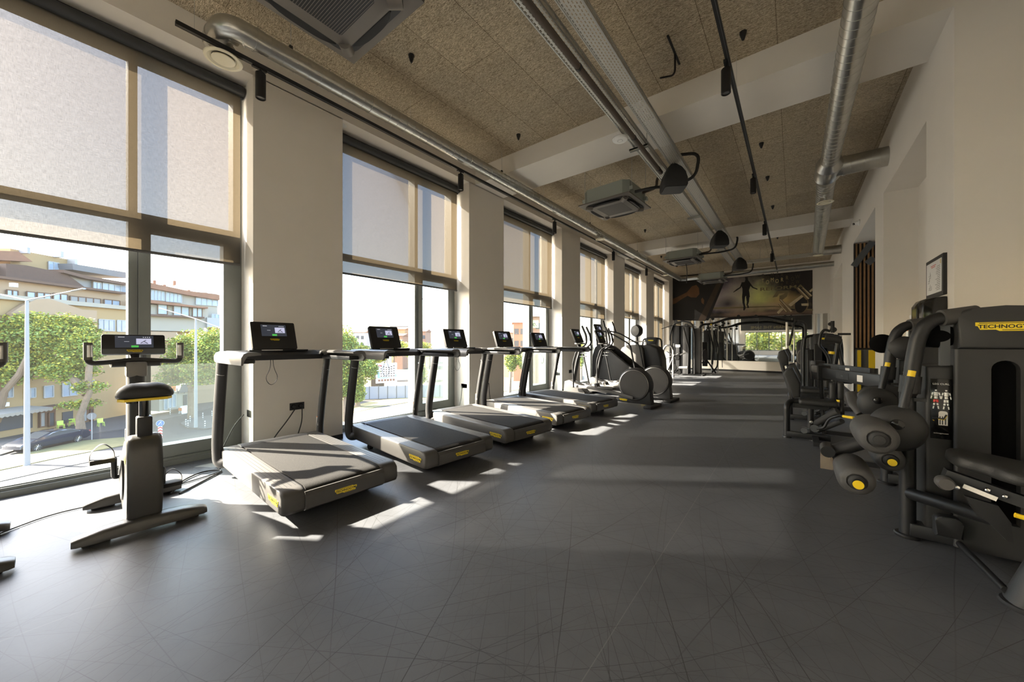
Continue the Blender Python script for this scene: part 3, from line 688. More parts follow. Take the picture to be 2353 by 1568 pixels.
# rear of the room (visible only in the mirrors)
t = thing('fascia_sign', 'dark fascia with a faint slogan behind the camera, seen only mirrored', 'sign', (-1.6, YF+0.02, 0))
m = mb('black'); m.box((-3, -0.01, 2.6), (3, 0, 4.2)); m.build('panel', None, t, smooth=0)
text('lettering', 'TRAIN INSANE', 0.42, 'mural_faint', t, (0, 0.004, 3.45), (PI/2, 0, PI))
text('lettering', 'OR REMAIN THE SAME', 0.42, 'mural_gold_dim', t, (0, 0.004, 2.9), (PI/2, 0, PI))

for k, lb in ((0, 'flat round cover in the head of the nearest window recess'), (1, 'flat round cover in the head of the second window recess')):
    m = mb('white_plastic'); m.lathe([(0.055, 0), (0.055, -0.004)], (0, 0, 0), n=28); o = m.build('round_cover'); o.location = (-4.80, win_y(k)[1]-0.28 if k == 0 else win_y(k)[0]+0.06, ZB-0.01); tag(o, lb, 'cover plate')
# ---------------- ducts ----------------
def duct_mesh(m, a, b_, r, pitch=0.115, n=28):
    a = Vector(a); b_ = Vector(b_); L = (b_-a).length; d = (b_-a).normalized()
    prof = []; z = 0.0; k = 0
    while z < L:
        prof += [(r, z), (r, min(L, z+pitch-0.0080)), (r+0.0028, min(L, z+pitch-0.0075)), (r+0.0028, min(L, z+pitch-0.0010))]
        z += pitch
    # drop duplicates past the end
    out = []
    for p in prof:
        if not out or p[1] > out[-1][1]+1e-5: out.append(p)
    m.lathe(out, a, d, n)
    return m
def valve(par, loc, r=0.12, stem=0.08):
    L = Vector(loc)-Vector(par.location); T = Matrix.Translation(L)
    m = mb('galv'); m.M = T; m.lathe([(r*0.62, 0.012), (r*0.62, stem)], n=24); v = m.build('air_valve', None, par)
    m = mb('cream_plastic'); m.M = T; m.lathe([(r*0.62, 0.014), (r*0.9, 0.012), (r, 0.004), (r*0.98, -0.004), (r*0.82, -0.006), (r*0.66, 0.010)], n=32, cap=False); m.build('rim', None, v)
    m = mb('cream_plastic'); m.M = T; m.lathe([(0.001, -0.012), (r*0.35, -0.012), (r*0.60, -0.006), (r*0.60, 0.0), (r*0.3, 0.012)], n=32); m.build('disc', None, v)
DX, DZ, DR = -3.90, 4.04, 0.092
t = thing('ventilation_duct', 'long galvanised spiral duct under the ceiling along the windows', 'duct', (DX, 1.15, DZ))
m = mb('galv'); duct_mesh(m, (0, 0, 0), (0, 15.5, 0), DR); m.build('spiral_pipe', None, t)
m = mb('galv')
m.tube([(0, 0.06, 0), (0, -0.22, 0), (-0.34, -0.22, 0)], DR+0.004, n=28, fil=0.22, sub=10)
for q in (0, 22, 45, 68, 90):
    a_ = math.radians(q); c_ = Vector((-0.22+0.22*math.cos(a_), -0.22*math.sin(a_), 0)); d_ = Vector((-math.sin(a_), -math.cos(a_), 0)); m.tube([c_-d_*.006, c_+d_*.006], DR+0.010, n=28)
m.tube([(-0.28, -0.20, 0), (-0.30, -0.20, 0)], DR+0.02, n=28); m.build('elbow', None, t)
m = mb('galv'); m.tube([(-0.2, -0.20, 0.0), (-0.2, -0.20, -0.12)], 0.085, n=24); m.build('branch', None, t)
for y in (1.2, 7.43):
    m = mb('galv'); m.lathe([(DR+0.006, -0.07), (DR+0.006, 0.07)], (0, y, 0), (0, 1, 0), 28); m.build('coupler', None, t)
m = mb('galv'); m.tube([(0, 15.45, 0), (0, 15.66, 0), (0.22, 15.75, 0)], DR+0.004, n=28, fil=0.12); m.build('elbow', None, t)
valve(t, (DX-0.22, 0.97, DZ-0.19), 0.145, 0.12)
valve(t, (DX+0.02, 8.6, DZ-0.15), 0.12)
valve(t, (DX-0.05, 14.7, DZ-0.15), 0.12)
def hanger(x, y, z0, lab, name='suspension_wire', clip=True, r=0.003):
    m = mb('cable_light'); m.tube([(x, y, ZC), (x, y, z0)], r, n=6)
    if clip: m.mat('black'); m.box((x-0.012, y-0.015, z0-0.02), (x+0.012, y+0.015, z0+0.045))
    return tag(m.build(name), lab, 'suspension wire', 'thin wires holding the window duct')
for y, lb in ((1.45, 'wire holding the duct just behind the nearest ceiling unit'), (4.7, 'wire holding the duct in front of the first beam'), (8.05, 'wire holding the duct in front of the second ceiling unit'), (11.4, 'wire holding the duct in front of the second beam'), (14.2, 'farthest wire holding the window duct')):
    hanger(DX, y, DZ+DR, lb)
RX, RZ = 0.43, 4.04
t = thing('ventilation_duct', 'spiral duct on the right side of the ceiling with a branch into the wall', 'duct', (RX, -3.0, RZ))
m = mb('galv'); duct_mesh(m, (0, 0, 0), (0, 10.35, 0), 0.112); m.build('spiral_pipe', None, t)
m = mb('galv'); m.lathe([(0.112, 0), (0.165, 0.16), (0.168, 0.18), (0.165, 0.20), (0.165, 0.60), (0.17, 0.61), (0.165, 0.63), (0.135, 0.80), (0.135, 0.85)], (0.0, 10.30, 0), (0, 1, 0), 32); m.build('tee_piece', None, t)
m = mb('galv'); duct_mesh(m, (0.10, 10.68, 0), (0.67, 10.68, 0), 0.14, 0.16); m.lathe([(0.15, 0), (0.15, 0.03)], (0.17, 10.68, 0), (1, 0, 0), 28); m.build('branch_pipe', None, t)
m = mb('galv'); duct_mesh(m, (0, 11.1, 0), (0.14, 17.2, 0), 0.128, 0.115); m.build('spiral_pipe', None, t)
m = mb('galv'); m.tube([(0.14, 17.15, 0), (0.15, 17.40, 0), (0.66, 17.42, 0)], 0.13, n=28, fil=0.15); m.build('elbow', None, t)
valve(t, (RX+0.02, 8.78, RZ-0.20), 0.125, stem=0.12)
valve(t, (RX+0.13, 14.1, RZ-0.17), 0.125, stem=0.1)
t = thing('cross_duct', 'spiral duct crossing the room above the mural', 'duct', (DX+0.24, 16.9, DZ))
m = mb('galv'); duct_mesh(m, (0, 0, 0), (5.0, 0.0, 0), DR, 0.14); m.build('spiral_pipe', None, t)

# ---------------- cable trays and pipe ----------------
def tray(x0, x1, y0, y1, z, lab, h=0.055, cross=False):
    t = thing('cable_tray', lab, 'cable tray', ((x0+x1)/2, y0, z), 0)
    w = (x1-x0)/2; L = y1-y0
    m = mb('perf'); m.uv = True
    m.quad([(-w, 0, 0), (w, 0, 0), (w, L, 0), (-w, L, 0)])
    m.quad([(-w, 0, 0), (-w, L, 0), (-w, L, h), (-w, 0, h)]); m.quad([(w, 0, 0), (w, L, 0), (w, L, h), (w, 0, h)])
    m.build('perforated_channel', None, t, smooth=0)
    m = mb('galv_flat')
    for s in (-1, 1):
        m.box((s*w-0.006, 0, -0.004), (s*w+0.006, L, 0.006)); m.box((s*w-0.008, 0, h-0.004), (s*w+0.008, L, h+0.006))
    m.build('edge_rail', None, t, smooth=0)
    return t
tray(-1.74, -1.58, 0.2, 14.6, 3.95, 'left perforated cable tray above the middle of the room')
tray(-1.48, -1.31, 0.2, 14.6, 3.95, 'right perforated cable tray above the middle of the room, carrying the speakers')
t = thing('cable_tray', 'far cable tray crossing toward the right wall', 'cable tray', (-1.3, 14.75, 3.99), -PI/2)
m = mb('perf'); m.uv = True; m.quad([(-.08, 0, 0), (.08, 0, 0), (.08, 2.3, 0), (-.08, 2.3, 0)]); m.quad([(.08, 0, 0), (.08, 2.3, 0), (.08, 2.3, 0.1), (.08, 0, 0.1)]); m.build('perforated_channel', None, t, smooth=0)
for yy_ in (.4, 1.9):
    m = mb('cable_light'); m.tube([(.085, yy_, 0), (.085, yy_, ZC-3.99+.01)], .004, n=6); m.build('hanging_rod', None, t)
for y, lb in ((1.55, 'slotted steel bracket across the cable trays near the camera'), (4.95, 'slotted steel bracket under the cable trays at the first beam'), (8.4, 'slotted steel bracket under the cable trays past the first beam'), (11.9, 'slotted steel bracket under the cable trays at the second beam')):
    m = mb('galv_flat'); m.box((-1.80, y-0.02, 3.915), (-1.55, y+0.02, 3.935)); m.box((-1.80, y-0.02, 3.90), (-1.55, y-0.017, 3.935)); m.box((-1.80, y+0.017, 3.90), (-1.55, y+0.02, 3.935))
    m.mat('cable_light'); m.tube([(-1.565, y, 3.93), (-1.565, y, ZC+.01)], 0.004, n=6)
    tag(m.build('tray_bracket', smooth=0), lb, 'bracket', 'brackets under the cable trays')
t = thing('drain_pipe', 'brown insulated pipe running under the left cable tray', 'pipe', (-1.62, 0.9, 3.885))
m = mb('tube_brown'); m.tube([(0.0, 0.8, 0), (0, 4.9, 0.0)], 0.030, n=14); m.tube([(-0.12, 0.0, 0.02), (-0.12, 0.45, 0.02), (0, 0.75, 0), (0, 0.9, 0)], 0.042, n=14, fil=0.15); m.build('insulation', None, t)
m = mb('black')
for y in (0.85, 2.2, 3.7, 4.75): m.tube([(0, y-0.015, 0), (0, y+0.015, 0)], 0.034, n=14)
m.build('strap', None, t)

# ---------------- cassette air conditioners ----------------
def rrect(hx, hy, r, n=6):
    o = []
    for cx, cy, a0 in ((hx-r, hy-r, 0), (-hx+r, hy-r, 90), (-hx+r, -hy+r, 180), (hx-r, -hy+r, 270)):
        for i in range(n+1):
            a = math.radians(a0+90*i/n); o.append((cx+r*math.cos(a), cy+r*math.sin(a)))
    return o
def make_ac(lab):
    t = thing('ceiling_air_conditioner', lab, 'air conditioner', (0, 0, 0), 0, 'square cassette air conditioners hung from the ceiling')
    m = mb('ac_panel'); m.box((-0.475, -0.475, 0), (0.475, 0.475, 0.022), 0.004); m.build('panel', None, t)
    m = mb('ac_body'); m.prism([(-.42, -.33), (-.33, -.42), (.33, -.42), (.42, -.33), (.42, .33), (.33, .42), (-.33, .42), (-.42, .33)], 0.022, 0.27, axis='z')
    for (x, y) in ((-.44, -.30), (.44, -.30), (-.44, .30), (.44, .30)): m.box((x-.03, y-.035, .10), (x+.03, y+.035, .16))
    m.build('housing', None, t, smooth=0)
    m = mb('black'); m.prism(rrect(.405, .405, .13), -0.014, 0.001, axis='z'); m.build('air_slot', None, t, smooth=0)
    m = mb('ac_panel'); m.prism(rrect(.335, .335, .05), -0.036, -0.012, axis='z', bev=0.006)
    for s in (-1, 1):
        for q in (-1, 1): m.tube([(s*.29, q*.29, -.022), (s*.365, q*.365, -.008)], 0.05, n=12)
    m.build('fascia', None, t)
    for k in range(4):
        R = Matrix.Rotation(k*PI/2, 4, 'Z')
        m = mb('black_soft'); m.M = R; m.loft([[(x, .345+0.045*(1-(x/.25)**4)*1.0, -.040-.008*(1-(x/.25)**2)), (x, .345, -.028), (x, .350, -.020), (x, .352+0.045*(1-(x/.25)**4), -.030)] for x in [(-.25+.5*i/10) for i in range(11)]]); m.build('louvre', None, t)
    g = mb('black'); g.prism(rrect(.235, .235, .02), -0.0375, -0.030, axis='z'); gr = g.build('intake', None, t, smooth=0)
    m = mb('ac_panel')
    for i in range(26):
        y = -.225+.45*i/25; m.box((-.232, y-.002, -.0395), (.232, y+.002, -.036))
    m.build('grille_bars', None, gr, smooth=0)
    m = mb('cable_light')
    for x in (-.44, .44):
        for y in (-.30, .30): m.tube([(x, y, .13), (x, y, 0.79)], 0.0035, n=6)
    m.build('hanging_rods', None, t)
    return t
ac = make_ac('nearest ceiling air conditioner at the top edge, seen from below')
ac.location = (-2.56, 1.17, 3.70); ac.rotation_euler = (0, 0, 0.02)
for (x, y, rz, lb) in ((-2.55, 6.27, -0.06, 'second ceiling air conditioner, past the first beam'), (-2.60, 11.7, -0.03, 'third ceiling air conditioner, past the second beam'), (-2.55, 16.1, 0.0, 'farthest ceiling air conditioner, in front of the mural')):
    dup(ac, (x, y, 3.70), rz, lb)
for i, (x, y, lb) in enumerate(((-2.55, 6.27, 'second'), (-2.60, 11.7, 'third'), (-2.55, 15.9, 'farthest'))):
    m = mb('black_soft')
    m.tube([(x+.44, y-.22, 3.80), (x+.75, y-.20, 3.80), (x+.95, y+.0, 3.83), (x+1.32, y+.02, 3.88), (x+1.38, y+.02, 4.25), (x+1.05, y+.02, 4.32)], 0.024, n=10, fil=0.14)
    tag(m.build('refrigerant_hose'), 'thick black insulated hose looping from the %s ceiling air conditioner' % lb, 'hose', 'black hoses of the air conditioners')
    m = mb('tube_brown'); m.tube([(x+.40, y+.20, 3.92), (x+.68, y+.18, 3.94), (x+.70, y+.10, 4.08), (x+.88, y+.05, 4.10)], 0.022, n=10, fil=0.08)
    tag(m.build('condensate_pipe'), 'brown condensate pipe beside the %s ceiling air conditioner' % lb, 'pipe', 'condensate pipes of the air conditioners')
cord([(-2.60, 11.9, 3.68), (-2.58, 12.0, 3.45), (-2.60, 12.0, 3.1)], 0.012, 'black cable hanging under the third air conditioner', 'hanging_cable')

# pendant speakers on the tray
def make_speaker(lab):
    t = thing('pendant_speaker', lab, 'speaker', (0, 0, 0), 0, 'black speakers hanging from the cable trays')
    w, d, h = 0.17, 0.17, 0.40
    rings = []
    for z, k in ((0, .93), (0.03, 1.0), (0.12, .98), (0.22, .85), (0.30, .62), (0.36, .34), (0.40, .14)):
        rings.append([(x*k/0.17*w, y*k/0.17*d, z) for x, y in rrect(.17, .17, .04, 4)])
    m = mb('black_soft'); m.loft(rings); m.build('cabinet', None, t)
    m = mb('black'); m.prism(rrect(.15, .15, .03, 4), -0.006, 0.002, axis='z'); m.build('front_grille', None, t)
    m = mb('black'); m.box((-.03, -.02, .36), (.03, .02, .378)); m.build('bracket', None, t)
    return t
sp = make_speaker('nearest black pendant speaker hanging from the cable tray'); sp.location = (-1.44, 5.8, 3.57); sp.rotation_euler = (0, 0, 0.5)
dup(sp, (-1.42, 9.9, 3.57), 0.5, 'second black pendant speaker hanging from the cable tray')
dup(sp, (-1.36, 13.4, 3.57), 0.5, 'farthest black pendant speaker hanging from the cable tray')
t = thing('wifi_access_point', 'white round wireless access point under the left cable tray', 'access point', (-1.78, 4.55, 3.90))
m = mb('white_plastic'); m.lathe([(0.06, -0.022), (0.09, -0.015), (0.10, 0.0), (0.095, 0.012), (0.06, 0.015)], n=32); m.build('shell', None, t)
m = mb('steel_dark'); m.lathe([(0.030, -0.0228), (0.033, -0.0228), (0.033, -0.020), (0.030, -0.020)], n=24, cap=False); m.build('ring', None, t)

# ---------------- track lights ----------------
def track(x, y0, y1, z, lab):
    m = mb('black'); m.box((x-0.018, y0, z-0.018), (x+0.018, y1, z+0.018)); m.mat('steel_dark'); m.box((x+0.005, y0+.02, z-0.0185), (x+0.010, y1-.02, z-0.0175))
    return tag(m.build('lighting_track', smooth=0), lab, 'lighting track')
track(-4.03, 0.63, 14.8, 3.905, 'black lighting track running along the window wall'); track(-0.51, -2.0, 17.5, 4.02, 'black lighting track running down the right side of the room')
def make_spot(lab):
    t = thing('track_spotlight', lab, 'spotlight', (0, 0, 0), 0, 'black cylinder spotlights on the tracks')
    m = mb('black'); m.box((-.014, -.07, -.045), (.014, .05, -.018)); m.tube([(0, 0, -.03), (0, 0, -.09)], 0.012, n=10); m.build('adapter', None, t)
    m = mb('black'); m.lathe([(0.040, -.075), (0.043, -.08), (0.043, -.315), (0.036, -.32), (0.034, -.300)], n=28, cap=False); m.lathe([(0.04, -.076), (0.04, -.078)], n=28); m.build('cylinder', None, t)
    m = mb('silver'); m.lathe([(0.033, -.305), (0.022, -.296), (0.005, -.294)], n=24); m.build('reflector', None, t)
    return t
spt = make_spot('nearest spotlight on the window track, over the near pillar'); spt.location = (-4.03, 1.235, 3.915)
for y, lb in ((3.87, 'second spotlight on the window track'), (6.62, 'third spotlight on the window track'), (9.8, 'fourth spotlight on the window track'), (12.7, 'farthest spotlight on the window track')): dup(spt, (-4.03, y, 3.915), 0, lb)
for y, lb in ((4.1, 'nearest spotlight on the right track, in front of the first beam'), (7.1, 'second spotlight on the right track'), (10.0, 'third spotlight on the right track, in front of the second beam'), (13.4, 'farthest spotlight on the right track')): dup(spt, (-0.53, y, 4.03), 0, lb)
for x, y, lb in ((-4.03, 0.75, 'wire of the window track near its end'), (-4.03, 2.95, 'wire of the window track over the second window'), (-4.03, 6.2, 'wire of the window track past the first beam'), (-0.51, 4.75, 'wire of the right track in front of the first beam'), (-0.51, 8.5, 'wire of the right track past the first beam'), (-0.51, 11.2, 'wire of the right track before the second beam')):
    m = mb('cable_light'); m.tube([(x, y, 3.92 if x < -3 else 4.03), (x, y, ZC)], 0.0014, n=5); tag(m.build('track_wire'), lb, 'suspension wire', 'thin wires of the lighting tracks')
# small black ceiling sensors
def make_sensor(lab):
    t = thing('ceiling_peg', lab, 'ceiling fitting', (0, 0, ZC), 0, 'small black fittings on the ceiling')
    m = mb('black'); m.lathe([(0.034, 0), (0.032, -0.02), (0.014, -0.075), (0.010, -0.085)], n=14); m.build('body', None, t)
    return t
sn = None
for x, y, lb in ((-3.40, 2.5, 'small black ceiling fitting right of the nearest air conditioner'), (-3.38, 4.48, 'small black ceiling fitting in front of the first beam, window side'), (-0.42, 4.45, 'small black ceiling fitting just right of the right track before the first beam'), (-0.42, 7.1, 'small black ceiling fitting right of the track, first past the beam'), (-0.41, 8.6, 'small black ceiling fitting right of the track, second past the beam'), (-0.40, 10.5, 'small black ceiling fitting right of the track before the second beam'), (-0.40, 13.6, 'small black ceiling fitting right of the track past the second beam'), (-3.36, 10.46, 'small black ceiling fitting left of the second air conditioner'), (-3.9, 14.0, 'small black ceiling fitting near the far window duct')):
    if sn is None: sn = make_sensor(lb); sn.location = (x, y, ZC)
    else: dup(sn, (x, y, ZC), 0, lb)
m = mb('black'); m.tube([(-1.05, 4.3, ZC-0.02), (-1.05, 4.3, 4.25), (-1.15, 4.1, 4.15)], 0.010, n=8, fil=.08); m.box((-1.06, 4.0, ZC-0.012), (-1.04, 4.5, ZC-0.002)); tag(m.build('ceiling_cable'), 'black cable coming out of the ceiling panels beside the right tray', 'cable')
# ---------------- treadmills ----------------
def screen_ui(parent, M, w, h, pic=(0.12, 0.10)):
    """small lit touch display: dark page, picture, green button"""
    d = mb('display_dark'); d.M = M; d.box((-w/2, -h/2, 0), (w/2, h/2, 0.0015)); ds = d.build('display', None, parent, smooth=0)
    m = mb('display_pic'); m.M = M; m.box((w*0.04, -h*0.22, .0014), (w*0.44, h*0.26, .0022)); m.build('picture', None, ds, smooth=0)
    m = mb('ink'); m.M = M
    m.tube([(w*.16, -h*.12, .0026), (w*.24, h*.02, .0026), (w*.30, h*.12, .0026)], h*.022, n=6); m.tube([(w*.24, h*.02, .0026), (w*.34, -h*.14, .0026)], h*.022, n=6); m.tube([(w*.14, -h*.16, .0026), (w*.36, -h*.16, .0026)], h*.012, n=6)
    m.build('pictogram', None, ds, smooth=0)
    m = mb('display_green'); m.M = M; m.box((-w*0.09, -h*0.48, .0014), (w*0.10, -h*0.32, .0022)); m.build('button', None, ds, smooth=0)
    m = mb('display_white'); m.M = M
    for i in range(6): m.box((-w*.42+i*w*.028, h*.36, .0014), (-w*.40+i*w*.028, h*.41, .002))
    for i in range(4): m.box((w*.22+i*w*.055, h*.34, .0014), (w*.245+i*w*.055, h*.40, .002))
    m.box((-w*.27, 0.0, .0014), (-w*.14, h*.02, .002)); m.build('menu_text', None, ds, smooth=0)
    return ds
def make_treadmill(lab):
    t = thing('treadmill', lab, 'treadmill', (0, 0, 0), 0, 'treadmills lined up facing the windows')
    sh = lambda x: 0.028*x/1.55      # the deck climbs slightly to the front
    # side rails (left / right): silver outside, ribbed top
    prof_side = [(0.015, 0.115), (0.02, 0.20), (0.05, 0.232), (0.10, 0.238), (1.60, 0.262), (1.62, 0.24), (1.62, 0.125), (1.59, 0.105), (0.06, 0.078), (0.03, 0.085)]
    for s in (-1, 1):
        m = mb('shell_mid'); lo, hi = sorted((s*0.285, s*0.44)); m.prism(prof_side, lo, hi, axis='y', bev=0.022, seg=4); sr = m.build('side_rail', None, t, smooth=50)
        m = mb('shell_dark')
        for k in range(4):
            y = s*(0.315+0.028*k); m.loft([[(x, y-.0018, 0.2375+0.016*(x-.1)+.0012), (x, y+.0018, 0.2375+0.016*(x-.1)+.0012), (x, y+.0018, 0.2375+0.016*(x-.1)-.002), (x, y-.0018, 0.2375+0.016*(x-.1)-.002)] for x in (0.14, 1.5)])
        m.build('tread_groove', None, sr, smooth=0)
    m = mb('shell_mid'); m.prism([(-0.0, 0.10), (0.0, 0.19), (0.02, 0.215), (0.10, 0.205), (0.10, 0.08), (0.03, 0.08)], -0.30, 0.30, axis='y', bev=0.0); m.build('rear_cover', None, t)
    m = mb('belt'); m.loft([[(x, -0.285, z), (x, 0.285, z), (x, 0.285, z-0.02), (x, -0.285, z-0.02)] for x, z in ((0.035, 0.205), (0.045, 0.222), (0.07, 0.236), (0.11, 0.243), (1.5, 0.264))]); m.build('running_belt', None, t)
    m = mb('shell_dark'); m.prism([(1.48, .20), (1.48, .262), (1.52, .275), (1.62, .262), (1.66, .20), (1.66, .09), (1.5, .07)], -0.30, 0.30, axis='y', bev=0.008); m.build('front_cover', None, t)
    m = mb('black'); m.box((0.28, -0.30, 0.03), (1.55, 0.30, 0.10)); m.box((0.12, -0.33, 0.05), (0.30, 0.33, 0.10)); m.build('underframe', None, t, smooth=0)
    for s in (-1, 1):
        m = mb('rubber'); m.tube([(0.24, s*0.26, 0.0), (0.24, s*0.26, 0.07)], 0.03, n=14); m.build('foot', None, t)
        m = mb('rubber'); m.tube([(1.30, s*0.33-0.02, 0.035), (1.30, s*0.33+0.02, 0.035)], 0.035, n=16); m.build('wheel', None, t)
    # uprights
    for s in (-1, 1):
        m = mb('shell_dark'); m.tube([(1.48, s*0.40, 0.15), (1.57, s*0.455, 0.125), (1.585, s*0.46, 0.30), (1.52, s*0.46, 0.62), (1.40, s*0.46, 1.10)], 0.045, n=16, fil=0.09, ell=(1.15, 0.80))
        up = m.build('upright', None, t)
        m = mb('silver'); m.tube([(1.4355, s*0.46, 0.970), (1.4347, s*0.46, 0.973)], 0.0465, n=20, ell=(1.15, 0.80), up=(1, 0, 0)); m.build('joint_ring', None, up)
    m = mb('sticker'); m.box((1.545, -0.4245, 0.33), (1.580, -0.4215, 0.42)); m.mat("orange_ink"); m.box((1.543, -0.4250, 0.42), (1.578, -0.4210, 0.43)); m.build('warning_sticker', None, t, smooth=0)
    # handrail shells: rounded outer skin, open dark underside
    for s in (-1, 1):
        rings = []
        xs = [0.66, 0.70, 0.80, 1.2, 1.42, 1.50, 1.545]
        for i, x in enumerate(xs):
            k = 1.0 if i < 5 else (0.93 if i == 5 else 0.72)
            zt, zb = 1.178, 1.075
            yo, yi = s*0.505, s*0.375
            cz = 1.13; cy = (yo+yi)/2
            pts = [(yi, 1.165), (yi+s*.03, zt), (yo-s*.045, zt), (yo-s*.015, 1.165), (yo, 1.135), (yo, 1.10), (yo-s*.006, zb), (yo-s*.02, zb), (yo-s*.02, 1.11), (yo-s*.04, 1.145), (yi+s*.02, 1.152), (yi, 1.152)]
            rings.append([(x + (0.03 if (z < 1.1 and i == 0) else 0), cy+(y-cy)*k, cz+(z-cz)*k) for y, z in pts])
        m = mb('shell_grey'); m.loft(rings); m.build('handrail', None, t, smooth=50)
        m = mb('black'); m.box((0.76, min(s*.385, s*.487), 1.085), (1.45, max(s*.385, s*.487), 1.125), 0.01); m.build('rail_lining', None, t)
    # cross console bar
    m = mb('shell_dark'); m.prism([(1.36, 1.085), (1.34, 1.135), (1.40, 1.172), (1.58, 1.178), (1.60, 1.12), (1.55, 1.085)], -0.40, 0.40, axis='y', bev=0.01); m.build('console_bar', None, t)
    m = mb('black_gloss'); m.box((1.39, -0.26, 1.171), (1.47, 0.26, 1.186), 0.004); m.build('control_strip', None, t)
    m = mb('silver'); m.box((1.385, -0.02, 1.178), (1.40, 0.16, 1.186)); m.build('trim_strip', None, t)
    # tilted display unit
    a = Vector((1.50, 0, 1.19)); d = Vector((0.105, 0, 0.278)); L = d.length; dn = d.normalized()
    M = frameM(a+dn*L/2, (0, -1, 0), dn)     # local z faces the runner
    m = mb('black'); m.M = M; m.prism(rrect(0.20, L/2, 0.015, 4), -0.045, 0.0, axis='z', bev=0.004); sc = m.build('screen_unit', None, t)
    Ms = M @ Matrix.Translation((0, 0.055, 0.0005))
    ui = screen_ui(t, Ms, 0.225, 0.125)
    logo(t, M @ Vector((0, -0.045, 0.0005)), (0, -1, 0), dn, 0.085)
    # logos on the rear and the side
    logo(t, (-0.0012, 0.02, 0.150), (0, -1, 0), (0.0, 0, 1), 0.165)
    logo(t, (0.19, 0.4412, 0.158), (1, 0, 0) if False else (-1, 0, 0), (0, 0, 1), 0.20)
    logo(t, (0.19, -0.4412, 0.158), (1, 0, 0), (0, 0, 1), 0.20)
    # safety cord
    m = mb('cable'); m.tube([(1.44, 0.07, 1.09), (1.43, 0.075, 1.0), (1.42, 0.125, 0.90), (1.42, 0.07, 0.82), (1.42, 0.005, 0.90), (1.43, 0.045, 1.0), (1.44, 0.05, 1.09)], 0.003, n=6, fil=0.05); m.build('safety_cord', None, t)
    return t
tm = make_treadmill('nearest treadmill, sunlit, at the near white pillar')
# origin at rear centre; world heading is -X, turned a little toward +Y
def place_tm(o, x, y, deg):
    o.location = (x, y, 0); o.rotation_euler = (0, 0, PI-math.radians(deg))
place_tm(tm, -2.655, 1.385, 1.0)
for x, y, dg, lb in ((-2.61, 2.55, 4.0, 'second treadmill from the left, in front of the second window'), (-2.56, 3.67, 6.0, 'third treadmill from the left'), (-2.57, 4.84, 6.5, 'fourth treadmill from the left'), (-2.60, 6.02, 7.0, 'farthest treadmill, beside the first elliptical')):
    o = dup(tm, None, None, lb); place_tm(o, x, y, dg)

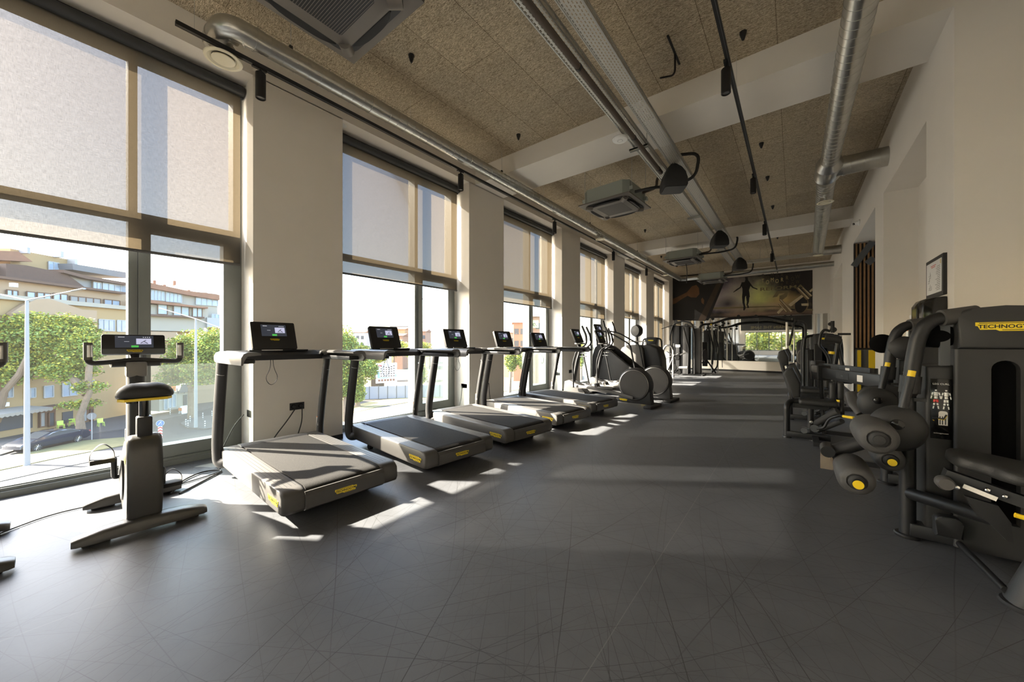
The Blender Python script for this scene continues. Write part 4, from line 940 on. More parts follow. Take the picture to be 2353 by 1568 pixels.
# ---------------- upright bikes ----------------
def make_bike(lab):
    t = thing('exercise_bike', lab, 'exercise bike', (0, 0, 0), 0, 'upright exercise bikes by the nearest window')
    # stabilisers: long tapered feet along local y
    for nm, x, hw in (('rear_stabiliser', 0.0, 0.315), ('front_stabiliser', 0.72, 0.27)):
        rings = []
        for y, k, zt in ((-hw, .70, .058), (-hw+.02, .92, .066), (-hw*.6, 1.0, .088), (0, 1.0, .100), (hw*.6, 1.0, .088), (hw-.02, .92, .066), (hw, .70, .058)):
            w = 0.062*k
            rings.append([(x-w, y, .022), (x-w, y, zt-.020), (x-w+.010, y, zt-.004), (x-w*.4, y, zt), (x+w*.4, y, zt), (x+w-.010, y, zt-.004), (x+w, y, zt-.020), (x+w, y, .022)])
        m = mb('bike_grey'); m.loft(rings); st = m.build(nm, None, t, smooth=50)
        for s in (-1, 1):
            m = mb('rubber'); m.tube([(x, s*(hw-.07), 0), (x, s*(hw-.07), .03)], 0.03, n=14); m.box((x-.03, s*(hw-.16), .006), (x+.03, s*(hw-.07), .03)); m.build('foot', None, st)
    # body shell
    prof = [(-0.015, 0.085), (-0.045, 0.30), (-0.04, 0.52), (-0.015, 0.60), (0.035, 0.635), (0.12, 0.625), (0.20, 0.575), (0.30, 0.50), (0.42, 0.47), (0.56, 0.44), (0.66, 0.34), (0.70, 0.20), (0.72, 0.07), (0.35, 0.055), (0.06, 0.075)]
    m = mb('bike_grey'); m.prism(prof, -0.085, 0.085, axis='y', bev=0.03, seg=4); m.build('body_shell', None, t, smooth=50)
    for s in (-1, 1):
        m = mb('shell_dark'); m.lathe([(0.17, 0), (0.165, 0.012), (0.05, 0.02)], (0.37, s*0.083, 0.30), (0, s, 0), 36); m.build('crank_cover', None, t)
    m = mb('shell_dark'); m.tube([(0.58, 0, 0.30), (0.60, 0, 0.75), (0.65, 0, 1.08)], 0.062, n=16, ell=(0.85, 1.0)); m.build('column', None, t)
    m = mb('shell_grey'); m.box((0.575, -0.058, 0.99), (0.70, 0.058, 1.105), 0.012); m.build('column_bracket', None, t)
    # seat post and saddle
    m = mb('tube_dark'); m.box((0.02, -0.038, 0.58), (0.11, 0.038, 0.755), 0.01); m.mat('black_gloss'); m.tube([(0.065, 0, 0.70), (0.065, 0, 0.89)], 0.026, n=14); m.build('seat_post', None, t)
    rings = []
    for x, w, z0, z1 in ((-0.085, .085, .905, .945), (-0.075, .118, .893, .965), (-0.03, .138, .886, .985), (0.03, .135, .884, .988), (0.08, .105, .884, .983), (0.13, .055, .886, .978), (0.18, .034, .890, .972), (0.205, .020, .900, .960)):
        r = []
        for i in range(20):
            a = 2*PI*i/20; cy = math.cos(a); cz = math.sin(a); zm = (z0*.45+z1*.55)
            zm = z0+0.022; y = w*math.copysign(abs(cy)**0.7, cy); z = zm+(z1-zm)*cz if cz > 0 else zm-(zm-z0)*abs(cz)**0.35
            if cz > 0.3: z -= 0.010*math.exp(-(y/0.022)**2)*(1 if x < 0.1 else 0)
            r.append((x, y, z))
        rings.append(r)
    m = mb('pad'); m.loft(rings); sd = m.build('saddle', None, t, smooth=60)
    m = mb('yellow'); m.prism([(-.078, -.10), (-.03, -.128), (.03, -.125), (.08, -.095), (.15, -.035), (.15, .035), (.08, .095), (.03, .125), (-.03, .128), (-.078, .10)], .873, .889, axis='z'); m.build('saddle_rim', None, sd, smooth=0)
    # handlebar with upright grips
    hb = [(0.56, -0.245, 1.245), (0.56, -0.245, 1.105), (0.60, -0.18, 1.105), (0.64, 0, 1.122), (0.60, 0.18, 1.105), (0.56, 0.245, 1.105), (0.56, 0.245, 1.245)]
    m = mb('pad'); m.tube(hb, 0.0185, n=14, fil=0.05); h = m.build('handlebar', None, t)
    for s in (-1, 1):
        m = mb('shell_mid'); m.tube([(0.56, s*0.245, 1.13), (0.56, s*0.245, 1.255)], 0.023, n=16)
        m.mat('silver'); m.tube([(0.552, s*0.240, 1.15), (0.552, s*0.240, 1.235)], 0.0175, n=12)
        m.build('grip', None, h)
    for s in (-1, 1):
        m = mb('pad'); m.tube([(0.62, s*0.055, 1.09), (0.60, s*0.135, 1.09)], 0.024, n=14, ell=(0.9, 1)); m.build('elbow_rest', None, t)
    # cup holders
    for z in (0.90, 0.80):
        m = mb('black_gloss'); m.lathe([(0.040, 0), (0.046, 0), (0.046, 0.014), (0.040, 0.014)], (0.50, 0.02, z), n=24, cap=False); m.box((0.53, 0.0, z), (0.57, 0.04, z+.012)); m.build('bottle_holder', None, t)
    # console
    d = Vector((0.05, 0, 0.155)); a = Vector((0.735, 0, 1.165)); L = d.length; dn = d.normalized()
    M = frameM(a+dn*L/2, (0, -1, 0), dn)
    m = mb('black'); m.M = M; m.prism(rrect(0.178, L/2, 0.015, 4), -0.035, 0.0, axis='z', bev=0.004); m.build('screen_unit', None, t)
    m = mb('steel_dark'); m.M = M; m.box((-.174, -L/2+.002, 0), (.174, -L/2+.042, 0.0015)); m.build('lower_band', None, t, smooth=0)
    screen_ui(t, M @ Matrix.Translation((0, 0.02, 0.0005)), 0.215, 0.10)
    logo(t, M @ Vector((0, -L/2+.024, 0.002)), (0, -1, 0), dn, 0.09, detail=True)
    m = mb('tube_dark'); m.tube([(0.68, 0, 1.04), (0.80, 0, 1.20)], 0.030, n=12); m.build('screen_arm', None, t)
    # cranks and pedals
    c = Vector((0.37, 0, 0.30))
    for s, ang in ((1, math.radians(115)), (-1, math.radians(-65))):
        e = c+Vector((0.17*math.cos(ang), 0, 0.17*math.sin(ang))); e.z = c.z+0.165*math.sin(ang)
        m = mb('black'); m.tube([(c.x, s*0.10, c.z), (c.x, s*0.125, c.z), (e.x, s*0.13, e.z)], 0.016, n=10, fil=0.02); m.build('crank', None, t)
        y0, y1 = s*0.125, s*0.240
        m = mb('black_soft'); m.box((e.x-.05, min(y0, y1), e.z-.018), (e.x+.05, max(y0, y1), e.z+.014), 0.006); pd = m.build('pedal', None, t)
        m = mb('rubber'); m.tube([(e.x, y0, e.z), (e.x, y0+s*.005, e.z+.06), (e.x, (y0+y1)/2, e.z+.125), (e.x, y1-s*.0, e.z+.055), (e.x, y1, e.z)], 0.012, n=8, fil=0.06, sub=6, ell=(0.25, 1.6)); m.build('strap', None, pd)
    logo(t, (0.14, 0.0865, 0.46), (-1, 0, 0), (0, 0, 1), 0.15, detail=False)
    m = mb('sticker'); m.box((0.55, .060, .52), (0.57, .0635, .60)); m.build('warning_sticker', None, t, smooth=0)
    return t
bk = make_bike('nearest full exercise bike, standing by the left window')
bk.location = (-3.42, 0.385, 0); bk.rotation_euler = (0, 0, PI-math.radians(2))
o = dup(bk, (-3.40, -0.44, 0), PI-math.radians(0), 'exercise bike cut off by the left picture edge')

# ---------------- ellipticals ----------------
def make_elliptical(lab):
    """origin at the rear foot, x forward"""
    t = thing('elliptical_trainer', lab, 'elliptical trainer', (0, 0, 0), 0, 'elliptical trainers beside the treadmills')
    m = mb('black_soft'); m.box((-0.05, -0.30, 0.0), (0.10, 0.30, 0.055), 0.015); m.build('rear_foot', None, t)
    # drive housing: thick rounded wheel with flat discs
    c = (0.36, 0, 0.42)
    m = mb('shell_dark'); m.lathe([(0.30, -0.105), (0.325, -0.085), (0.335, -0.04), (0.335, 0.04), (0.325, 0.085), (0.30, 0.105)], c, (0, 1, 0), 48); m.prism([(0.02, 0.05), (0.05, 0.30), (0.36, 0.35), (0.75, 0.12), (0.75, 0.05)], -0.09, 0.09, axis='y', bev=0.01); m.build('drive_housing', None, t)
    for s in (-1, 1):
        m = mb('disc_grey'); m.lathe([(0.285, 0), (0.283, 0.008), (0.02, 0.010)], (c[0], s*0.105, c[2]), (0, s, 0), 48); dsk = m.build('side_disc', None, t)
        m = mb('silver'); m.lathe([(0.290, 0.0), (0.297, 0.004), (0.290, 0.007)], (c[0], s*0.105, c[2]), (0, s, 0), 48, cap=False); m.build('disc_ring', None, dsk)
    logo(t, (0.045, 0, 0.52), (0, -1, 0), (0.2, 0, 1), 0.10, detail=False)
    logo(t, (0.58, 0.0925, 0.105), (-1, 0, 0), (0, 0, 1), 0.17, detail=False)
    m = mb('shell_dark'); m.box((0.55, -0.06, 0.05), (1.90, 0.06, 0.13), 0.02); m.build('base_beam', None, t)
    m = mb('bike_grey'); m.prism([(1.45, .06), (1.45, .18), (1.62, .33), (1.86, .42), (1.98, .38), (2.02, .06)], -0.11, 0.11, axis='y', bev=0.02, seg=3); m.build('front_housing', None, t)
    m = mb('black_soft'); m.box((1.86, -0.30, 0.0), (2.02, 0.30, 0.055), 0.015); m.build('front_foot', None, t)
    for s, off in ((1, 0.0), (-1, 1.0)):
        y = s*0.20
        # link arm from the crank to the front and foot platform
        za = 0.16 if off == 0 else 0.36
        m = mb('shell_grey'); m.tube([(0.36, s*0.135, za if off == 0 else 0.55), (1.05, y, 0.30), (1.72, y, 0.30)], 0.026, n=10, ell=(1.3, 0.8)); m.build('link_arm', None, t)
        m = mb('shell_mid'); m.box((0.72, y-0.075, 0.30), (1.10, y+0.075, 0.345), 0.015); m.prism([(1.06, .33), (1.10, .40), (1.14, .40), (1.12, .31)], y-0.075, y+0.075, axis='y'); m.build('foot_platform', None, t)
        m = mb('silver'); m.tube([(0.95, s*0.11, 0.20), (1.75, s*0.11, 0.34)], 0.016, n=10); m.build('guide_rail', None, t)
        # moving handle
        xo = -0.10 if off else 0.08
        m = mb('tube_dark'); m.tube([(1.60+xo*.5, s*0.27, 0.28), (1.66, s*0.27, 0.80), (1.64-xo, s*0.27, 1.10), (1.40-xo, s*0.27, 1.22), (1.40-xo, s*0.26, 1.40), (1.52-xo, s*0.25, 1.62)], 0.018, n=12, fil=0.09); hd = m.build('moving_handle', None, t)
        m = mb('pad'); m.tube([(1.41-xo, s*0.26, 1.30), (1.42-xo, s*0.258, 1.42), (1.52-xo, s*0.25, 1.62)], 0.022, n=12, fil=0.05); m.build('grip', None, hd)
    m = mb('shell_dark'); m.tube([(1.80, 0, 0.36), (1.70, 0, 0.85), (1.62, 0, 1.08), (1.68, 0, 1.26)], 0.045, n=14, fil=0.08, ell=(1.2, .8)); m.build('column', None, t)
    m = mb('tube_dark'); m.tube([(1.60, 0.24, 1.12), (1.44, 0.20, 1.10), (1.50, 0, 1.10), (1.44, -0.20, 1.10), (1.60, -0.24, 1.12)], 0.018, n=12, fil=0.06); m.build('fixed_handlebar', None, t)
    for z in (1.02, 0.95):
        m = mb('chrome'); m.lathe([(0.035, 0), (0.041, 0), (0.041, 0.014), (0.035, 0.014)], (1.50, 0.02, z), n=20, cap=False); m.box((1.53, 0.0, z), (1.64, 0.03, z+.012)); m.build('bottle_holder', None, t)
    m = mb('shell_grey'); m.box((1.56, -0.13, 1.225), (1.70, 0.13, 1.255), 0.008); m.build('tray', None, t)
    d = Vector((0.13, 0, 0.30)); a = Vector((1.63, 0, 1.27)); L = d.length; dn = d.normalized(); M = frameM(a+dn*L/2, (0, -1, 0), dn)
    m = mb('black'); m.M = M; m.prism(rrect(0.17, L/2, 0.015, 4), -0.04, 0.0, axis='z', bev=0.004); m.build('screen_unit', None, t)
    screen_ui(t, M @ Matrix.Translation((0, 0.055, 0.0005)), 0.19, 0.11); logo(t, M @ Vector((0, -0.05, 0.0005)), (0, -1, 0), dn, 0.08, detail=False)
    return t
el = make_elliptical('nearest elliptical trainer, next to the farthest treadmill'); el.location = (-2.15, 7.22, 0); el.rotation_euler = (0, 0, PI-math.radians(3))
dup(el, (-2.05, 8.22, 0), PI-math.radians(3), 'second elliptical trainer, beside the stair climber')

# ---------------- stair climber ----------------
def make_climber(lab):
    t = thing('stair_climber', lab, 'stair climber', (0, 0, 0), 0, 'stair climbers past the ellipticals')
    side = [(0.05, 0.03), (0.02, 0.30), (0.10, 0.42), (1.05, 1.15), (1.22, 1.22), (1.36, 1.15), (1.44, 0.9), (1.46, 0.05), (1.0, 0.02)]
    for s in (-1, 1):
        m = mb('shell_dark'); lo, hi = sorted((s*0.27, s*0.37)); m.prism(side, lo, hi, axis='y', bev=0.02, seg=3); m.build('side_panel', None, t)
    for k in range(5):
        x = 0.16+k*0.21; z = 0.30+k*0.18
        m = mb('black_soft'); m.box((x, -0.265, z-.03), (x+0.26, 0.265, z), 0.006); m.box((x+.20, -0.265, z), (x+.23, 0.265, z+.17)); m.build('step', None, t, smooth=0)
    m = mb('black'); m.box((0.3, -0.26, 0.04), (1.38, 0.26, 0.30)); m.build('inner_drive', None, t, smooth=0)
    for s in (-1, 1):
        m = mb('tube_dark'); m.tube([(1.30, s*0.33, 1.15), (1.36, s*0.33, 1.62), (0.95, s*0.33, 1.52), (0.42, s*0.33, 1.22), (0.30, s*0.33, 0.62)], 0.020, n=12, fil=0.10); m.build('handrail', None, t)
        m = mb('tube_dark'); m.tube([(1.05, s*0.33, 1.54), (1.15, s*0.30, 1.85)], 0.018, n=12); m.build('grip', None, t)
    m = mb('shell_mid'); m.tube([(1.36, 0, 1.1), (1.40, 0, 1.45)], 0.07, n=14, ell=(.7, 1.2)); m.build('column', None, t)
    m = mb('silver'); m.box((1.26, -0.16, 1.43), (1.42, 0.16, 1.46), 0.01); m.build('tray', None, t)
    d = Vector((0.11, 0, 0.30)); a = Vector((1.34, 0, 1.48)); L = d.length; dn = d.normalized(); M = frameM(a+dn*L/2, (0, -1, 0), dn)
    m = mb('shell_dark'); m.M = M; m.prism(rrect(0.20, L/2, 0.02, 4), -0.045, 0.0, axis='z', bev=0.004); m.build('screen_unit', None, t)
    screen_ui(t, M @ Matrix.Translation((0, 0.03, 0.0005)), 0.22, 0.14)
    return t
cl = make_climber('nearer stair climber with a triangular dark side panel'); cl.location = (-2.85, 9.35, 0); cl.rotation_euler = (0, 0, PI)
cl['group'] = 'stair climbers'; del cl['group']
t = thing('housed_cardio_machine', 'dark rounded cardio machine with a pale top grab bar behind the stair climber', 'cardio machine', (-3.45, 10.55, 0))
m = mb('shell_mid'); m.prism([(-.62, .05), (-.60, .95), (-.52, 1.12), (-.35, 1.20), (.02, 1.20), (.10, 1.10), (.14, .60), (.20, .05)], -.30, .10, axis='y', bev=.05, seg=4); m.build('front_shell', None, t, smooth=50)
m = mb('shell_dark'); m.prism([(.0, .05), (-.1, 1.0), (-.02, 1.18), (.25, 1.22), (.48, 1.12), (.58, .80), (.62, .05)], -.22, .30, axis='y', bev=.06, seg=4); m.build('rear_shell', None, t, smooth=50)
m = mb('silver'); m.tube([(-.45, -.1, 1.15), (-.45, -.1, 1.30), (.12, -.1, 1.30), (.12, -.1, 1.15)], .016, n=10, fil=.04); m.build('grab_bar', None, t)
m = mb('shell_dark'); m.lathe([(.03, -.12), (.16, -.09), (.19, 0), (.16, .09), (.03, .12)], (-.28, .3, 1.62), (.4, 1, 0), 28); m.tube([(-.28, .3, 1.5), (-.25, .3, 1.1)], .03, n=10); m.build('fan_head', None, t)
# ---------------- strength machines on the right ----------------
def rounded_top(x0, x1, z0, z1, r, n=8, crown=0.0):
    p = [(x0, z0), (x1, z0)]
    for i in range(n+1):
        a = PI/2*i/n; p.append((x1-r+r*math.cos(a), z1-r+r*math.sin(a)))
    if crown: p.append(((x0+x1)/2, z1+crown))
    for i in range(n+1):
        a = PI/2+PI/2*i/n; p.append((x0+r+r*math.cos(a), z1-r+r*math.sin(a)))
    return p
def tower(t, T, plate_text=None, url=True, logo_w=0.22, big=True):
    """selectorised weight tower facing -y; T translation. cover x 0..0.34, label box x -0.125..0, y 0..0.30, top z 1.46"""
    def b_(mat): m = mb(mat); m.M = T; return m
    W = 0.34; s0, s1 = 0.120, 0.222
    # cover front as a frame round the dark slot: left, right, top, bottom + body behind
    m = b_('tower_shell')
    m.prism([(0, 0.03), (s0, 0.03), (s0, 1.10), (s0, 1.215), (0, 1.215)], 0.0, 0.06, axis='y')
    m.prism([(s1, 0.03), (W, 0.03), (W, 1.215), (s1, 1.215)], 0.0, 0.06, axis='y')
    sl = [(s0, 1.215)]+[(s0, 1.10)]+[((s0+s1)/2-(s1-s0)/2*math.cos(PI*i/10), 1.10+(s1-s0)/2*math.sin(PI*i/10)) for i in range(1, 10)]+[(s1, 1.10), (s1, 1.215)]
    m.prism(sl, 0.0, 0.06, axis='y'); m.box((s0, 0, 0.03), (s1, 0.06, 0.22))
    m.box((0, 0.06, 0.03), (W, 0.30, 1.215))
    for x in (0.0, W): m.tube([(x, 0.018, 0.03), (x, 0.018, 1.215)], 0.018, n=14)
    m.build('tower_cover', None, t, smooth=40)
    m = b_('void'); m.box((s0, 0.052, 0.22), (s1, 0.0595, 1.16)); m.build('weight_slot', None, t, smooth=0)
    m = b_('tower_shell'); m.prism(rounded_top(-0.004, W+0.004, 1.2165, 1.455, 0.055, crown=0.010), -0.006, 0.29, axis='y', bev=0.018, seg=4); m.build('tower_hood', None, t, smooth=50)
    m = b_('tower_shell'); m.prism([(-0.125, 0.04), (-0.008, 0.03), (-0.008, 1.115), (-0.125, 1.105)], 0.045, 0.28, axis='y', bev=0.02, seg=4); m.build('label_box', None, t, smooth=50)
    m = b_('steel_dark'); m.box((-0.06, 0.06, 1.10), (-0.02, 0.10, 1.38)); m.build('rod', None, t)
    logo(t, T @ Vector((0.17, -0.0065, 1.345)), (1, 0, 0), (0, 0, 1), logo_w, detail=big)
    if plate_text:
        m = b_('black_gloss'); m.box((-0.105, 0.041, 0.66), (-0.018, 0.046, 1.03), 0.002); lp = m.build('instruction_plate', None, t)
        M0 = T @ Matrix.Translation((-0.0615, 0.0405, 0))
        def tx(s, x, z, size, mat='white_ink', xs=1.0): text('lettering', s, size, mat, lp, None, M=M0 @ Matrix.Translation((x, 0, z)) @ Euler((PI/2, 0, 0)).to_matrix().to_4x4(), xs=xs, ext=0.0004)
        tx(plate_text, 0.0, 0.998, 0.0145, xs=1.05)
        if url: tx('technogym.com', 0.0, 0.695, 0.0095)
        # two muscle figures
        for cx, red in ((-0.021, True), (0.021, False)):
            m = mb('white_ink'); m.M = M0
            def lm(a, b2, r): m.tube([(cx+a[0], 0, a[1]), (cx+b2[0], 0, b2[1])], r, n=6)
            lm((0, .955), (0, .963), .0045); lm((0, .925), (0, .948), .0095); lm((0, .908), (0, .922), .0075)
            for s in (-1, 1):
                lm((s*.013, .945), (s*.016, .93), .0035); lm((s*.017, .925), (s*.020, .907), .0028)
                lm((s*.006, .880), (s*.008, .868), .0045); lm((s*.009, .862), (s*.011, .845), .0032)
                if not red: lm((s*.005, .902), (s*.006, .886), .005)
            m.build('muscle_figure', None, lp, smooth=0)
            if red:
                m = mb('red_ink'); m.M = M0
                for s in (-1, 1): m.tube([(cx+s*.005, 0, .902), (cx+s*.007, 0, .886)], .0055, n=6)
                m.build('muscle_highlight', None, lp, smooth=0)
        m = mb('sticker'); m.M = M0; m.prism(rounded_top(-0.010, 0.027, 0.745, 0.832, 0.012), -0.0005, 0.0003, axis='y'); m.build('machine_drawing', None, lp, smooth=0)
        m = mb('ink'); m.M = M0
        for x in (-0.004, 0.006, 0.018): m.box((x-.0022, -.0009, .75), (x+.0022, .0, .80))
        m.tube([(-.035, -.0008, .787), (-.012, -.0008, .788), (.010, -.0008, .784), (.022, -.0008, .812)], .0042, n=6); m.build('machine_drawing_lines', None, lp, smooth=0)
        m = mb('yellow'); m.M = M0; m.tube([(-.012, -.0018, .782), (.012, -.0018, .778), (.024, -.0018, .806)], .0018, n=6); m.tube([(-.034, -.0015, .775), (-.028, -.0015, .770)], .002, n=6); m.build('machine_drawing_pad', None, lp, smooth=0)
def roller_pad(t, T, x, z, y0, y1, r, cap='black', puff=0.012):
    """cylindrical cushion along y with puckered ends"""
    n = 32; rings = []
    L = y1-y0
    for k, (f, rr) in enumerate([(.02, .40), (0.0, .56), (.012, .76), (.045, .92), (.11, 1.0), (.30, 1.03), (.70, 1.03), (.91, 1.0), (.965, .93), (1.0, .80), (1.0, .60), (1.0, .42)]):
        ring = []
        for i in range(n):
            a = 2*PI*i/n; w = 1.0
            if k in (1, 2, 3, 8, 9, 10): w = 1-0.035*max(0, math.cos(8*a))**4
            ring.append((x+r*rr*w*math.cos(a), y0+L*f+(0.006 if k in (0, ) else 0), z+r*rr*w*math.sin(a)))
        rings.append(ring)
    m = mb('pad_light'); m.M = T; m.loft(rings); p = m.build('roller_pad', None, t, smooth=55)
    m = mb('black_soft'); m.M = T; m.lathe([(r*.48, 0.0), (r*.46, 0.012), (r*.30, 0.022), (r*.28, 0.03), (r*.1, 0.034)], (x, y0+.004, z), (0, -1, 0), 28); m.build('end_cap', None, p)
    if cap == 'yellow':
        m = mb('black_gloss'); m.M = T; m.lathe([(r*.30, .03), (r*.30, .05)], (x, y0, z), (0, -1, 0), 20); m.build('pin', None, p)
        m = mb('yellow'); m.M = T; m.lathe([(r*.29, .05), (r*.29, .056)], (x, y0, z), (0, -1, 0), 20); m.build('pin_cap', None, p)
    return p
def foot(m, x, y, r=0.062):
    m.lathe([(r, 0), (r*1.02, 0.012), (r*.94, 0.02), (r*.8, 0.022)], (x, y, 0), n=28)

def make_leg_machine(lab, variant):
    O = Vector((0.90, 3.40, 0)); T = Matrix.Translation(-O)
    t = thing('leg_curl_machine' if variant == 'curl' else 'leg_extension_machine', lab, 'weight machine', O)
    def b_(mat): m = mb(mat); m.M = T; return m
    tower(t, T @ Matrix.Translation((0.772, 3.33, 0)), 'LEG CURL' if variant == 'curl' else 'EXTENSION')
    Yp = 3.36
    mt = [(0.578, 3.42, 0.0), (0.578, 3.42, 0.95)] + [tuple(onY(x, y, Yp)) for x, y in ((2090, 905), (2099, 828), (2109, 778), (2123, 750), (2147, 734), (2172, 730))] + [(0.84, 3.40, 1.425)]
    m = b_('tube_dark'); m.tube([mt[0], mt[1]], 0.039, n=24); foot(m, 0.578, 3.42); m.build('front_post', None, t)
    m = b_('tube_dark'); m.tube(mt[1:], 0.038, n=24, fil=0.05, sub=6); m.build('arched_tube', None, t)
    m = b_('tube_dark'); p = mt[1]; q = mt[2]; m.tube([onY(2089, 903, Yp), onY(2093, 864, Yp)], 0.049, n=24); m.build('clamp_sleeve', None, t)
    a = Vector(mt[7]); d = (Vector(mt[8])-a).normalized()
    m = b_('pad_light'); m.tube([a-d*0.02, a+d*0.14], 0.049, n=24); m.build('collar', None, t)
    m = b_('black'); m.box((0.58, 3.37, 0.02), (1.36, 3.47, 0.10), 0.006); m.build('base_beam', None, t)
    m = b_('black'); m.box((0.60, 3.38, 0.88), (0.70, 3.42, 0.90)); m.build('tube_bracket', None, t)
    m = b_('tube_dark'); m.tube([onY(2093, 1135, 3.38), onY(2290, 1196, 3.0)], 0.036, n=20); m.build('cross_tube', None, t)
    m = b_('tube_dark'); a = onZ(2205, 1250, 0.06); c_ = onZ(2312, 1372, 0.03); c_.z = 0.06; m.tube([a, c_], 0.016, n=12); m.build('brace', None, t)
    m = b_('shell_dark'); m.tube([(0.87, 2.83, 0.015), (0.93, 2.80, 0.30), (1.0, 2.80, 0.52)], [0.078, 0.058, 0.05], n=28); foot(m, 0.87, 2.83, 0.092); m.build('rear_leg', None, t)
    m = b_('shell_dark'); m.tube([(1.36, 3.42, 0.0), (1.36, 3.42, 0.40)], 0.045, n=20); foot(m, 1.36, 3.42); m.tube([(1.36, 3.42, 0.38), (1.30, 3.3, 0.50), (1.25, 3.0, 0.50)], 0.04, n=16); m.build('seat_post', None, t)
    m = b_('black'); m.prism(rounded_top(0.665, 0.775, 0.10, 0.22, 0.03), 3.26, 3.33, axis='y', bev=0.01); m.build('tower_handle', None, t)
    # thigh pad, seat, backrest
    m = b_('pad'); rings = []
    for x, ya, yb, k in ((0.650, 2.97, 3.05, .35), (0.656, 2.92, 3.08, .75), (0.675, 2.885, 3.12, .95), (0.71, 2.87, 3.15, 1), (0.745, 2.865, 3.17, 1), (0.765, 2.83, 3.19, 1), (0.785, 2.79, 3.21, 1), (0.82, 2.768, 3.225, 1), (1.12, 2.76, 3.23, 1), (1.17, 2.77, 3.22, .95), (1.19, 2.80, 3.19, .7)):
        r_ = []
        for i in range(24):
            an = 2*PI*i/24; cy, cz = math.cos(an), math.sin(an)
            r_.append((x, (ya+yb)/2+(yb-ya)/2*math.copysign(abs(cy)**.35, cy), 0.035+0.036*k*math.copysign(abs(cz)**.55, cz)))
        rings.append(r_)
    m.loft(rings)
    R = Matrix.Translation((0.92, 3.0, 0.56)) @ Matrix.Rotation(math.radians(9), 4, 'Y') @ Matrix.Translation((-0.92, -3.0, 0))
    m.bm.transform(T @ R @ T.inverted()); m.build('thigh_pad', None, t, smooth=60)
    m = b_('pad'); m.box((1.16, 2.80, 0.50), (1.36, 3.22, 0.58), 0.03); m.build('seat', None, t, smooth=60)
    m = b_('pad'); m.prism([(1.32, 0.60), (1.40, 0.60), (1.55, 1.22), (1.47, 1.26)], 2.82, 3.20, axis='y', bev=0.028, seg=4)
    (m.build('backrest', None, t, smooth=60) if variant != 'curl' else m.bm.free())
    m = b_('black'); 
    a, c_ = onY(2168, 1088, 2.98), onY(2400, 1170, 2.90)
    bar3(m, a, c_, 0.06, 0.055); m.build('slide_rail', None, t, smooth=0)
    m = b_('sticker'); a, c_ = onY(2213, 1117, 2.90), onY(2291, 1148, 2.875); bar3(m, a, c_, 0.004, 0.022); m.build('position_scale', None, t, smooth=0)
    m = b_('shell_mid'); a = onY(2166, 1106, 2.93); m.lathe([(0.032, 0), (0.034, .01), (0.034, .05), (0.028, .065)], a, (0, -1, 0), 22); m.build('rail_end_cap', None, t)
    for (px, py) in ((2198, 1120), (2268, 1126), (2308, 1141)):
        a = onY(px, py, 2.89); m = b_('chrome'); m.lathe([(0.011, 0), (0.010, .012), (0.005, .015)], a, (0, -1, 0), 14); m.build('bolt', None, t)
    m = b_('black'); pl = [tuple((onY(x, y, 2.95).x, onY(x, y, 2.95).z)) for x, y in ((2215, 1138), (2290, 1160), (2320, 1200), (2325, 1245), (2310, 1240), (2270, 1200), (2240, 1180))]
    m.prism(pl, 2.93, 2.96, axis='y'); m.build('pivot_plate', None, t, smooth=0)
    m = b_('yellow'); m.tube([onY(2332, 1184, 2.75), onY(2372, 1196, 2.75)], 0.011, n=12); m.build('release_lever', None, t)
    # lens shaped pulley cover behind the arch
    if variant == 'curl':
        c = onY(2153, 773, 3.42); m = b_('void'); m.lathe([(0.01, .035), (.05, .032), (.09, .018), (.108, 0), (.09, -.018), (.01, -.03)], c, (0, -1, 0), 36, sc=(0.66, 0.92)); m.build('pulley_cover', None, t)
    # lever with cam and roller pads
    c = onY(2062, 985, 3.10)
    m = b_('pad'); m.lathe([(0.01, .055), (.06, .050), (.12, .030), (.150, .0), (.150, -.015), (.10, -.04), (.01, -.045)], c, (0.10, -1, 0), 44, sc=(0.90, 0.86)); m.build('cam_cover', None, t, smooth=50)
    c2 = onY(2062, 976, 3.03); m = b_('black_gloss'); m.lathe([(.030, 0), (.028, .018), (.012, .026)], c2, (0, -1, 0), 24); m.build('cam_hub', None, t)
    p1, p2 = onY(2075, 938, 3.04), onY(2093, 866, 3.06); m = b_('tube_dark'); m.tube([p1, p2], 0.0215, n=18); m.build('start_lever', None, t)
    m = b_('yellow'); m.tube([p2, p2+(p2-p1).normalized()*0.035], 0.0165, n=16); m.build('lever_tip', None, t)
    if variant == 'curl':
        roller_pad(t, T, 0.372, 0.712, 2.85, 3.22, 0.090)
        roller_pad(t, T, 0.282, 0.458, 2.83, 3.20, 0.083, 'yellow')
        roller_pad(t, T, 0.475, 0.515, 3.24, 3.52, 0.074, 'yellow')
        m = b_('shell_dark'); m.tube([onY(1905, 1040, 3.22), onY(2060, 994, 3.22)], 0.042, n=18); m.build('lever_arm', None, t)
        m = b_('tube_dark'); a = onY(1900, 1030, 3.22); m.tube([a+Vector((0, .03, 0)), a+Vector((0, -.09, -.005))], 0.037, n=18); m.tube([a, Vector((0.282, 3.14, 0.458)), Vector((0.282, 2.9, 0.458))], 0.018, n=12, fil=.05); m.tube([(0.372, 2.9, .712), (0.372, 3.25, .712), (0.49, 3.25, .72)], 0.018, n=12, fil=.04); m.tube([(0.47, 3.25, .50), (0.47, 3.55, .50), (0.52, 3.55, .66)], 0.016, n=12, fil=.04); m.build('pad_axle', None, t)
        m = b_('plastic_clear'); a = onY(1890, 1030, 3.26); m.box((a.x-.012, 3.255, a.z-.14), (a.x+.055, 3.262, a.z+.0), 0.002); m.build('clear_guard', None, t)
    return t
lc = make_leg_machine('big dark LEG CURL machine filling the right edge of the picture', 'curl')
le = make_leg_machine('leg extension machine standing directly behind the leg curl machine', 'extension')
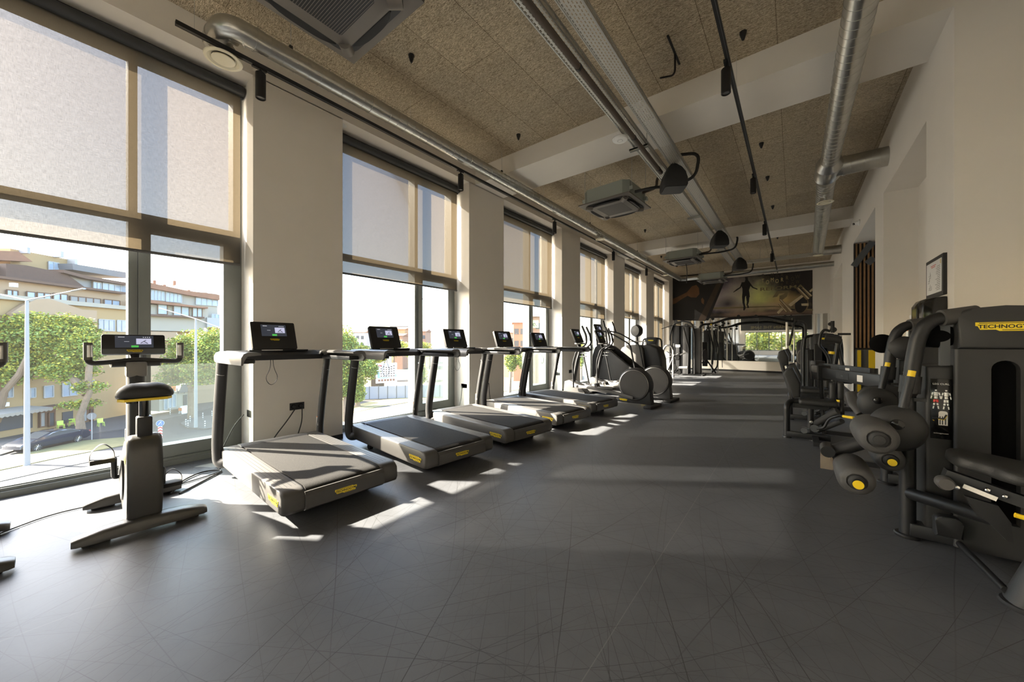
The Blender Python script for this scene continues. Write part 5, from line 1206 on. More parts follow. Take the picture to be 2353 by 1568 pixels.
le.location = (0.97, 4.57, 0)
# extra shield plates of the leg extension
def on_le(name, mat, fn, lab=None):
    m = mb(mat); fn(m); m.bm.transform(Matrix.Translation(-Vector(le.location))); o = m.build(name, None, le, smooth=50); return o
on_le('shield_plate', 'shell_dark', lambda m: m.prism([(p.x, p.z) for p in [onY(x, y, 4.5) for x, y in ((1968, 905), (1985, 888), (2040, 884), (2070, 890), (2070, 960), (2000, 965), (1985, 950), (1970, 925))]], 4.46, 4.50, axis='y', bev=0.01))
on_le('pulley_cover', 'void', lambda m: m.lathe([(0.01, .03), (.07, .02), (.085, 0), (.01, -.02)], onY(2027, 790, 4.62), (0, -1, 0), 30))
on_le('pulley_cover', 'shell_dark', lambda m: m.lathe([(0.01, .03), (.08, .02), (.10, 0), (.01, -.02)], onY(2078, 800, 4.50), (0, -1, 0), 30))
on_le('shin_pad', 'pad_light', lambda m: m.tube([onY(1960, 905, 4.55), onY(1966, 928, 4.45), onY(1984, 950, 4.4)], 0.055, n=18, ell=(0.6, 1)))

# ---- seated hip machines (two) facing the wall ----
def make_seat_machine(lab, withyellow=True):
    O = Vector((0.2, 6.1, 0)); T = Matrix.Translation(-O)
    t = thing('hip_machine', lab, 'weight machine', O, 0, 'seated hip machines with reclined backrests')
    def b_(mat): m = mb(mat); m.M = T; return m
    Y = 6.1
    Q = lambda x, y, yy=Y: onY(x, y, yy)
    m = b_('tube_dark'); a = Q(1808, 1000, 6.02); a.z = 0.0; m.tube([a, Vector((a.x, 6.02, 0.42)), Q(1816, 922), Q(1868, 922)], 0.036, n=18, fil=0.12, sub=8); foot(m, a.x, 6.02, 0.05); m.build('frame_tube', None, t)
    m = b_('black'); m.box((-0.08, 5.98, 0.02), (0.36, 6.06, 0.09), 0.006); m.box((0.18, 5.6, 0.02), (0.24, 6.6, 0.07)); m.build('base_beam', None, t)
    m = b_('tube_dark'); c = Q(1863, 990); m.tube([(c.x, Y, 0.05), (c.x, Y, 0.46)], 0.034, n=16); m.build('seat_post', None, t)
    m = b_('pad'); m.box((0.045, 5.90, 0.455), (0.43, 6.30, 0.535), 0.036, 4); m.build('seat', None, t, smooth=60)
    def pads(name, pts, hw, mat='pad'):
        m = b_(mat); m.prism([(Q(x, y).x, Q(x, y).z) for x, y in pts], Y-hw, Y+hw, axis='y', bev=0.024, seg=4); return m.build(name, None, t, smooth=60)
    pads('backrest', ((1822, 845), (1806, 848), (1800, 858), (1822, 912), (1838, 910), (1840, 880)), 0.17)
    pads('headrest', ((1803, 803), (1790, 808), (1786, 822), (1798, 842), (1812, 838), (1812, 820)), 0.12)
    m = b_('black'); m.tube([Q(1792, 822), Q(1806, 870), Q(1822, 920)], 0.022, n=10); m.box((Q(1822, 918).x, 6.04, .40), (0.34, 6.16, .455)); m.build('back_support', None, t)
    m = b_('tube_dark'); m.tube([Q(1878, 985, 5.85), Q(1893, 985, 5.80), Q(1905, 962, 5.78), Q(1930, 955, 5.70), Q(1940, 957, 5.6)], 0.014, n=12, fil=.06); hb = m.build('side_handle', None, t)
    m = b_('yellow'); m.tube([Q(1938, 957, 5.6), Q(1962, 961, 5.5)], 0.016, n=12); m.build('handle_grip', None, hb)
    # leg arms with clamp pads
    m = b_('black_soft'); m.tube([Q(1872, 975), Q(1925, 945, 5.9)], 0.04, n=12, ell=(1, .7)); m.tube([Q(1880, 990), Q(1935, 968, 5.8)], 0.03, n=12); m.build('leg_arm', None, t)
    for x in (1912, 1930):
        m = b_('pad'); a = Q(x, 900, 5.95); m.box((a.x-.03, 5.88, a.z-.10), (a.x+.035, 6.02, a.z+.12), 0.028, 4); m.build('knee_pad', None, t, smooth=60)
        m = b_('tube_dark'); m.tube([Q(x+4, 905, 6.0), Q(x+6, 960, 6.0)], 0.020, n=12); m.build('knee_arm', None, t)
    # adjuster wheel and gears
    m = b_('steel_dark'); c = Q(1872, 985, 5.98)
    m.lathe([(0.045, -.01), (0.045, .01)], c, (0, 1, 0), 20); m.lathe([(0.035, -.012), (0.035, .012)], Q(1848, 990, 5.98), (0, 1, 0), 16); m.tube([Q(1842, 980, 5.95), Q(1860, 985, 5.95)], 0.008, n=8); m.build('adjuster', None, t)
    m = b_('silver'); m.lathe([(0.016, 0), (0.018, 0.02), (0.01, 0.024)], Q(1864, 970, 5.97), (0, -1, 0), 14); m.tube([Q(1850, 1012, 6.05), Q(1882, 1015, 5.95)], 0.007, n=8); m.build('adjuster_bolt', None, t)
    # long boxed beam toward the wall and its end block
    a = Vector((0.293, 6.0, 0.875)); c_ = Vector((0.75, 4.93, 0.868)) 
    d = (c_-a); L = d.length; dn = d.normalized(); R = Matrix((dn, dn.cross(Vector((0, 0, -1))), Vector((0, 0, 1)))).transposed()
    m = b_('black'); m.cbox((a+c_)/2, (L, 0.05, 0.13), 0.004, R=R); bm_ = m.build('beam', None, t)
    fr = lambda s: a+d*s
    side = dn.cross(Vector((0, 0, 1))).normalized()
    if side.dot(Vector((0, 0, 0))-a) < 0: side = -side
    M = frameM(T @ (fr(0.62)+side*0.0262), dn, (0, 0, 1))
    m = mb('sticker'); m.M = M; m.box((-.045, -.035, 0), (.045, .035, .001)); m.build('sticker', None, bm_, smooth=0)
    M = frameM(T @ (fr(0.36)+side*0.0262), dn, (0, 0, 1)); m = mb('shell_dark'); m.M = M; m.box((-.11, -.035, 0), (.11, .035, .001)); m.mat('steel_dark'); m.box((-.02, -.006, .001), (.02, .006, .002)); m.build('nameplate', None, bm_, smooth=0)
    a2 = a-dn*0.06
    m = b_('black'); m.cbox(a2, (0.15, 0.14, 0.19), 0.012, R=R); wb = m.build('end_block', None, t)
    m = b_('shell_mid'); m.cbox(a2+Vector((0, 0, .045))+side*0.072, (0.13, 0.006, 0.08), 0.002, R=R); m.cbox(a2-dn*0.085, (0.022, 0.15, 0.19), 0.004, R=R); m.build('end_panel', None, wb)
    m = b_('tube_dark'); m.tube([a2+Vector((0, 0, -.05)), a2+Vector((0.02, 0.1, -.45)), (0.3, 6.1, 0.08)], 0.022, n=12); m.build('block_post', None, t)
    m = b_('black'); m.tube([(0.78, 4.98, 0.05), (0.78, 4.98, 0.93)], 0.03, n=12); m.box((0.3, 5.0, .02), (0.8, 5.06, .07)); m.build('wall_side_post', None, t)
    return t
hm = make_seat_machine('nearer seated hip machine with a reclined black backrest, foremost of the two')
dup(hm, (0.225, 7.55, 0), 0, 'farther seated hip machine, right behind the nearer one')

# ---- simple selectorised machines (dark, distant) ----
def make_tower_machine(lab, plate='CHEST PRESS', grp='distant weight towers with yellow badges'):
    t = thing('weight_machine', lab, 'weight machine', (0, 0, 0), 0, grp)
    tower(t, Matrix.Translation((-0.17, 0.0, 0)), None, logo_w=0.19, big=False)
    for s in (-1, 1):
        m = mb('tube_dark'); m.tube([(s*0.33, 0.15, 0), (s*0.33, 0.15, 1.15), (s*0.30, 0.15, 1.40), (s*0.14, 0.15, 1.42)], 0.028, n=14, fil=0.10, sub=6); foot(m, s*.33, .15, .045); m.build('arched_tube', None, t)
    m = mb('black'); m.box((-.33, .11, .02), (.33, .19, .09)); m.box((-.04, -.9, .02), (.04, .15, .09)); m.build('base_beam', None, t, smooth=0)
    m = mb('pad'); m.box((-.20, -.75, .46), (.20, -.38, .54), 0.03, 4); m.build('seat', None, t, smooth=60)
    m = mb('tube_dark'); m.tube([(0, -.56, .05), (0, -.56, .47)], 0.03, n=12); m.build('seat_post', None, t)
    return t
a = make_tower_machine('distant weight machine with a yellow badge between window pillars'); a.location = (-3.93, 12.85, 0)
dup(a, (0.52, 10.2, 0), 0.25, 'distant weight machine with two yellow badges near the slat screen')
dup(a, (0.50, 12.2, 0), 0.1, 'farthest weight machine on the right, half hidden in front of the niche')
# cable arm machine in front of the slats
t = thing('cable_arm_machine', 'black machine with a bent tube handle and forearm pad in front of the small mirror', 'weight machine', (0.62, 9.1, 0))
T = Matrix.Translation((-0.62, -9.1, 0)); Yc = 9.1; Q = lambda x, y, yy=Yc: onY(x, y, yy)
def b_(mat): m = mb(mat); m.M = T; return m
m = b_('tube_dark'); m.tube([Q(1908, 885), Q(1918, 840), Q(1925, 795), Q(1930, 780)], 0.05, n=16, ell=(1, .8)); m.build('column', None, t)
m = b_('tube_dark'); m.tube([Q(1938, 880), Q(1936, 840), Q(1926, 795)], 0.03, n=14); m.tube([Q(1890, 895), Q(1900, 850)], 0.03, n=12); m.build('support_tube', None, t)
m = b_('tube_dark'); m.tube([Q(1903, 845), Q(1905, 825), Q(1893, 805), Q(1882, 795), Q(1886, 768), Q(1894, 757), Q(1908, 762)], 0.024, n=14, fil=.08); m.build('bent_handle', None, t)
m = b_('pad'); m.tube([Q(1896, 776, 9.0), Q(1932, 782, 9.0)], 0.07, n=18); m.build('forearm_pad', None, t)
m = b_('yellow'); m.tube([Q(1912, 808), Q(1911, 814)], 0.052, n=16); m.build('yellow_ring', None, t)
m = b_('black_soft'); m.tube([Q(1925, 768), Q(1955, 768)], 0.02, n=10); m.lathe([(0.05, -.015), (0.05, .015)], Q(1915, 758), (0, 1, 0), 18); m.lathe([(0.035, -.02), (0.035, .02)], Q(1908, 745), (0, 1, 0), 18); m.tube([Q(1913, 765), Q(1913, 738)], 0.03, n=10); m.build('pulley_head', None, t)
m = b_('black'); m.box((0.2, 9.05, .0), (0.95, 9.15, .07)); m.box((0.55, 8.8, 0), (0.62, 9.5, .07)); m.build('base_beam', None, t, smooth=0)

# ---------------- far end: multi station, cable crossover, arch trainer ----------------
Yt = 15.3; Q = lambda x, y, yy=Yt: onY(x, y, yy)
t = thing('multi_station_tower', 'tall dark multi-station weight tower at the far left corner', 'weight machine', (-3.75, Yt, 0)); T = Matrix.Translation((3.75, -Yt, 0))
xa, xb = Q(1543, 800).x, Q(1583, 800).x
m = b_('shell_dark'); m.box((xa, Yt, .05), (xa+.30, Yt+.35, 1.95), 0.03); m.box((xa+.42, Yt, .05), (xb, Yt+.35, 1.95), 0.03); m.build('weight_cover', None, t)
m = b_('black'); m.box((xa+.30, Yt+.08, .05), (xa+.42, Yt+.3, 1.95)); m.build('weight_slot', None, t, smooth=0)
m = b_('shell_mid'); m.box((xb+.05, Yt+.3, .05), (xb+.35, Yt+.6, 1.85), 0.03); m.build('rear_cover', None, t)
for x0_, dx in ((1541, 1), (1597, -1)):
    m = b_('tube_dark'); p = Q(x0_, 870); m.tube([(p.x, Yt-.1, 0), (p.x, Yt-.1, 1.6), (p.x+dx*.12, Yt, 2.05), (p.x+dx*.45, Yt, 2.12)], 0.032, n=12, fil=.2); foot(m, p.x, Yt-.1, .05); m.build('arched_tube', None, t)
m = b_('tube_dark'); m.tube([Q(1580, 860), Q(1582, 800), Q(1570, 752)], 0.022, n=10, fil=.1); m.tube([Q(1520, 756, 14.9), Q(1545, 748, 15), Q(1600, 752, 15)], 0.014, n=8); m.build('pull_bar', None, t)
m = b_('white_plastic'); m.box((Q(1552, 793).x, Yt-.006, Q(1552, 798).z), (Q(1563, 793).x, Yt-.001, Q(1552, 792).z)); m.box((xa+.06, Yt-.006, 1.12), (xa+.10, Yt-.001, 1.24)); m.build('label_plate', None, t, smooth=0)
m = b_('silver'); m.tube([Q(1560, 845, 14.9), Q(1580, 845, 14.9)], 0.05, n=14); m.build('foot_roller', None, t)
m = b_('black'); m.box((xa-.1, Yt-.15, 0), (xb+.5, Yt+.6, .05)); m.build('base', None, t, smooth=0)
m = b_('black_soft'); m.lathe([(.07, -.03), (.07, .03)], Q(1553, 740), (0, 1, 0), 16); m.lathe([(.06, -.03), (.06, .03)], Q(1577, 747), (0, 1, 0), 16); m.build('pulley', None, t)

Yt = 16.6; t = thing('cable_crossover', 'wide black cable crossover frame standing in front of the mirrors', 'weight machine', (-1.5, Yt, 0)); T = Matrix.Translation((1.5, -Yt, 0))
ZT = 2.02
pl = Q(1608, 745, Yt); pr = Q(1851, 745, Yt)
m = b_('tube_dark'); m.tube([(pl.x, Yt, 0), (pl.x, Yt, ZT), (pl.x+.5, Yt, ZT+.02), (pl.x+1.0, Yt, ZT+.22), (pr.x-1.2, Yt, ZT+.24), (pr.x-.5, Yt, ZT+.02), (pr.x, Yt, ZT), (pr.x, Yt, 0)], 0.045, n=14, fil=.2); foot(m, pl.x, Yt, .07); foot(m, pr.x, Yt, .07); m.build('main_frame', None, t)
m = b_('tube_dark'); m.tube([(pl.x+.35, Yt-.15, ZT-.02), (pl.x+1.1, Yt-.15, ZT+.18), (pr.x-1.2, Yt-.15, ZT+.20), (pr.x-.4, Yt-.15, ZT)], 0.022, n=10, fil=.2); m.build('pull_up_bar', None, t)
for x in (1636, 1650, 1808, 1824):
    m = b_('silver'); p = Q(x, 800, Yt); m.tube([(p.x, Yt, .05), (p.x, Yt, ZT)], 0.035 if x in (1636, 1808) else 0.018, n=12); m.build('guide_column', None, t)
for x in (1620, 1838):
    m = b_('shell_dark'); p = Q(x, 800, Yt); m.box((p.x-.09, Yt-.06, .3), (p.x+.09, Yt+.06, 1.3), 0.02); m.build('weight_stack', None, t)
    m = b_('shell_mid'); m.lathe([(.10, -.04), (.12, 0), (.10, .04)], (p.x+.02, Yt-.1, .75), (0, 1, 0), 20, sc=(2.2, .9)); m.build('stack_shield', None, t)
for (x, y) in ((1613, 742), (1626, 733), (1638, 733), (1697, 727), (1737, 727), (1645, 748), (1661, 748), (1661, 741), (1804, 728), (1818, 728), (1835, 742)):
    m = b_('black_soft'); p = Q(x, y, Yt-.1); m.lathe([(.055, -.02), (.055, .02)], p, (0, 1, 0), 16); m.build('pulley', None, t)
for pts in (((1626, 745), (1640, 800), (1637, 838)), ((1640, 760), (1652, 800), (1648, 845), (1636, 856)), ((1614, 858), (1650, 862)), ((1622, 825), (1645, 858)), ((1827, 735), (1812, 795)), ((1608, 834), (1630, 834))):
    m = b_('tube_dark'); m.tube([Q(x, y, Yt-.05) for x, y in pts], 0.028, n=10, fil=.15); m.build('brace', None, t)
m = b_('yellow'); p = Q(1634, 746, Yt-.2); m.lathe([(.03, 0), (.03, .02)], p, (0, -1, 0), 12); m.build('yellow_knob', None, t)
for (x1_, y1_, x2_, y2_) in ((1650, 745, 1644, 800), (1656, 748, 1660, 845)):
    m = b_('cable'); m.tube([Q(x1_, y1_, Yt-.1), Q(x2_, y2_, Yt-.1)], 0.012, n=6); m.build('cable', None, t)

Yt = 13.9; t = thing('arch_trainer', 'black abdominal trainer with a silver arch, left of the multi-station tower', 'weight machine', (-3.7, Yt, 0)); T = Matrix.Translation((3.7, -Yt, 0))
m = b_('shell_grey'); p0 = Q(1524, 860, Yt); p1 = Q(1547, 860, Yt); m.tube([(p0.x, Yt, .0), (p0.x, Yt, 1.02), (p0.x+.10, Yt, 1.17), (p1.x-.10, Yt, 1.17), (p1.x, Yt, 1.02), (p1.x, Yt, .0)], 0.035, n=14, fil=.12, sub=8); m.build('arch_tube', None, t)
m = b_('pad'); m.tube([Q(1503, 842, Yt), Q(1516, 836, Yt), Q(1528, 830, Yt)], 0.07, n=14, ell=(.6, 1.2)); m.build('seat', None, t)
m = b_('void'); m.lathe([(.12, -.02), (.14, 0), (.12, .02)], Q(1548, 845, Yt), (.5, 1, 0), 24); m.lathe([(.10, -.03), (.10, .03)], Q(1556, 822, Yt), (.3, 1, 0), 20); m.lathe([(.09, -.03), (.09, .03)], Q(1560, 855, Yt), (.3, 1, 0), 20); m.build('disc', None, t)
m = b_('black'); m.tube([Q(1530, 825, Yt), Q(1545, 818, Yt), Q(1558, 828, Yt)], 0.02, n=8); m.tube([Q(1532, 808, Yt), Q(1548, 818, Yt), Q(1562, 812, Yt)], 0.02, n=8); m.tube([Q(1520, 858, Yt), Q(1560, 862, Yt)], 0.03, n=8); m.tube([Q(1535, 850, Yt), Q(1550, 815, Yt)], 0.035, n=8); m.build('linkage', None, t)
m = b_('silver'); m.tube([Q(1563, 816, Yt), Q(1576, 811, Yt)], 0.022, n=10); m.build('handle', None, t)
m = b_('pad'); p = Q(1503, 815, Yt+.3); m.lathe([(.06, -.07), (.09, -.05), (.09, .05), (.06, .07)], Q(1506, 812, Yt), (0, 1, 0), 20, sc=(1.5, .8)); m.build('side_pad', None, t)
m = b_('tube_dark'); m.tube([Q(1506, 812, Yt), Q(1518, 835, Yt), (p0.x, Yt, .3)], 0.02, n=8); m.build('pad_arm', None, t)
# dumbbells-like roller bench between the climbers and the tower
Yt = 11.7; t = thing('roller_bench', 'low bench with black rollers and a chrome hoop behind the second elliptical', 'bench', (-3.2, Yt, 0)); T = Matrix.Translation((3.2, -Yt, 0))
m = b_('chrome'); m.tube([(Q(1452, 850, Yt).x, Yt-.25, .45), Q(1453, 826, Yt), Q(1476, 826, Yt), Q(1486, 838, Yt), (Q(1487, 850, Yt).x, Yt-.1, .1)], 0.022, n=12, fil=.12); m.build('hoop', None, t)
for i in range(4):
    m = b_('pad'); a = Q(1455+i*7, 846, Yt-.1); m.tube([a, a+Vector((.20, .25, .14))], 0.05, n=14); m.build('roller', None, t)
m = b_('black'); m.box((Q(1452, 850, Yt).x, Yt-.3, 0), (Q(1490, 850, Yt).x, Yt+.2, .32)); m.build('base', None, t)
# ---------------- the street outside ----------------
ZG = -8.25
simple('asphalt', (0.036, 0.036, 0.036), 0.85, noise=0.15, nscale=0.6); simple('pavement', (0.079, 0.073, 0.066), 0.85, noise=0.12, nscale=0.5)
simple('concrete_light', (0.116, 0.109, 0.094), 0.8, noise=0.1, nscale=0.3); simple('kerb', (0.165, 0.158, 0.149), 0.8)
simple('dry_grass', (0.187, 0.165, 0.066), 0.9, noise=0.45, nscale=0.9); simple('dirt', (0.089, 0.066, 0.040), 0.9, noise=0.4, nscale=0.25)
simple('plaster_yellow', (0.361, 0.246, 0.115), 0.8, noise=0.08, nscale=0.5); simple('plaster_peach', (0.369, 0.254, 0.156), 0.8, noise=0.06, nscale=0.5); simple('plaster_cream', (0.352, 0.316, 0.253), 0.8, noise=0.05, nscale=0.5)
simple('plaster_grey', (0.280, 0.271, 0.257), 0.8); simple('plaster_white', (0.361, 0.357, 0.343), 0.8); simple('plaster_orange', (0.325, 0.180, 0.108), 0.8, noise=0.08, nscale=0.6)
simple('roof_brown', (0.090, 0.052, 0.036), 0.8, noise=0.2, nscale=2); simple('roof_red', (0.248, 0.122, 0.068), 0.8, noise=0.25, nscale=2); simple('roof_grey', (0.162, 0.158, 0.153), 0.8, noise=0.15, nscale=1); simple('roof_eave', (0.108, 0.059, 0.036), 0.7)
simple('win_glass', (0.30, 0.36, 0.42), 0.15, noise=0.3, nscale=0.8); simple('win_dark', (0.07, 0.075, 0.08), 0.2); simple('win_frame', (0.370, 0.370, 0.361), 0.5); simple('door_wood', (0.126, 0.059, 0.027), 0.6); simple('curtain', (0.280, 0.271, 0.253), 0.8)
simple('leaf', (0.20, 0.27, 0.045), 0.55, noise=0.6, nscale=0.9); simple('leaf_yellow', (0.46, 0.42, 0.05), 0.55, noise=0.5, nscale=0.9); simple('bark', (0.24, 0.17, 0.11), 0.9, noise=0.3, nscale=4)
simple('pole_paint', (0.325, 0.316, 0.303), 0.5); simple('car_paint', (0.012, 0.018, 0.035), 0.15, spec=0.6, coat=0.8); simple('sign_blue', (0.03, 0.14, 0.50), 0.4); simple('lime', (0.55, 0.70, 0.10), 0.5); simple('awning', (0.316, 0.280, 0.226), 0.8)
simple('hoarding', (0.290, 0.299, 0.326), 0.5); simple('poster_blue', (0.25, 0.42, 0.68), 0.5); simple('sign_green', (0.55, 0.72, 0.25), 0.5)
m = mb('asphalt'); m.box((-600, -300, ZG-0.5), (-6.0, 400, ZG)); struct(m.build('street_ground', smooth=0))
def gp(name, mat, pts, h, lab, cat):
    m = mb(mat); P = [onZ(x, y, ZG) for x, y in pts]; m.prism([(p.x, p.y) for p in P], ZG-0.02, ZG+h, axis='z'); return tag(m.build(name, smooth=0), lab, cat, kind='structure')
gp('pavement', 'pavement', [(-80, 1048), (60, 1022), (300, 985), (520, 930), (520, 905), (300, 945), (-80, 1000)], 0.10, 'far pavement in front of the yellow buildings', 'pavement')
gp('parking_strip', 'concrete_light', [(-80, 1056), (0, 1048), (60, 1030), (115, 1019), (60, 1008), (-80, 1020)], 0.12, 'bright concrete strip beside the parked car', 'pavement')
gp('grass_verge', 'dry_grass', [(-80, 1098), (0, 1082), (140, 1052), (300, 1022), (300, 1005), (190, 1014), (60, 1042), (-80, 1066)], 0.06, 'dry grass verge between the parked car and the road', 'grass')
gp('cycle_path', 'pavement', [(-80, 1130), (0, 1108), (150, 1074), (300, 1044), (300, 1026), (140, 1056), (0, 1086), (-80, 1102)], 0.05, 'paved path along the verge', 'path')
gp('traffic_island', 'pavement', [(415, 975), (430, 965), (470, 958), (560, 950), (560, 975), (470, 988), (430, 985)], 0.12, 'low traffic island with bollards', 'traffic island')
gp('grass_verge', 'dry_grass', [(740, 968), (860, 938), (1000, 915), (1260, 890), (1260, 880), (1000, 905), (860, 922), (740, 950)], 0.06, 'sunny grass verge below the white hoarding', 'grass')
gp('pavement', 'concrete_light', [(740, 998), (860, 965), (940, 948), (1010, 936), (1010, 920), (860, 940), (740, 968)], 0.10, 'bright pavement beside the road below the second window', 'pavement')
gp('building_plot', 'dirt', [(700, 935), (1000, 908), (1260, 880), (1260, 840), (700, 850)], 0.05, 'brown earth of the building plot behind the hoarding', 'earth')

class Facade:
    def __init__(s, a, b): s.a = Vector((a.x, a.y, 0)); s.b = Vector((b.x, b.y, 0)); s.e = (s.b-s.a).normalized(); s.n = Vector((-s.e.y, s.e.x, 0)); s.ang = math.atan2(s.e.y, s.e.x)
    def hit(s, x, y, d=0.0):
        r = ray(x, y); o = s.a+s.n*d; t = o.dot(s.n)/r.dot(s.n); p = r*t; return ((p-s.a).dot(s.e), CAMH+p.z)
    def root(s, name, lab, cat, grp=None): return thing(name, lab, cat, (s.a.x, s.a.y, ZG), s.ang, grp)
    def box(s, par, name, mat, x0, x1, y0, y1, d0, d1, bev=0, ref=None):
        s0, za = s.hit(x0, y0, d0); s1, _ = s.hit(x1, y0, d0); xr = ref if ref is not None else x0
        zt = s.hit(xr, y0, d0)[1]; zb = s.hit(xr, y1, d0)[1]
        m = mb(mat); m.box((s0, d0, zb-ZG), (s1, d1, zt-ZG)); return m.build(name, None, par, smooth=0)
    def window(s, par, x0, x1, y0, y1, n=2, fr='win_frame', gl='win_glass', d=0.0):
        s0 = s.hit(x0, y0, d)[0]; s1 = s.hit(x1, y0, d)[0]; zt = s.hit(x0, y0, d)[1]-ZG; zb = s.hit(x0, y1, d)[1]-ZG
        m = mb(gl); m.box((s0, d-.06, zb), (s1, d+.05, zt)); g = m.build('window', None, par, smooth=0)
        m = mb(fr); w = 0.09
        for a in [s0+(s1-s0)*i/n for i in range(n+1)]: m.box((a-w/2, d-.12, zb), (a+w/2, d-.03, zt))
        for z in (zb, zt): m.box((s0, d-.12, z-w/2), (s1, d-.03, z+w/2))
        m.build('window_frame', None, g, smooth=0); return g
F = Facade(onZ(130, 985, ZG), onZ(290, 955, ZG))
b = F.root('apartment_building', 'long yellow apartment building with a brown roof across the street', 'building')
F.box(b, 'wall', 'plaster_yellow', -90, 300, 690, 1010, 0, 14, ref=130)
F.box(b, 'cornice', 'plaster_cream', -90, 300, 688, 698, -0.5, 0.3, ref=130)
# curved parapet
m = mb('plaster_peach'); pts = [F.hit(x, y, -0.35) for x, y in ((20, 720), (50, 700), (80, 688), (110, 687), (150, 700), (185, 712), (218, 714), (218, 740), (20, 740))]; m.prism([(p[0], p[1]-ZG) for p in pts], -0.6, -0.1, axis='y'); m.build('curved_parapet', None, b, smooth=0)
F.box(b, 'penthouse', 'plaster_peach', -90, 292, 652, 720, 2.5, 12, ref=130)
F.box(b, 'eave', 'roof_eave', -90, 292, 651, 656, 1.6, 12, ref=130)
m = mb('roof_brown'); pr = [F.hit(x, y, 3.0) for x, y in ((14, 650), (14, 606), (60, 610), (152, 629), (196, 661))]; m.prism([(p[0], p[1]-ZG) for p in pr], 3.0, 10.0, axis='y'); m.build('mansard_roof', None, b, smooth=0)
F.box(b, 'upper_block', 'plaster_yellow', 24, 168, 578, 640, 7, 13, ref=60)
F.box(b, 'upper_block', 'plaster_cream', -90, 12, 610, 660, 4, 12, ref=0)
m = mb('roof_red'); pr = [F.hit(x, y, 6.5) for x, y in ((-60, 575), (22, 578), (56, 602), (-60, 596))]; m.prism([(p[0], p[1]-ZG) for p in pr], 5.5, 9, axis='y'); m.build('side_roof', None, b, smooth=0)
m = mb('roof_grey'); pr = [F.hit(x, y, 5) for x, y in ((166, 606), (290, 626), (292, 640), (168, 620))]; m.prism([(p[0], p[1]-ZG) for p in pr], 5, 11, axis='y'); m.build('slate_roof', None, b, smooth=0)
F.box(b, 'attic_wall', 'plaster_grey', 150, 214, 632, 668, 3.5, 9, ref=160); F.box(b, 'attic_wall', 'plaster_peach', 214, 292, 640, 682, 3.3, 9, ref=230)
m = mb('roof_eave'); pr = [F.hit(x, y, 2.6) for x, y in ((147, 620), (200, 634), (292, 650), (292, 656), (200, 641), (147, 627))]; m.prism([(p[0], p[1]-ZG) for p in pr], 2.6, 9, axis='y'); m.build('attic_eave', None, b, smooth=0)
for (x0, x1, y0, y1, n) in ((60, 80, 670, 690, 1), (84, 116, 672, 692, 2), (121, 154, 674, 694, 2), (160, 230, 680, 708, 4), (238, 274, 688, 712, 2), (14, 40, 666, 694, 2)): F.window(b, x0, x1, y0, y1, n, 'door_wood', 'curtain' if x0 in (160, ) else 'win_glass', 2.4)
for (x0, x1, y0, y1, n) in ((214, 231, 648, 670, 2), (235, 289, 650, 676, 4), (111, 134, 601, 620, 2)): F.window(b, x0, x1, y0, y1, n, d=3.2 if x0 > 200 else 6.9)
for (x0, x1, y0, y1, n) in ((8, 28, 888, 915, 2), (56, 80, 894, 916, 2), (100, 121, 888, 915, 1), (142, 176, 880, 912, 2), (196, 214, 874, 898, 2), (226, 262, 734, 760, 3), (268, 290, 736, 762, 2), (20, 45, 745, 775, 2), (90, 120, 752, 780, 2), (150, 180, 748, 775, 2)): F.window(b, x0, x1, y0, y1, n)
for i, (x0, x1, y0, y1, mt) in enumerate(((88, 128, 946, 984, 'door_wood'), (144, 168, 948, 974, 'win_dark'), (184, 216, 938, 972, 'door_wood'), (66, 75, 948, 985, 'win_dark'), (0, 56, 950, 992, 'win_dark'))):
    F.box(b, 'shop_front', mt, x0, x1, y0, y1, -0.08, 0.1)
    if mt == 'door_wood': F.window(b, x0+3, x0+15, y0+3, y1-2, 1, 'door_wood', 'curtain', -0.1); F.window(b, x0+23, x1-4, y0+3, y1-3, 1, 'door_wood', 'win_dark', -0.1)
m = mb('roof_eave'); s0, z0 = F.hit(86, 941, -1.0); s1, _ = F.hit(230, 941, -1.0); m.box((s0, -1.0, z0-ZG), (s1, 0.1, z0-ZG+0.15)); m.build('canopy', None, b, smooth=0)
for (x, y) in ((34, 651), (63, 568), (140, 577), (172, 595)): F.box(b, 'chimney', 'plaster_white', x, x+7, y, y+14, 6, 7)
for (x, y) in ((30, 650), (10, 926)): F.box(b, 'air_conditioner', 'white_plastic', x, x+12, y, y+9, -0.4, 0.0)
F2 = Facade(onZ(300, 953, ZG), onZ(443, 935, ZG))
b = F2.root('apartment_building', 'paler terraced apartment building with terracotta roofs, right part of the first window', 'building')
F2.box(b, 'wall', 'plaster_peach', 322, 540, 733, 960, 2, 14, ref=345)
F2.box(b, 'terrace_wall', 'plaster_cream', 322, 478, 700, 760, 0.6, 12, ref=345)
F2.box(b, 'upper_wall', 'plaster_cream', 322, 500, 660, 735, 3, 12, ref=345)
m = mb('roof_red'); pr = [F2.hit(x, y, 2.2) for x, y in ((322, 645), (345, 650), (430, 668), (505, 678), (505, 690), (430, 678), (345, 662), (322, 657))]; m.prism([(p[0], p[1]-ZG) for p in pr], 2.2, 10, axis='y'); m.build('tiled_roof', None, b, smooth=0)
m = mb('roof_red'); pr = [F2.hit(x, y, 0) for x, y in ((322, 687), (345, 690), (450, 704), (475, 706), (475, 710), (345, 697), (322, 693))]; m.prism([(p[0], p[1]-ZG) for p in pr], -0.4, 4, axis='y'); m.build('lower_roof', None, b, smooth=0)
for (x0, x1, y0, y1, n) in ((347, 378, 666, 689, 4), (381, 417, 670, 693, 4), (450, 500, 684, 700, 4)): F2.window(b, x0, x1, y0, y1, n, d=2.9)
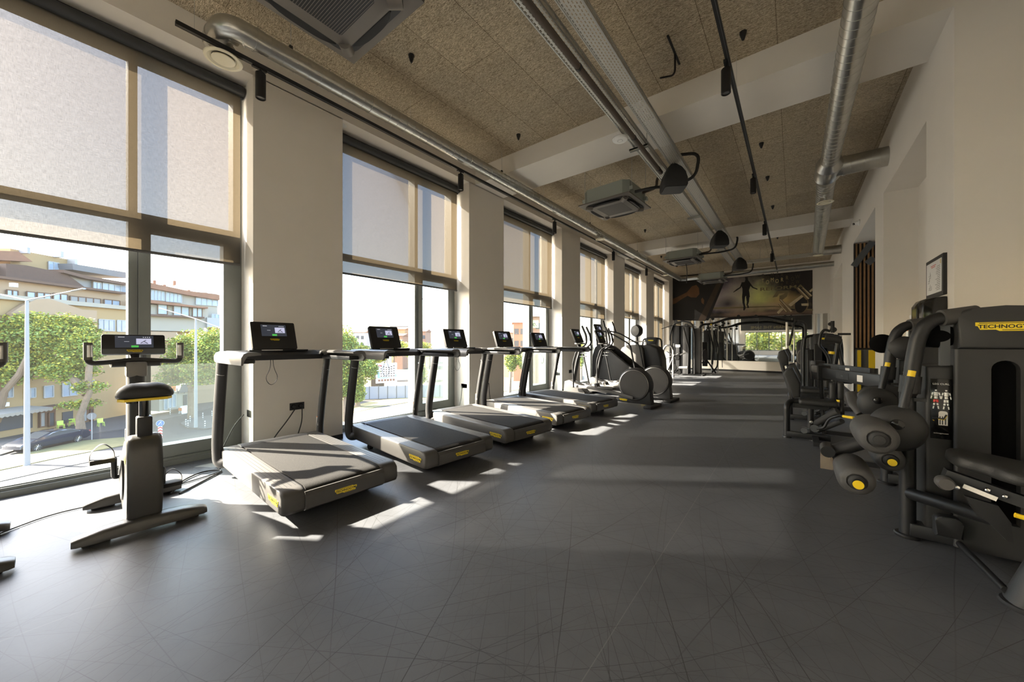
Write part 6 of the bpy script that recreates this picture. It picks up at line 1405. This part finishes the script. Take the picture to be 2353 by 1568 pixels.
for (x0, x1, y0, y1, n) in ((362, 384, 697, 722, 1), (398, 434, 700, 725, 2), (442, 464, 705, 730, 2)): F2.window(b, x0, x1, y0, y1, n, 'door_wood', 'win_glass', d=0.5)
F2.box(b, 'terrace_rail', 'roof_eave', 345, 470, 722, 726, -0.2, 0.6)
for (x0, x1, y0, y1, n) in ((350, 366, 736, 762, 1), (372, 392, 738, 762, 2), (486, 503, 722, 736, 2)): F2.window(b, x0, x1, y0, y1, n, d=1.9)
F2.box(b, 'balcony', 'plaster_white', 476, 540, 730, 752, 0.2, 1.9); F2.box(b, 'balcony', 'plaster_peach', 345, 408, 762, 782, 0.4, 1.9)
for (x, y) in ((352, 644), (375, 654), (398, 645), (431, 666), (470, 672)): F2.box(b, 'chimney', 'roof_red', x, x+7, y, y+10, 5, 6)
Fs = Facade(onZ(368, 946, ZG), onZ(446, 934, ZG))
b = Fs.root('locksmith_shop', 'small cream kiosk shop with Cyrillic KLJUCHAR lettering behind the bike', 'shop')
Fs.box(b, 'wall', 'plaster_cream', 366, 446, 905, 946, -4, -1)
m = mb('roof_grey'); pr = [Fs.hit(x, y, -4) for x, y in ((408, 904), (415, 884), (440, 881), (445, 898))]; m.prism([(p[0], p[1]-ZG) for p in pr], -4.2, -1, axis='y'); m.build('roof', None, b, smooth=0)
Fs.window(b, 376, 384, 912, 942, 1, d=-4.0); Fs.window(b, 386, 403, 908, 938, 2, d=-4.0); Fs.box(b, 'door', 'win_dark', 422, 430, 908, 932, -4.1, -4.0); Fs.window(b, 433, 442, 907, 921, 1, d=-4.0)
p = Fs.hit(398, 902, -4.1); text('lettering', 'КЛЮЧАР', 1.15, 'steel_dark', b, (p[0], -4.15, p[1]-ZG), (PI/2, 0, 0), space=1.15)
p = Fs.hit(396, 893, -4.1); m = mb('orange_ink'); m.box((p[0]-1.2, -4.12, p[1]-ZG-.4), (p[0]+.4, -4.0, p[1]-ZG+.6)); m.build('orange_board', None, b, smooth=0)

def tree(lab, base, blobs, trunk, n=2600, ls=0.30, yellow=0.35, seed=1):
    n = int(n*5.5); ls *= 0.56
    """blobs: (center offset, radii)"""
    t = thing('street_tree', lab, 'tree', base, 0, 'leafy street trees outside')
    rnd = random.Random(seed)
    m = mb('bark')
    for pts, r in trunk: m.tube(pts, r, n=10)
    m.build('trunk', None, t)
    tot = sum(b[1][0]*b[1][1]*b[1][2] for b in blobs)
    m = mb('leaf')
    for c, r in blobs:
        k = int(n*r[0]*r[1]*r[2]/tot)
        for i in range(k):
            v = Vector((rnd.gauss(0, 1), rnd.gauss(0, 1), rnd.gauss(0, 1))).normalized()*(rnd.random()**0.45)
            # clumping
            v *= 0.86+0.22*math.sin(7*v.x+c[0])*math.sin(6*v.z+c[2])
            p = Vector(c)+Vector((v.x*r[0], v.y*r[1], v.z*r[2]))
            m.mat('leaf_yellow' if rnd.random() < yellow*(0.5+0.9*max(0, v.z)) else 'leaf')  # more yellow leaves toward the crown top, painting its sunlight into the leaf colour
            a = Vector((rnd.gauss(0, 1), rnd.gauss(0, 1), rnd.gauss(0, .6))).normalized()*ls*rnd.uniform(.6, 1.3); b2 = a.cross(Vector((rnd.gauss(0, 1), rnd.gauss(0, 1), rnd.gauss(0, 1)))).normalized()*ls*rnd.uniform(.4, .8)
            m.quad([p-a, p+b2, p+a, p-b2])
    m.build('foliage', None, t, smooth=0)
    return t
def at_depth(px, py, t): r = ray(px, py); p = r*t; return Vector((p.x, p.y, CAMH+p.z))
def tree_px(lab, bpx, bpy, crowns, n, ls, yellow, seed, trunks=None):
    base = onZ(bpx, bpy, ZG); t = FPX*(CAMH-ZG)/(bpy-HZY); base.z = ZG
    bl = []
    for (x, y, rx, ry) in crowns:
        c = at_depth(x, y, t)-base; k = t/FPX; bl.append((tuple(c), (min(rx, ry)*k*.55, rx*k, ry*k)))
    tr = []
    for pts in (trunks or [[(bpx, bpy), (crowns[0][0], crowns[0][1])]]):
        tr.append(([at_depth(x, y, t)-base for x, y, *_ in pts], [0.42]+[0.26]*(len(pts)-2)+[0.12]))
    return tree(lab, base, bl, tr, n, ls, yellow, seed)
tree_px('large yellow-green tree on the left in front of the yellow building', 186, 1000, [(80, 760, 70, 48), (150, 770, 62, 55), (35, 790, 60, 60), (190, 800, 42, 50), (70, 830, 80, 42), (160, 850, 55, 35), (205, 890, 34, 18), (185, 930, 44, 14)], 9000, 0.24, 0.5, 1, [[(186, 1000), (184, 955), (206, 900), (203, 880), (205, 840), (190, 800)], [(200, 905), (150, 850), (120, 800)]])
tree_px('yellowing tree at the left picture edge with a slanted trunk', -20, 1010, [(-20, 830, 60, 60), (20, 860, 40, 30)], 1800, 0.26, 0.7, 2, [[(-20, 1010), (10, 900), (45, 860), (60, 820)]])
tree_px('yellow-green tree behind the right pane of the first window', 440, 962, [(440, 800, 50, 42), (490, 800, 42, 48), (410, 840, 38, 36), (470, 850, 50, 38), (400, 870, 40, 22)], 5000, 0.26, 0.4, 3, [[(440, 962), (438, 890), (445, 840), (460, 800)], [(438, 890), (470, 840)]])
tree_px('leafy green tree at the left edge of the second window', 792, 970, [(790, 810, 40, 60), (830, 830, 30, 45), (800, 880, 45, 40), (850, 850, 25, 25)], 5000, 0.24, 0.35, 4)
tree_px('low green bush in front of the white hoarding', 822, 935, [(822, 905, 22, 24)], 900, 0.20, 0.1, 5)
tree_px('yellow-green tree behind the billboard in the second window', 905, 875, [(905, 800, 50, 22), (960, 805, 45, 24), (860, 820, 40, 22)], 2600, 0.4, 0.6, 6)
tree_px('small yellow-green tree at the right pane of the second window', 965, 905, [(965, 860, 22, 28)], 900, 0.3, 0.5, 7)
tree_px('dry yellow-green tree in the third window', 1170, 905, [(1175, 830, 22, 26), (1200, 825, 20, 24)], 1500, 0.3, 0.5, 8)
tree_px('tree seen past the ellipticals in the fourth window', 1335, 900, [(1335, 815, 16, 30)], 800, 0.3, 0.5, 9)

def lamp(lab, px, pyb, pyt, arms):
    base = onZ(px, pyb, ZG); t = FPX*(CAMH-ZG)/(pyb-HZY)
    o = thing('street_lamp', lab, 'street lamp', base, 0, 'pale street lamps'); top = at_depth(px, pyt, t)-base
    m = mb('pole_paint'); m.tube([(0, 0, 0), (0, 0, top.z*.4), top], [0.17, .15, 0.09], n=14); m.build('pole', None, o)
    for ax, ay in arms:
        e = at_depth(ax, ay, t)-base; m = mb('pole_paint'); m.tube([top, e], 0.055, n=8); ar = m.build('arm', None, o)
        d = (e-top).normalized(); m = mb('pole_paint'); m.tube([e-d*.2, e+d*.75], 0.11, n=10, ell=(.5, 1.2)); m.build('lamp_head', None, ar)
lamp('street lamp post on the left with two long arms', 62, 1070, 690, [(-5, 676), (172, 668)])
lamp('street lamp post seen right of the bike console', 450, 985, 733, [(382, 713), (500, 752)])
lamp('street lamp behind the second window mullion', 946, 960, 668, [(885, 652), (975, 690)])
lamp('farther street lamp in the second window', 950, 930, 742, [(966, 741)])
def car():
    P1 = onZ(82, 1037.6, ZG); P2 = onZ(178, 1016.6, ZG); d = (P1-P2).normalized(); c = (P1+P2)/2+Vector((-d.y, d.x, 0))*(-0.8 if Vector((-d.y, d.x, 0)).x > 0 else 0.8)
    o = thing('parked_car', 'dark blue parked saloon car on the far side of the street', 'car', (c.x, c.y, ZG+.05), math.atan2(d.y, d.x)); o['group'] = 'parked cars'; del o['group']
    L = 2.43
    prof = [(-L, .35), (-L-.02, .75), (-L+.1, .98), (-1.75, 1.05), (-1.0, 1.38), (-.2, 1.46), (.45, 1.38), (1.25, 1.0), (2.1, .86), (L, .66), (L+.03, .35), (2.1, .22), (-2.1, .22)]
    m = mb('car_paint'); m.prism(prof, -.90, .90, axis='y', bev=0.09, seg=3); m.build('body', None, o, smooth=50)
    for s in (-1, 1):
        m = mb('win_dark'); m.prism([(-1.62, 1.04), (-.98, 1.31), (-.2, 1.38), (.40, 1.31), (1.02, 1.02)], min(s*.88, s*.905), max(s*.88, s*.905), axis='y'); g = m.build('side_window', None, o, smooth=0)
        m = mb('chrome'); m.tube([(-1.62, s*.908, 1.04), (-.98, s*.908, 1.31), (-.2, s*.908, 1.38), (.40, s*.908, 1.31), (1.02, s*.908, 1.02), (-1.62, s*.908, 1.04)], .018, n=6); m.build('window_trim', None, g)
        for x in (1.45, -1.45):
            m = mb('rubber'); m.lathe([(.25, -.02), (.34, -.01), (.34, .2), (.25, .21)], (x, s*.73, .34-.05), (0, s, 0), 28); w = m.build('wheel', None, o)
            m = mb('silver'); m.lathe([(.25, 0), (.25, .01)], (x, s*.92, .29), (0, s, 0), 24, cap=False)
            for k in range(10): a = PI*k/5; m.tube([(x, s*.935, .29), (x+.24*math.cos(a), s*.935, .29+.24*math.sin(a))], .022, n=5)
            m.build('rim', None, w)
    m = mb('win_dark'); m.prism([(.47, 1.40), (1.25, 1.03), (1.23, 1.0), (.40, 1.36)], -.72, .72, axis='y'); m.build('windscreen', None, o, smooth=0)
    m = mb('red_ink'); m.box((-L-.03, -.85, .80), (-L+.10, -.5, .90)); m.box((-L-.03, .5, .80), (-L+.10, .85, .90)); m.build('tail_light', None, o)
    m = mb('silver'); m.box((L-.18, -.86, .60), (L+.02, -.5, .68)); m.box((L-.18, .5, .60), (L+.02, .86, .68)); m.build('head_light', None, o)
car()
# mandatory-direction sign with chevron board
p = onZ(368, 1014, ZG); t = thing('traffic_sign', 'round blue road sign above a red and white chevron board', 'road sign', p, math.atan2(-p.y, -p.x)+PI/2)
m = mb('pole_paint'); m.tube([(0, .06, 0), (0, .06, 1.9)], .04, n=10); m.build('pole', None, t)
m = mb('white_ink'); m.lathe([(.30, 0), (.30, .02)], (0, 0, 1.72), (0, -1, 0), 28); m.build('plate_edge', None, t)
m = mb('sign_blue'); m.lathe([(.275, .021), (.275, .03)], (0, 0, 1.72), (0, -1, 0), 28); m.build('disc', None, t)
m = mb('white_ink'); m.prism([(-.14, 1.60), (-.08, 1.60), (.03, 1.80), (.08, 1.78), (.09, 1.90), (-.02, 1.84), (.0, 1.82), (-.06, 1.72)], -.036, -.031, axis='y'); m.prism([(.06, 1.60), (.13, 1.66), (.10, 1.70), (.04, 1.64)], -.036, -.031, axis='y'); m.build('arrow', None, t, smooth=0)
m = mb('white_ink'); m.box((-.16, -.01, .25), (.16, .02, 1.40)); m.build('board', None, t, smooth=0)
m = mb('red_ink')
for k in range(4): z = .32+k*.28; m.prism([(-.16, z), (0, z+.12), (.16, z), (.16, z+.13), (0, z+.25), (-.16, z+.13)], -.016, -.011, axis='y')
m.build('chevron', None, t, smooth=0)
t = thing('traffic_sign', 'grey back of a round road sign behind the parked car', 'road sign', onZ(211, 1012, ZG), 0.6)
m = mb('pole_paint'); m.tube([(0, 0, 0), (0, 0, 2.6)], .04, n=8); m.build('pole', None, t); m = mb('roof_grey'); m.lathe([(.34, 0), (.34, .02)], (0, 0, 2.35), (0.6, -1, 0), 24); m.build('disc', None, t)
for i, (x, y) in enumerate(((427, 981), (432, 984), (437, 973), (391, 954), (452, 983), (466, 965), (471, 985), (487, 960))):
    p = onZ(x, y, ZG); t = thing('bollard', 'slim black and white bollard on the traffic island', 'bollard', p, 0, 'slim bollards on the traffic island')
    m = mb('white_ink'); m.tube([(0, 0, 0), (0, 0, .85)], .05, n=8); 
    for k in range(3): m.mat('black'); m.tube([(0, 0, .15+k*.24), (0, 0, .24+k*.24)], .052, n=8)
    m.build('post', None, t)
# café furniture
def chair(lab, px, py, rz):
    t = thing('cafe_chair', lab, 'chair', onZ(px, py, ZG+.1), rz, 'lime green plastic café chairs')
    m = mb('lime'); m.box((-.24, -.24, .42), (.24, .24, .46), .01); m.build('seat', None, t)
    m = mb('lime'); m.prism([(-.26, .44), (-.21, .44), (-.27, .86), (-.31, .86)], -.23, .23, axis='y'); m.build('backrest', None, t)
    for x in (-.2, .2):
        for y in (-.2, .2): m = mb('lime'); m.tube([(x, y, .42), (x*1.15, y*1.15, 0)], .025, n=6); m.build('leg', None, t)
chair('lime green café chair nearest the road, under the awning', 28, 1000, .3); chair('lime green café chair left of the black café table', 140, 986, .2); chair('lime green café chair right of the black café table', 167, 979, 2.9); chair('lime green café chair right of the tree trunk', 232, 980, .2)
t = thing('cafe_table', 'black café table between the lime green chairs', 'table', onZ(152, 982, ZG+.1)); m = mb('black'); m.box((-.4, -.4, .70), (.4, .4, .74)); m.build('tabletop', None, t); m = mb('black'); m.tube([(0, 0, 0), (0, 0, .7)], .05, n=8); m.build('leg', None, t)
t = thing('awning', 'cream café awning with a scalloped edge on the yellow building', 'awning', F.a, F.ang)
s0, z0 = F.hit(-70, 938, 0); s1, _ = F.hit(60, 938, 0); s2, z2 = F.hit(-70, 952, -2.6); z0 = F.hit(20, 938, 0)[1]; z2 = F.hit(20, 951, -2.6)[1]
m = mb('awning'); m.prism([(0, z0), (0, z0+.05), (-2.8, z2+.05), (-2.8, z2)], s0, s1, axis='x'); m.build('cloth', None, t, smooth=0)
m = mb('awning'); k = int((s1-s0)/.35)
for i in range(k): a = s0+(s1-s0)*i/k; m.prism([(a, z2+.05), (a, z2-.2), (a+.17, z2-.3), (a+.35, z2-.2), (a+.35, z2+.05)], -2.82, -2.79, axis='y')
m.build('scalloped_edge', None, t, smooth=0)
p = onZ(422, 952, ZG); t = thing('a_board', 'small white folding board on the pavement by the kiosk', 'sign board', p, .4); m = mb('white_plastic'); m.prism([(-.35, 0), (-.28, 0), (0, 1.0), (.28, 0), (.35, 0), (.05, 1.1), (-.05, 1.1)], -.4, .4, axis='y'); m.build('frame', None, t, smooth=0); m = mb('orange_ink'); m.box((-.3, -.42, .5), (.3, -.40, .9)); m.build('poster', None, t, smooth=0)
# second window: billboard, hoarding, houses
p = onZ(889, 913, ZG); tt = FPX*9.5/(913-HZY); k = tt/FPX
rz = math.atan2(-p.y, -p.x)+PI/2+0.28
t = thing('billboard', 'white billboard showing a new apartment block, on a post beyond the road', 'billboard', p, rz)
W_ = 44*k/2*1.05; zt = CAMH-(835-HZY)*k-ZG; zb = CAMH-(880-HZY)*k-ZG
m = mb('white_plastic'); m.box((-W_, 0, zb), (W_, .35, zt)); m.build('box', None, t, smooth=0)
m = mb('white_plastic'); m.box((-.35, .05, 0), (.35, .3, zb)); m.build('post', None, t, smooth=0)
m = mb('paper'); m.box((-W_+.15, -.02, zb+.15), (W_-.15, 0, zt-.15)); ps = m.build('poster', None, t, smooth=0)
m = mb('poster_blue'); m.prism([(-W_+.15, zb+.9), (-W_+.15, zb+2.2), (-.8, zb+1.2), (W_-.15, zb+1.4), (W_-.15, zb+1.0), (-.5, zb+.8)], -.03, -.021, axis='y'); m.build('poster_sky', None, ps, smooth=0)
m = mb('white_plastic'); m.prism([(-1.2, zb+1.0), (-1.3, zt-.7), (0, zt-1.1), (1.4, zt-.5), (1.4, zb+1.0)], -.04, -.03, axis='y'); m.build('poster_block', None, ps, smooth=0)
m = mb('roof_eave')
for i in range(5):
    for j in range(6):
        x = -1.1+j*.44; dz = (abs(x)*.28); m.box((x, -.05, zb+1.1+i*.36+dz*(i/4)), (x+.24, -.04, zb+1.28+i*.36+dz*(i/4)))
m.build('poster_windows', None, ps, smooth=0)
m = mb('red_ink'); m.box((-W_+.25, -.05, zt-.45), (-W_+.85, -.02, zt-.3)); m.mat('roof_red')
for j in range(6): m.box((-1.5+j*.5, -.05, zb+.3), (-1.15+j*.5, -.03, zb+.65))
m.build('poster_marks', None, ps, smooth=0)
A_ = onZ(740, 922, ZG); B_ = onZ(1030, 912, ZG)
Fh = Facade(A_, B_); t = Fh.root('hoarding_fence', 'white sheet hoarding round the building plot', 'fence')
L = (B_-A_).length; n = 14
for i in range(n):
    m = mb('hoarding'); m.box((L*i/n+.04, 0, 0), (L*(i+1)/n-.04, .05, 2.15)); m.build('sheet', None, t, smooth=0)
m = mb('steel_dark')
for i in range(n+1): m.box((L*i/n-.05, -.04, 0), (L*i/n+.05, .08, 2.25))
m.build('posts', None, t, smooth=0)
def house(lab, px0, px1, pyt, pyb, dist, wall, roof, nw=3, pitch=6):
    A = at_depth(px0, pyb, dist); B = at_depth(px1, pyb, dist); Fq = Facade(A, B); t = thing('house', lab, 'house', (A.x, A.y, ZG), Fq.ang, 'houses on the hill beyond the building plot')
    W = (Vector((B.x, B.y, 0))-Vector((A.x, A.y, 0))).length; k = dist/FPX; zt = CAMH-(pyt-HZY)*k-ZG
    m = mb(wall); m.box((0, 0, 0), (W, 9, zt)); m.build('wall', None, t, smooth=0)
    m = mb(roof); m.prism([(-.5, zt), (9.5, zt), (4.5, zt+pitch*k)], -.4, W+.4, axis='x'); m.build('roof', None, t, smooth=0)
    for i in range(nw):
        for z in (zt-2.2, zt-5.2):
            if z > 1: m = mb('win_dark'); a = W*(i+.5)/nw; m.box((a-.55, -.06, z-.7), (a+.55, .02, z+.7)); m.build('window', None, t, smooth=0)
house('white house behind the left side of the second treadmill console', 806, 838, 764, 800, 150, 'plaster_white', 'roof_red')
house('cream house with a red roof right of the second console', 900, 930, 757, 800, 140, 'plaster_yellow', 'roof_red')
house('white flat-roofed block above the other houses', 896, 936, 750, 800, 170, 'plaster_white', 'roof_grey', 4, 2)
house('orange house right of the second window mullion', 950, 978, 762, 800, 140, 'plaster_orange', 'roof_red')
house('small terracotta house low on the hill', 905, 925, 772, 800, 130, 'plaster_orange', 'roof_red')
house('tall orange building in the third window', 1180, 1222, 742, 840, 90, 'plaster_orange', 'roof_red', 3, 5)
house('pale building left of the tall orange one', 1158, 1180, 765, 840, 100, 'plaster_cream', 'roof_red', 2, 4)
house('orange gabled building behind the fifth console', 1222, 1250, 728, 840, 85, 'plaster_orange', 'roof_red', 1, 6)
p = at_depth(1229, 745, 84); t = thing('wall_sign', 'pale green sign with a large letter e on the orange building', 'sign', p, math.atan2(-p.y, -p.x)+PI/2)
m = mb('sign_green'); m.box((-.9, 0, -.9), (.9, .08, .9)); m.build('board', None, t, smooth=0); text('lettering', 'e.', 1.6, 'black', t, (0, -.01, 0), (PI/2, 0, 0))
t = thing('building_ruin', 'brown shed on the building plot left of the billboard', 'shed', at_depth(858, 868, 75)); m = mb('dirt'); m.box((-2.5, -2, -3), (2.5, 2, 1.2)); m.build('wall', None, t, smooth=0); m = mb('roof_grey'); m.prism([(-3, 1.1), (3, 1.1), (0, 2.2)], -2.3, 2.3, axis='y'); m.build('roof', None, t, smooth=0)

tree('green trees outside the glazed wall behind the camera, seen only in mirrors', Vector((-1.6, YF-5.0, ZG)), [((-1.5, 0, 9.5), (3.2, 1.2, 2.6)), ((2.2, 0, 9.2), (2.6, 1.2, 2.4))], [([(0, 0, 0), (-.6, 0, 8)], .25)], 2600, .22, .3, 12)
# ---------------- light and camera ----------------
SUN_DIR = Vector((1.0, 0.68, -0.78)).normalized()   # direction the sunlight travels
sl = bpy.data.lights.new('sun', 'SUN'); sl.energy = 42.0; sl.angle = math.radians(0.7); sl.color = (1.0, 0.90, 0.76)
so = bpy.data.objects.new('sun', sl); C.objects.link(so); so.rotation_euler = SUN_DIR.to_track_quat('-Z', 'Y').to_euler()
w = bpy.data.worlds.new('World'); bpy.context.scene.world = w; w.use_nodes = True; nt = w.node_tree; nt.nodes.clear()
o = nt.nodes.new('ShaderNodeOutputWorld'); bg = nt.nodes.new('ShaderNodeBackground'); sky = nt.nodes.new('ShaderNodeTexSky'); sky.sky_type = 'NISHITA'
sky.sun_disc = False; sky.sun_elevation = math.asin(-SUN_DIR.z); sky.sun_rotation = math.atan2(-SUN_DIR.x, -SUN_DIR.y); sky.air_density = 1.0; sky.dust_density = 2.5; sky.ozone_density = 1.0
nt.links.new(sky.outputs[0], bg.inputs['Color']); bg.inputs['Strength'].default_value = 1.0; nt.links.new(bg.outputs[0], o.inputs['Surface'])
cam = bpy.data.cameras.new('camera'); co = bpy.data.objects.new('camera', cam); C.objects.link(co)
cam.sensor_width = 36.0; cam.lens = 36.0*FPX/2353.0; co.location = (0, 0, CAMH); co.rotation_euler = (PI/2, 0, TH); cam.clip_start = 0.05; cam.clip_end = 1200
cam.shift_y = (HZY-784.0)/2353.0
sc = bpy.context.scene; sc.camera = co
sc.view_settings.view_transform = 'Standard'; sc.view_settings.look = 'None'; sc.view_settings.exposure = 0.6; sc.view_settings.gamma = 1.0; sc.view_settings.use_curve_mapping = False
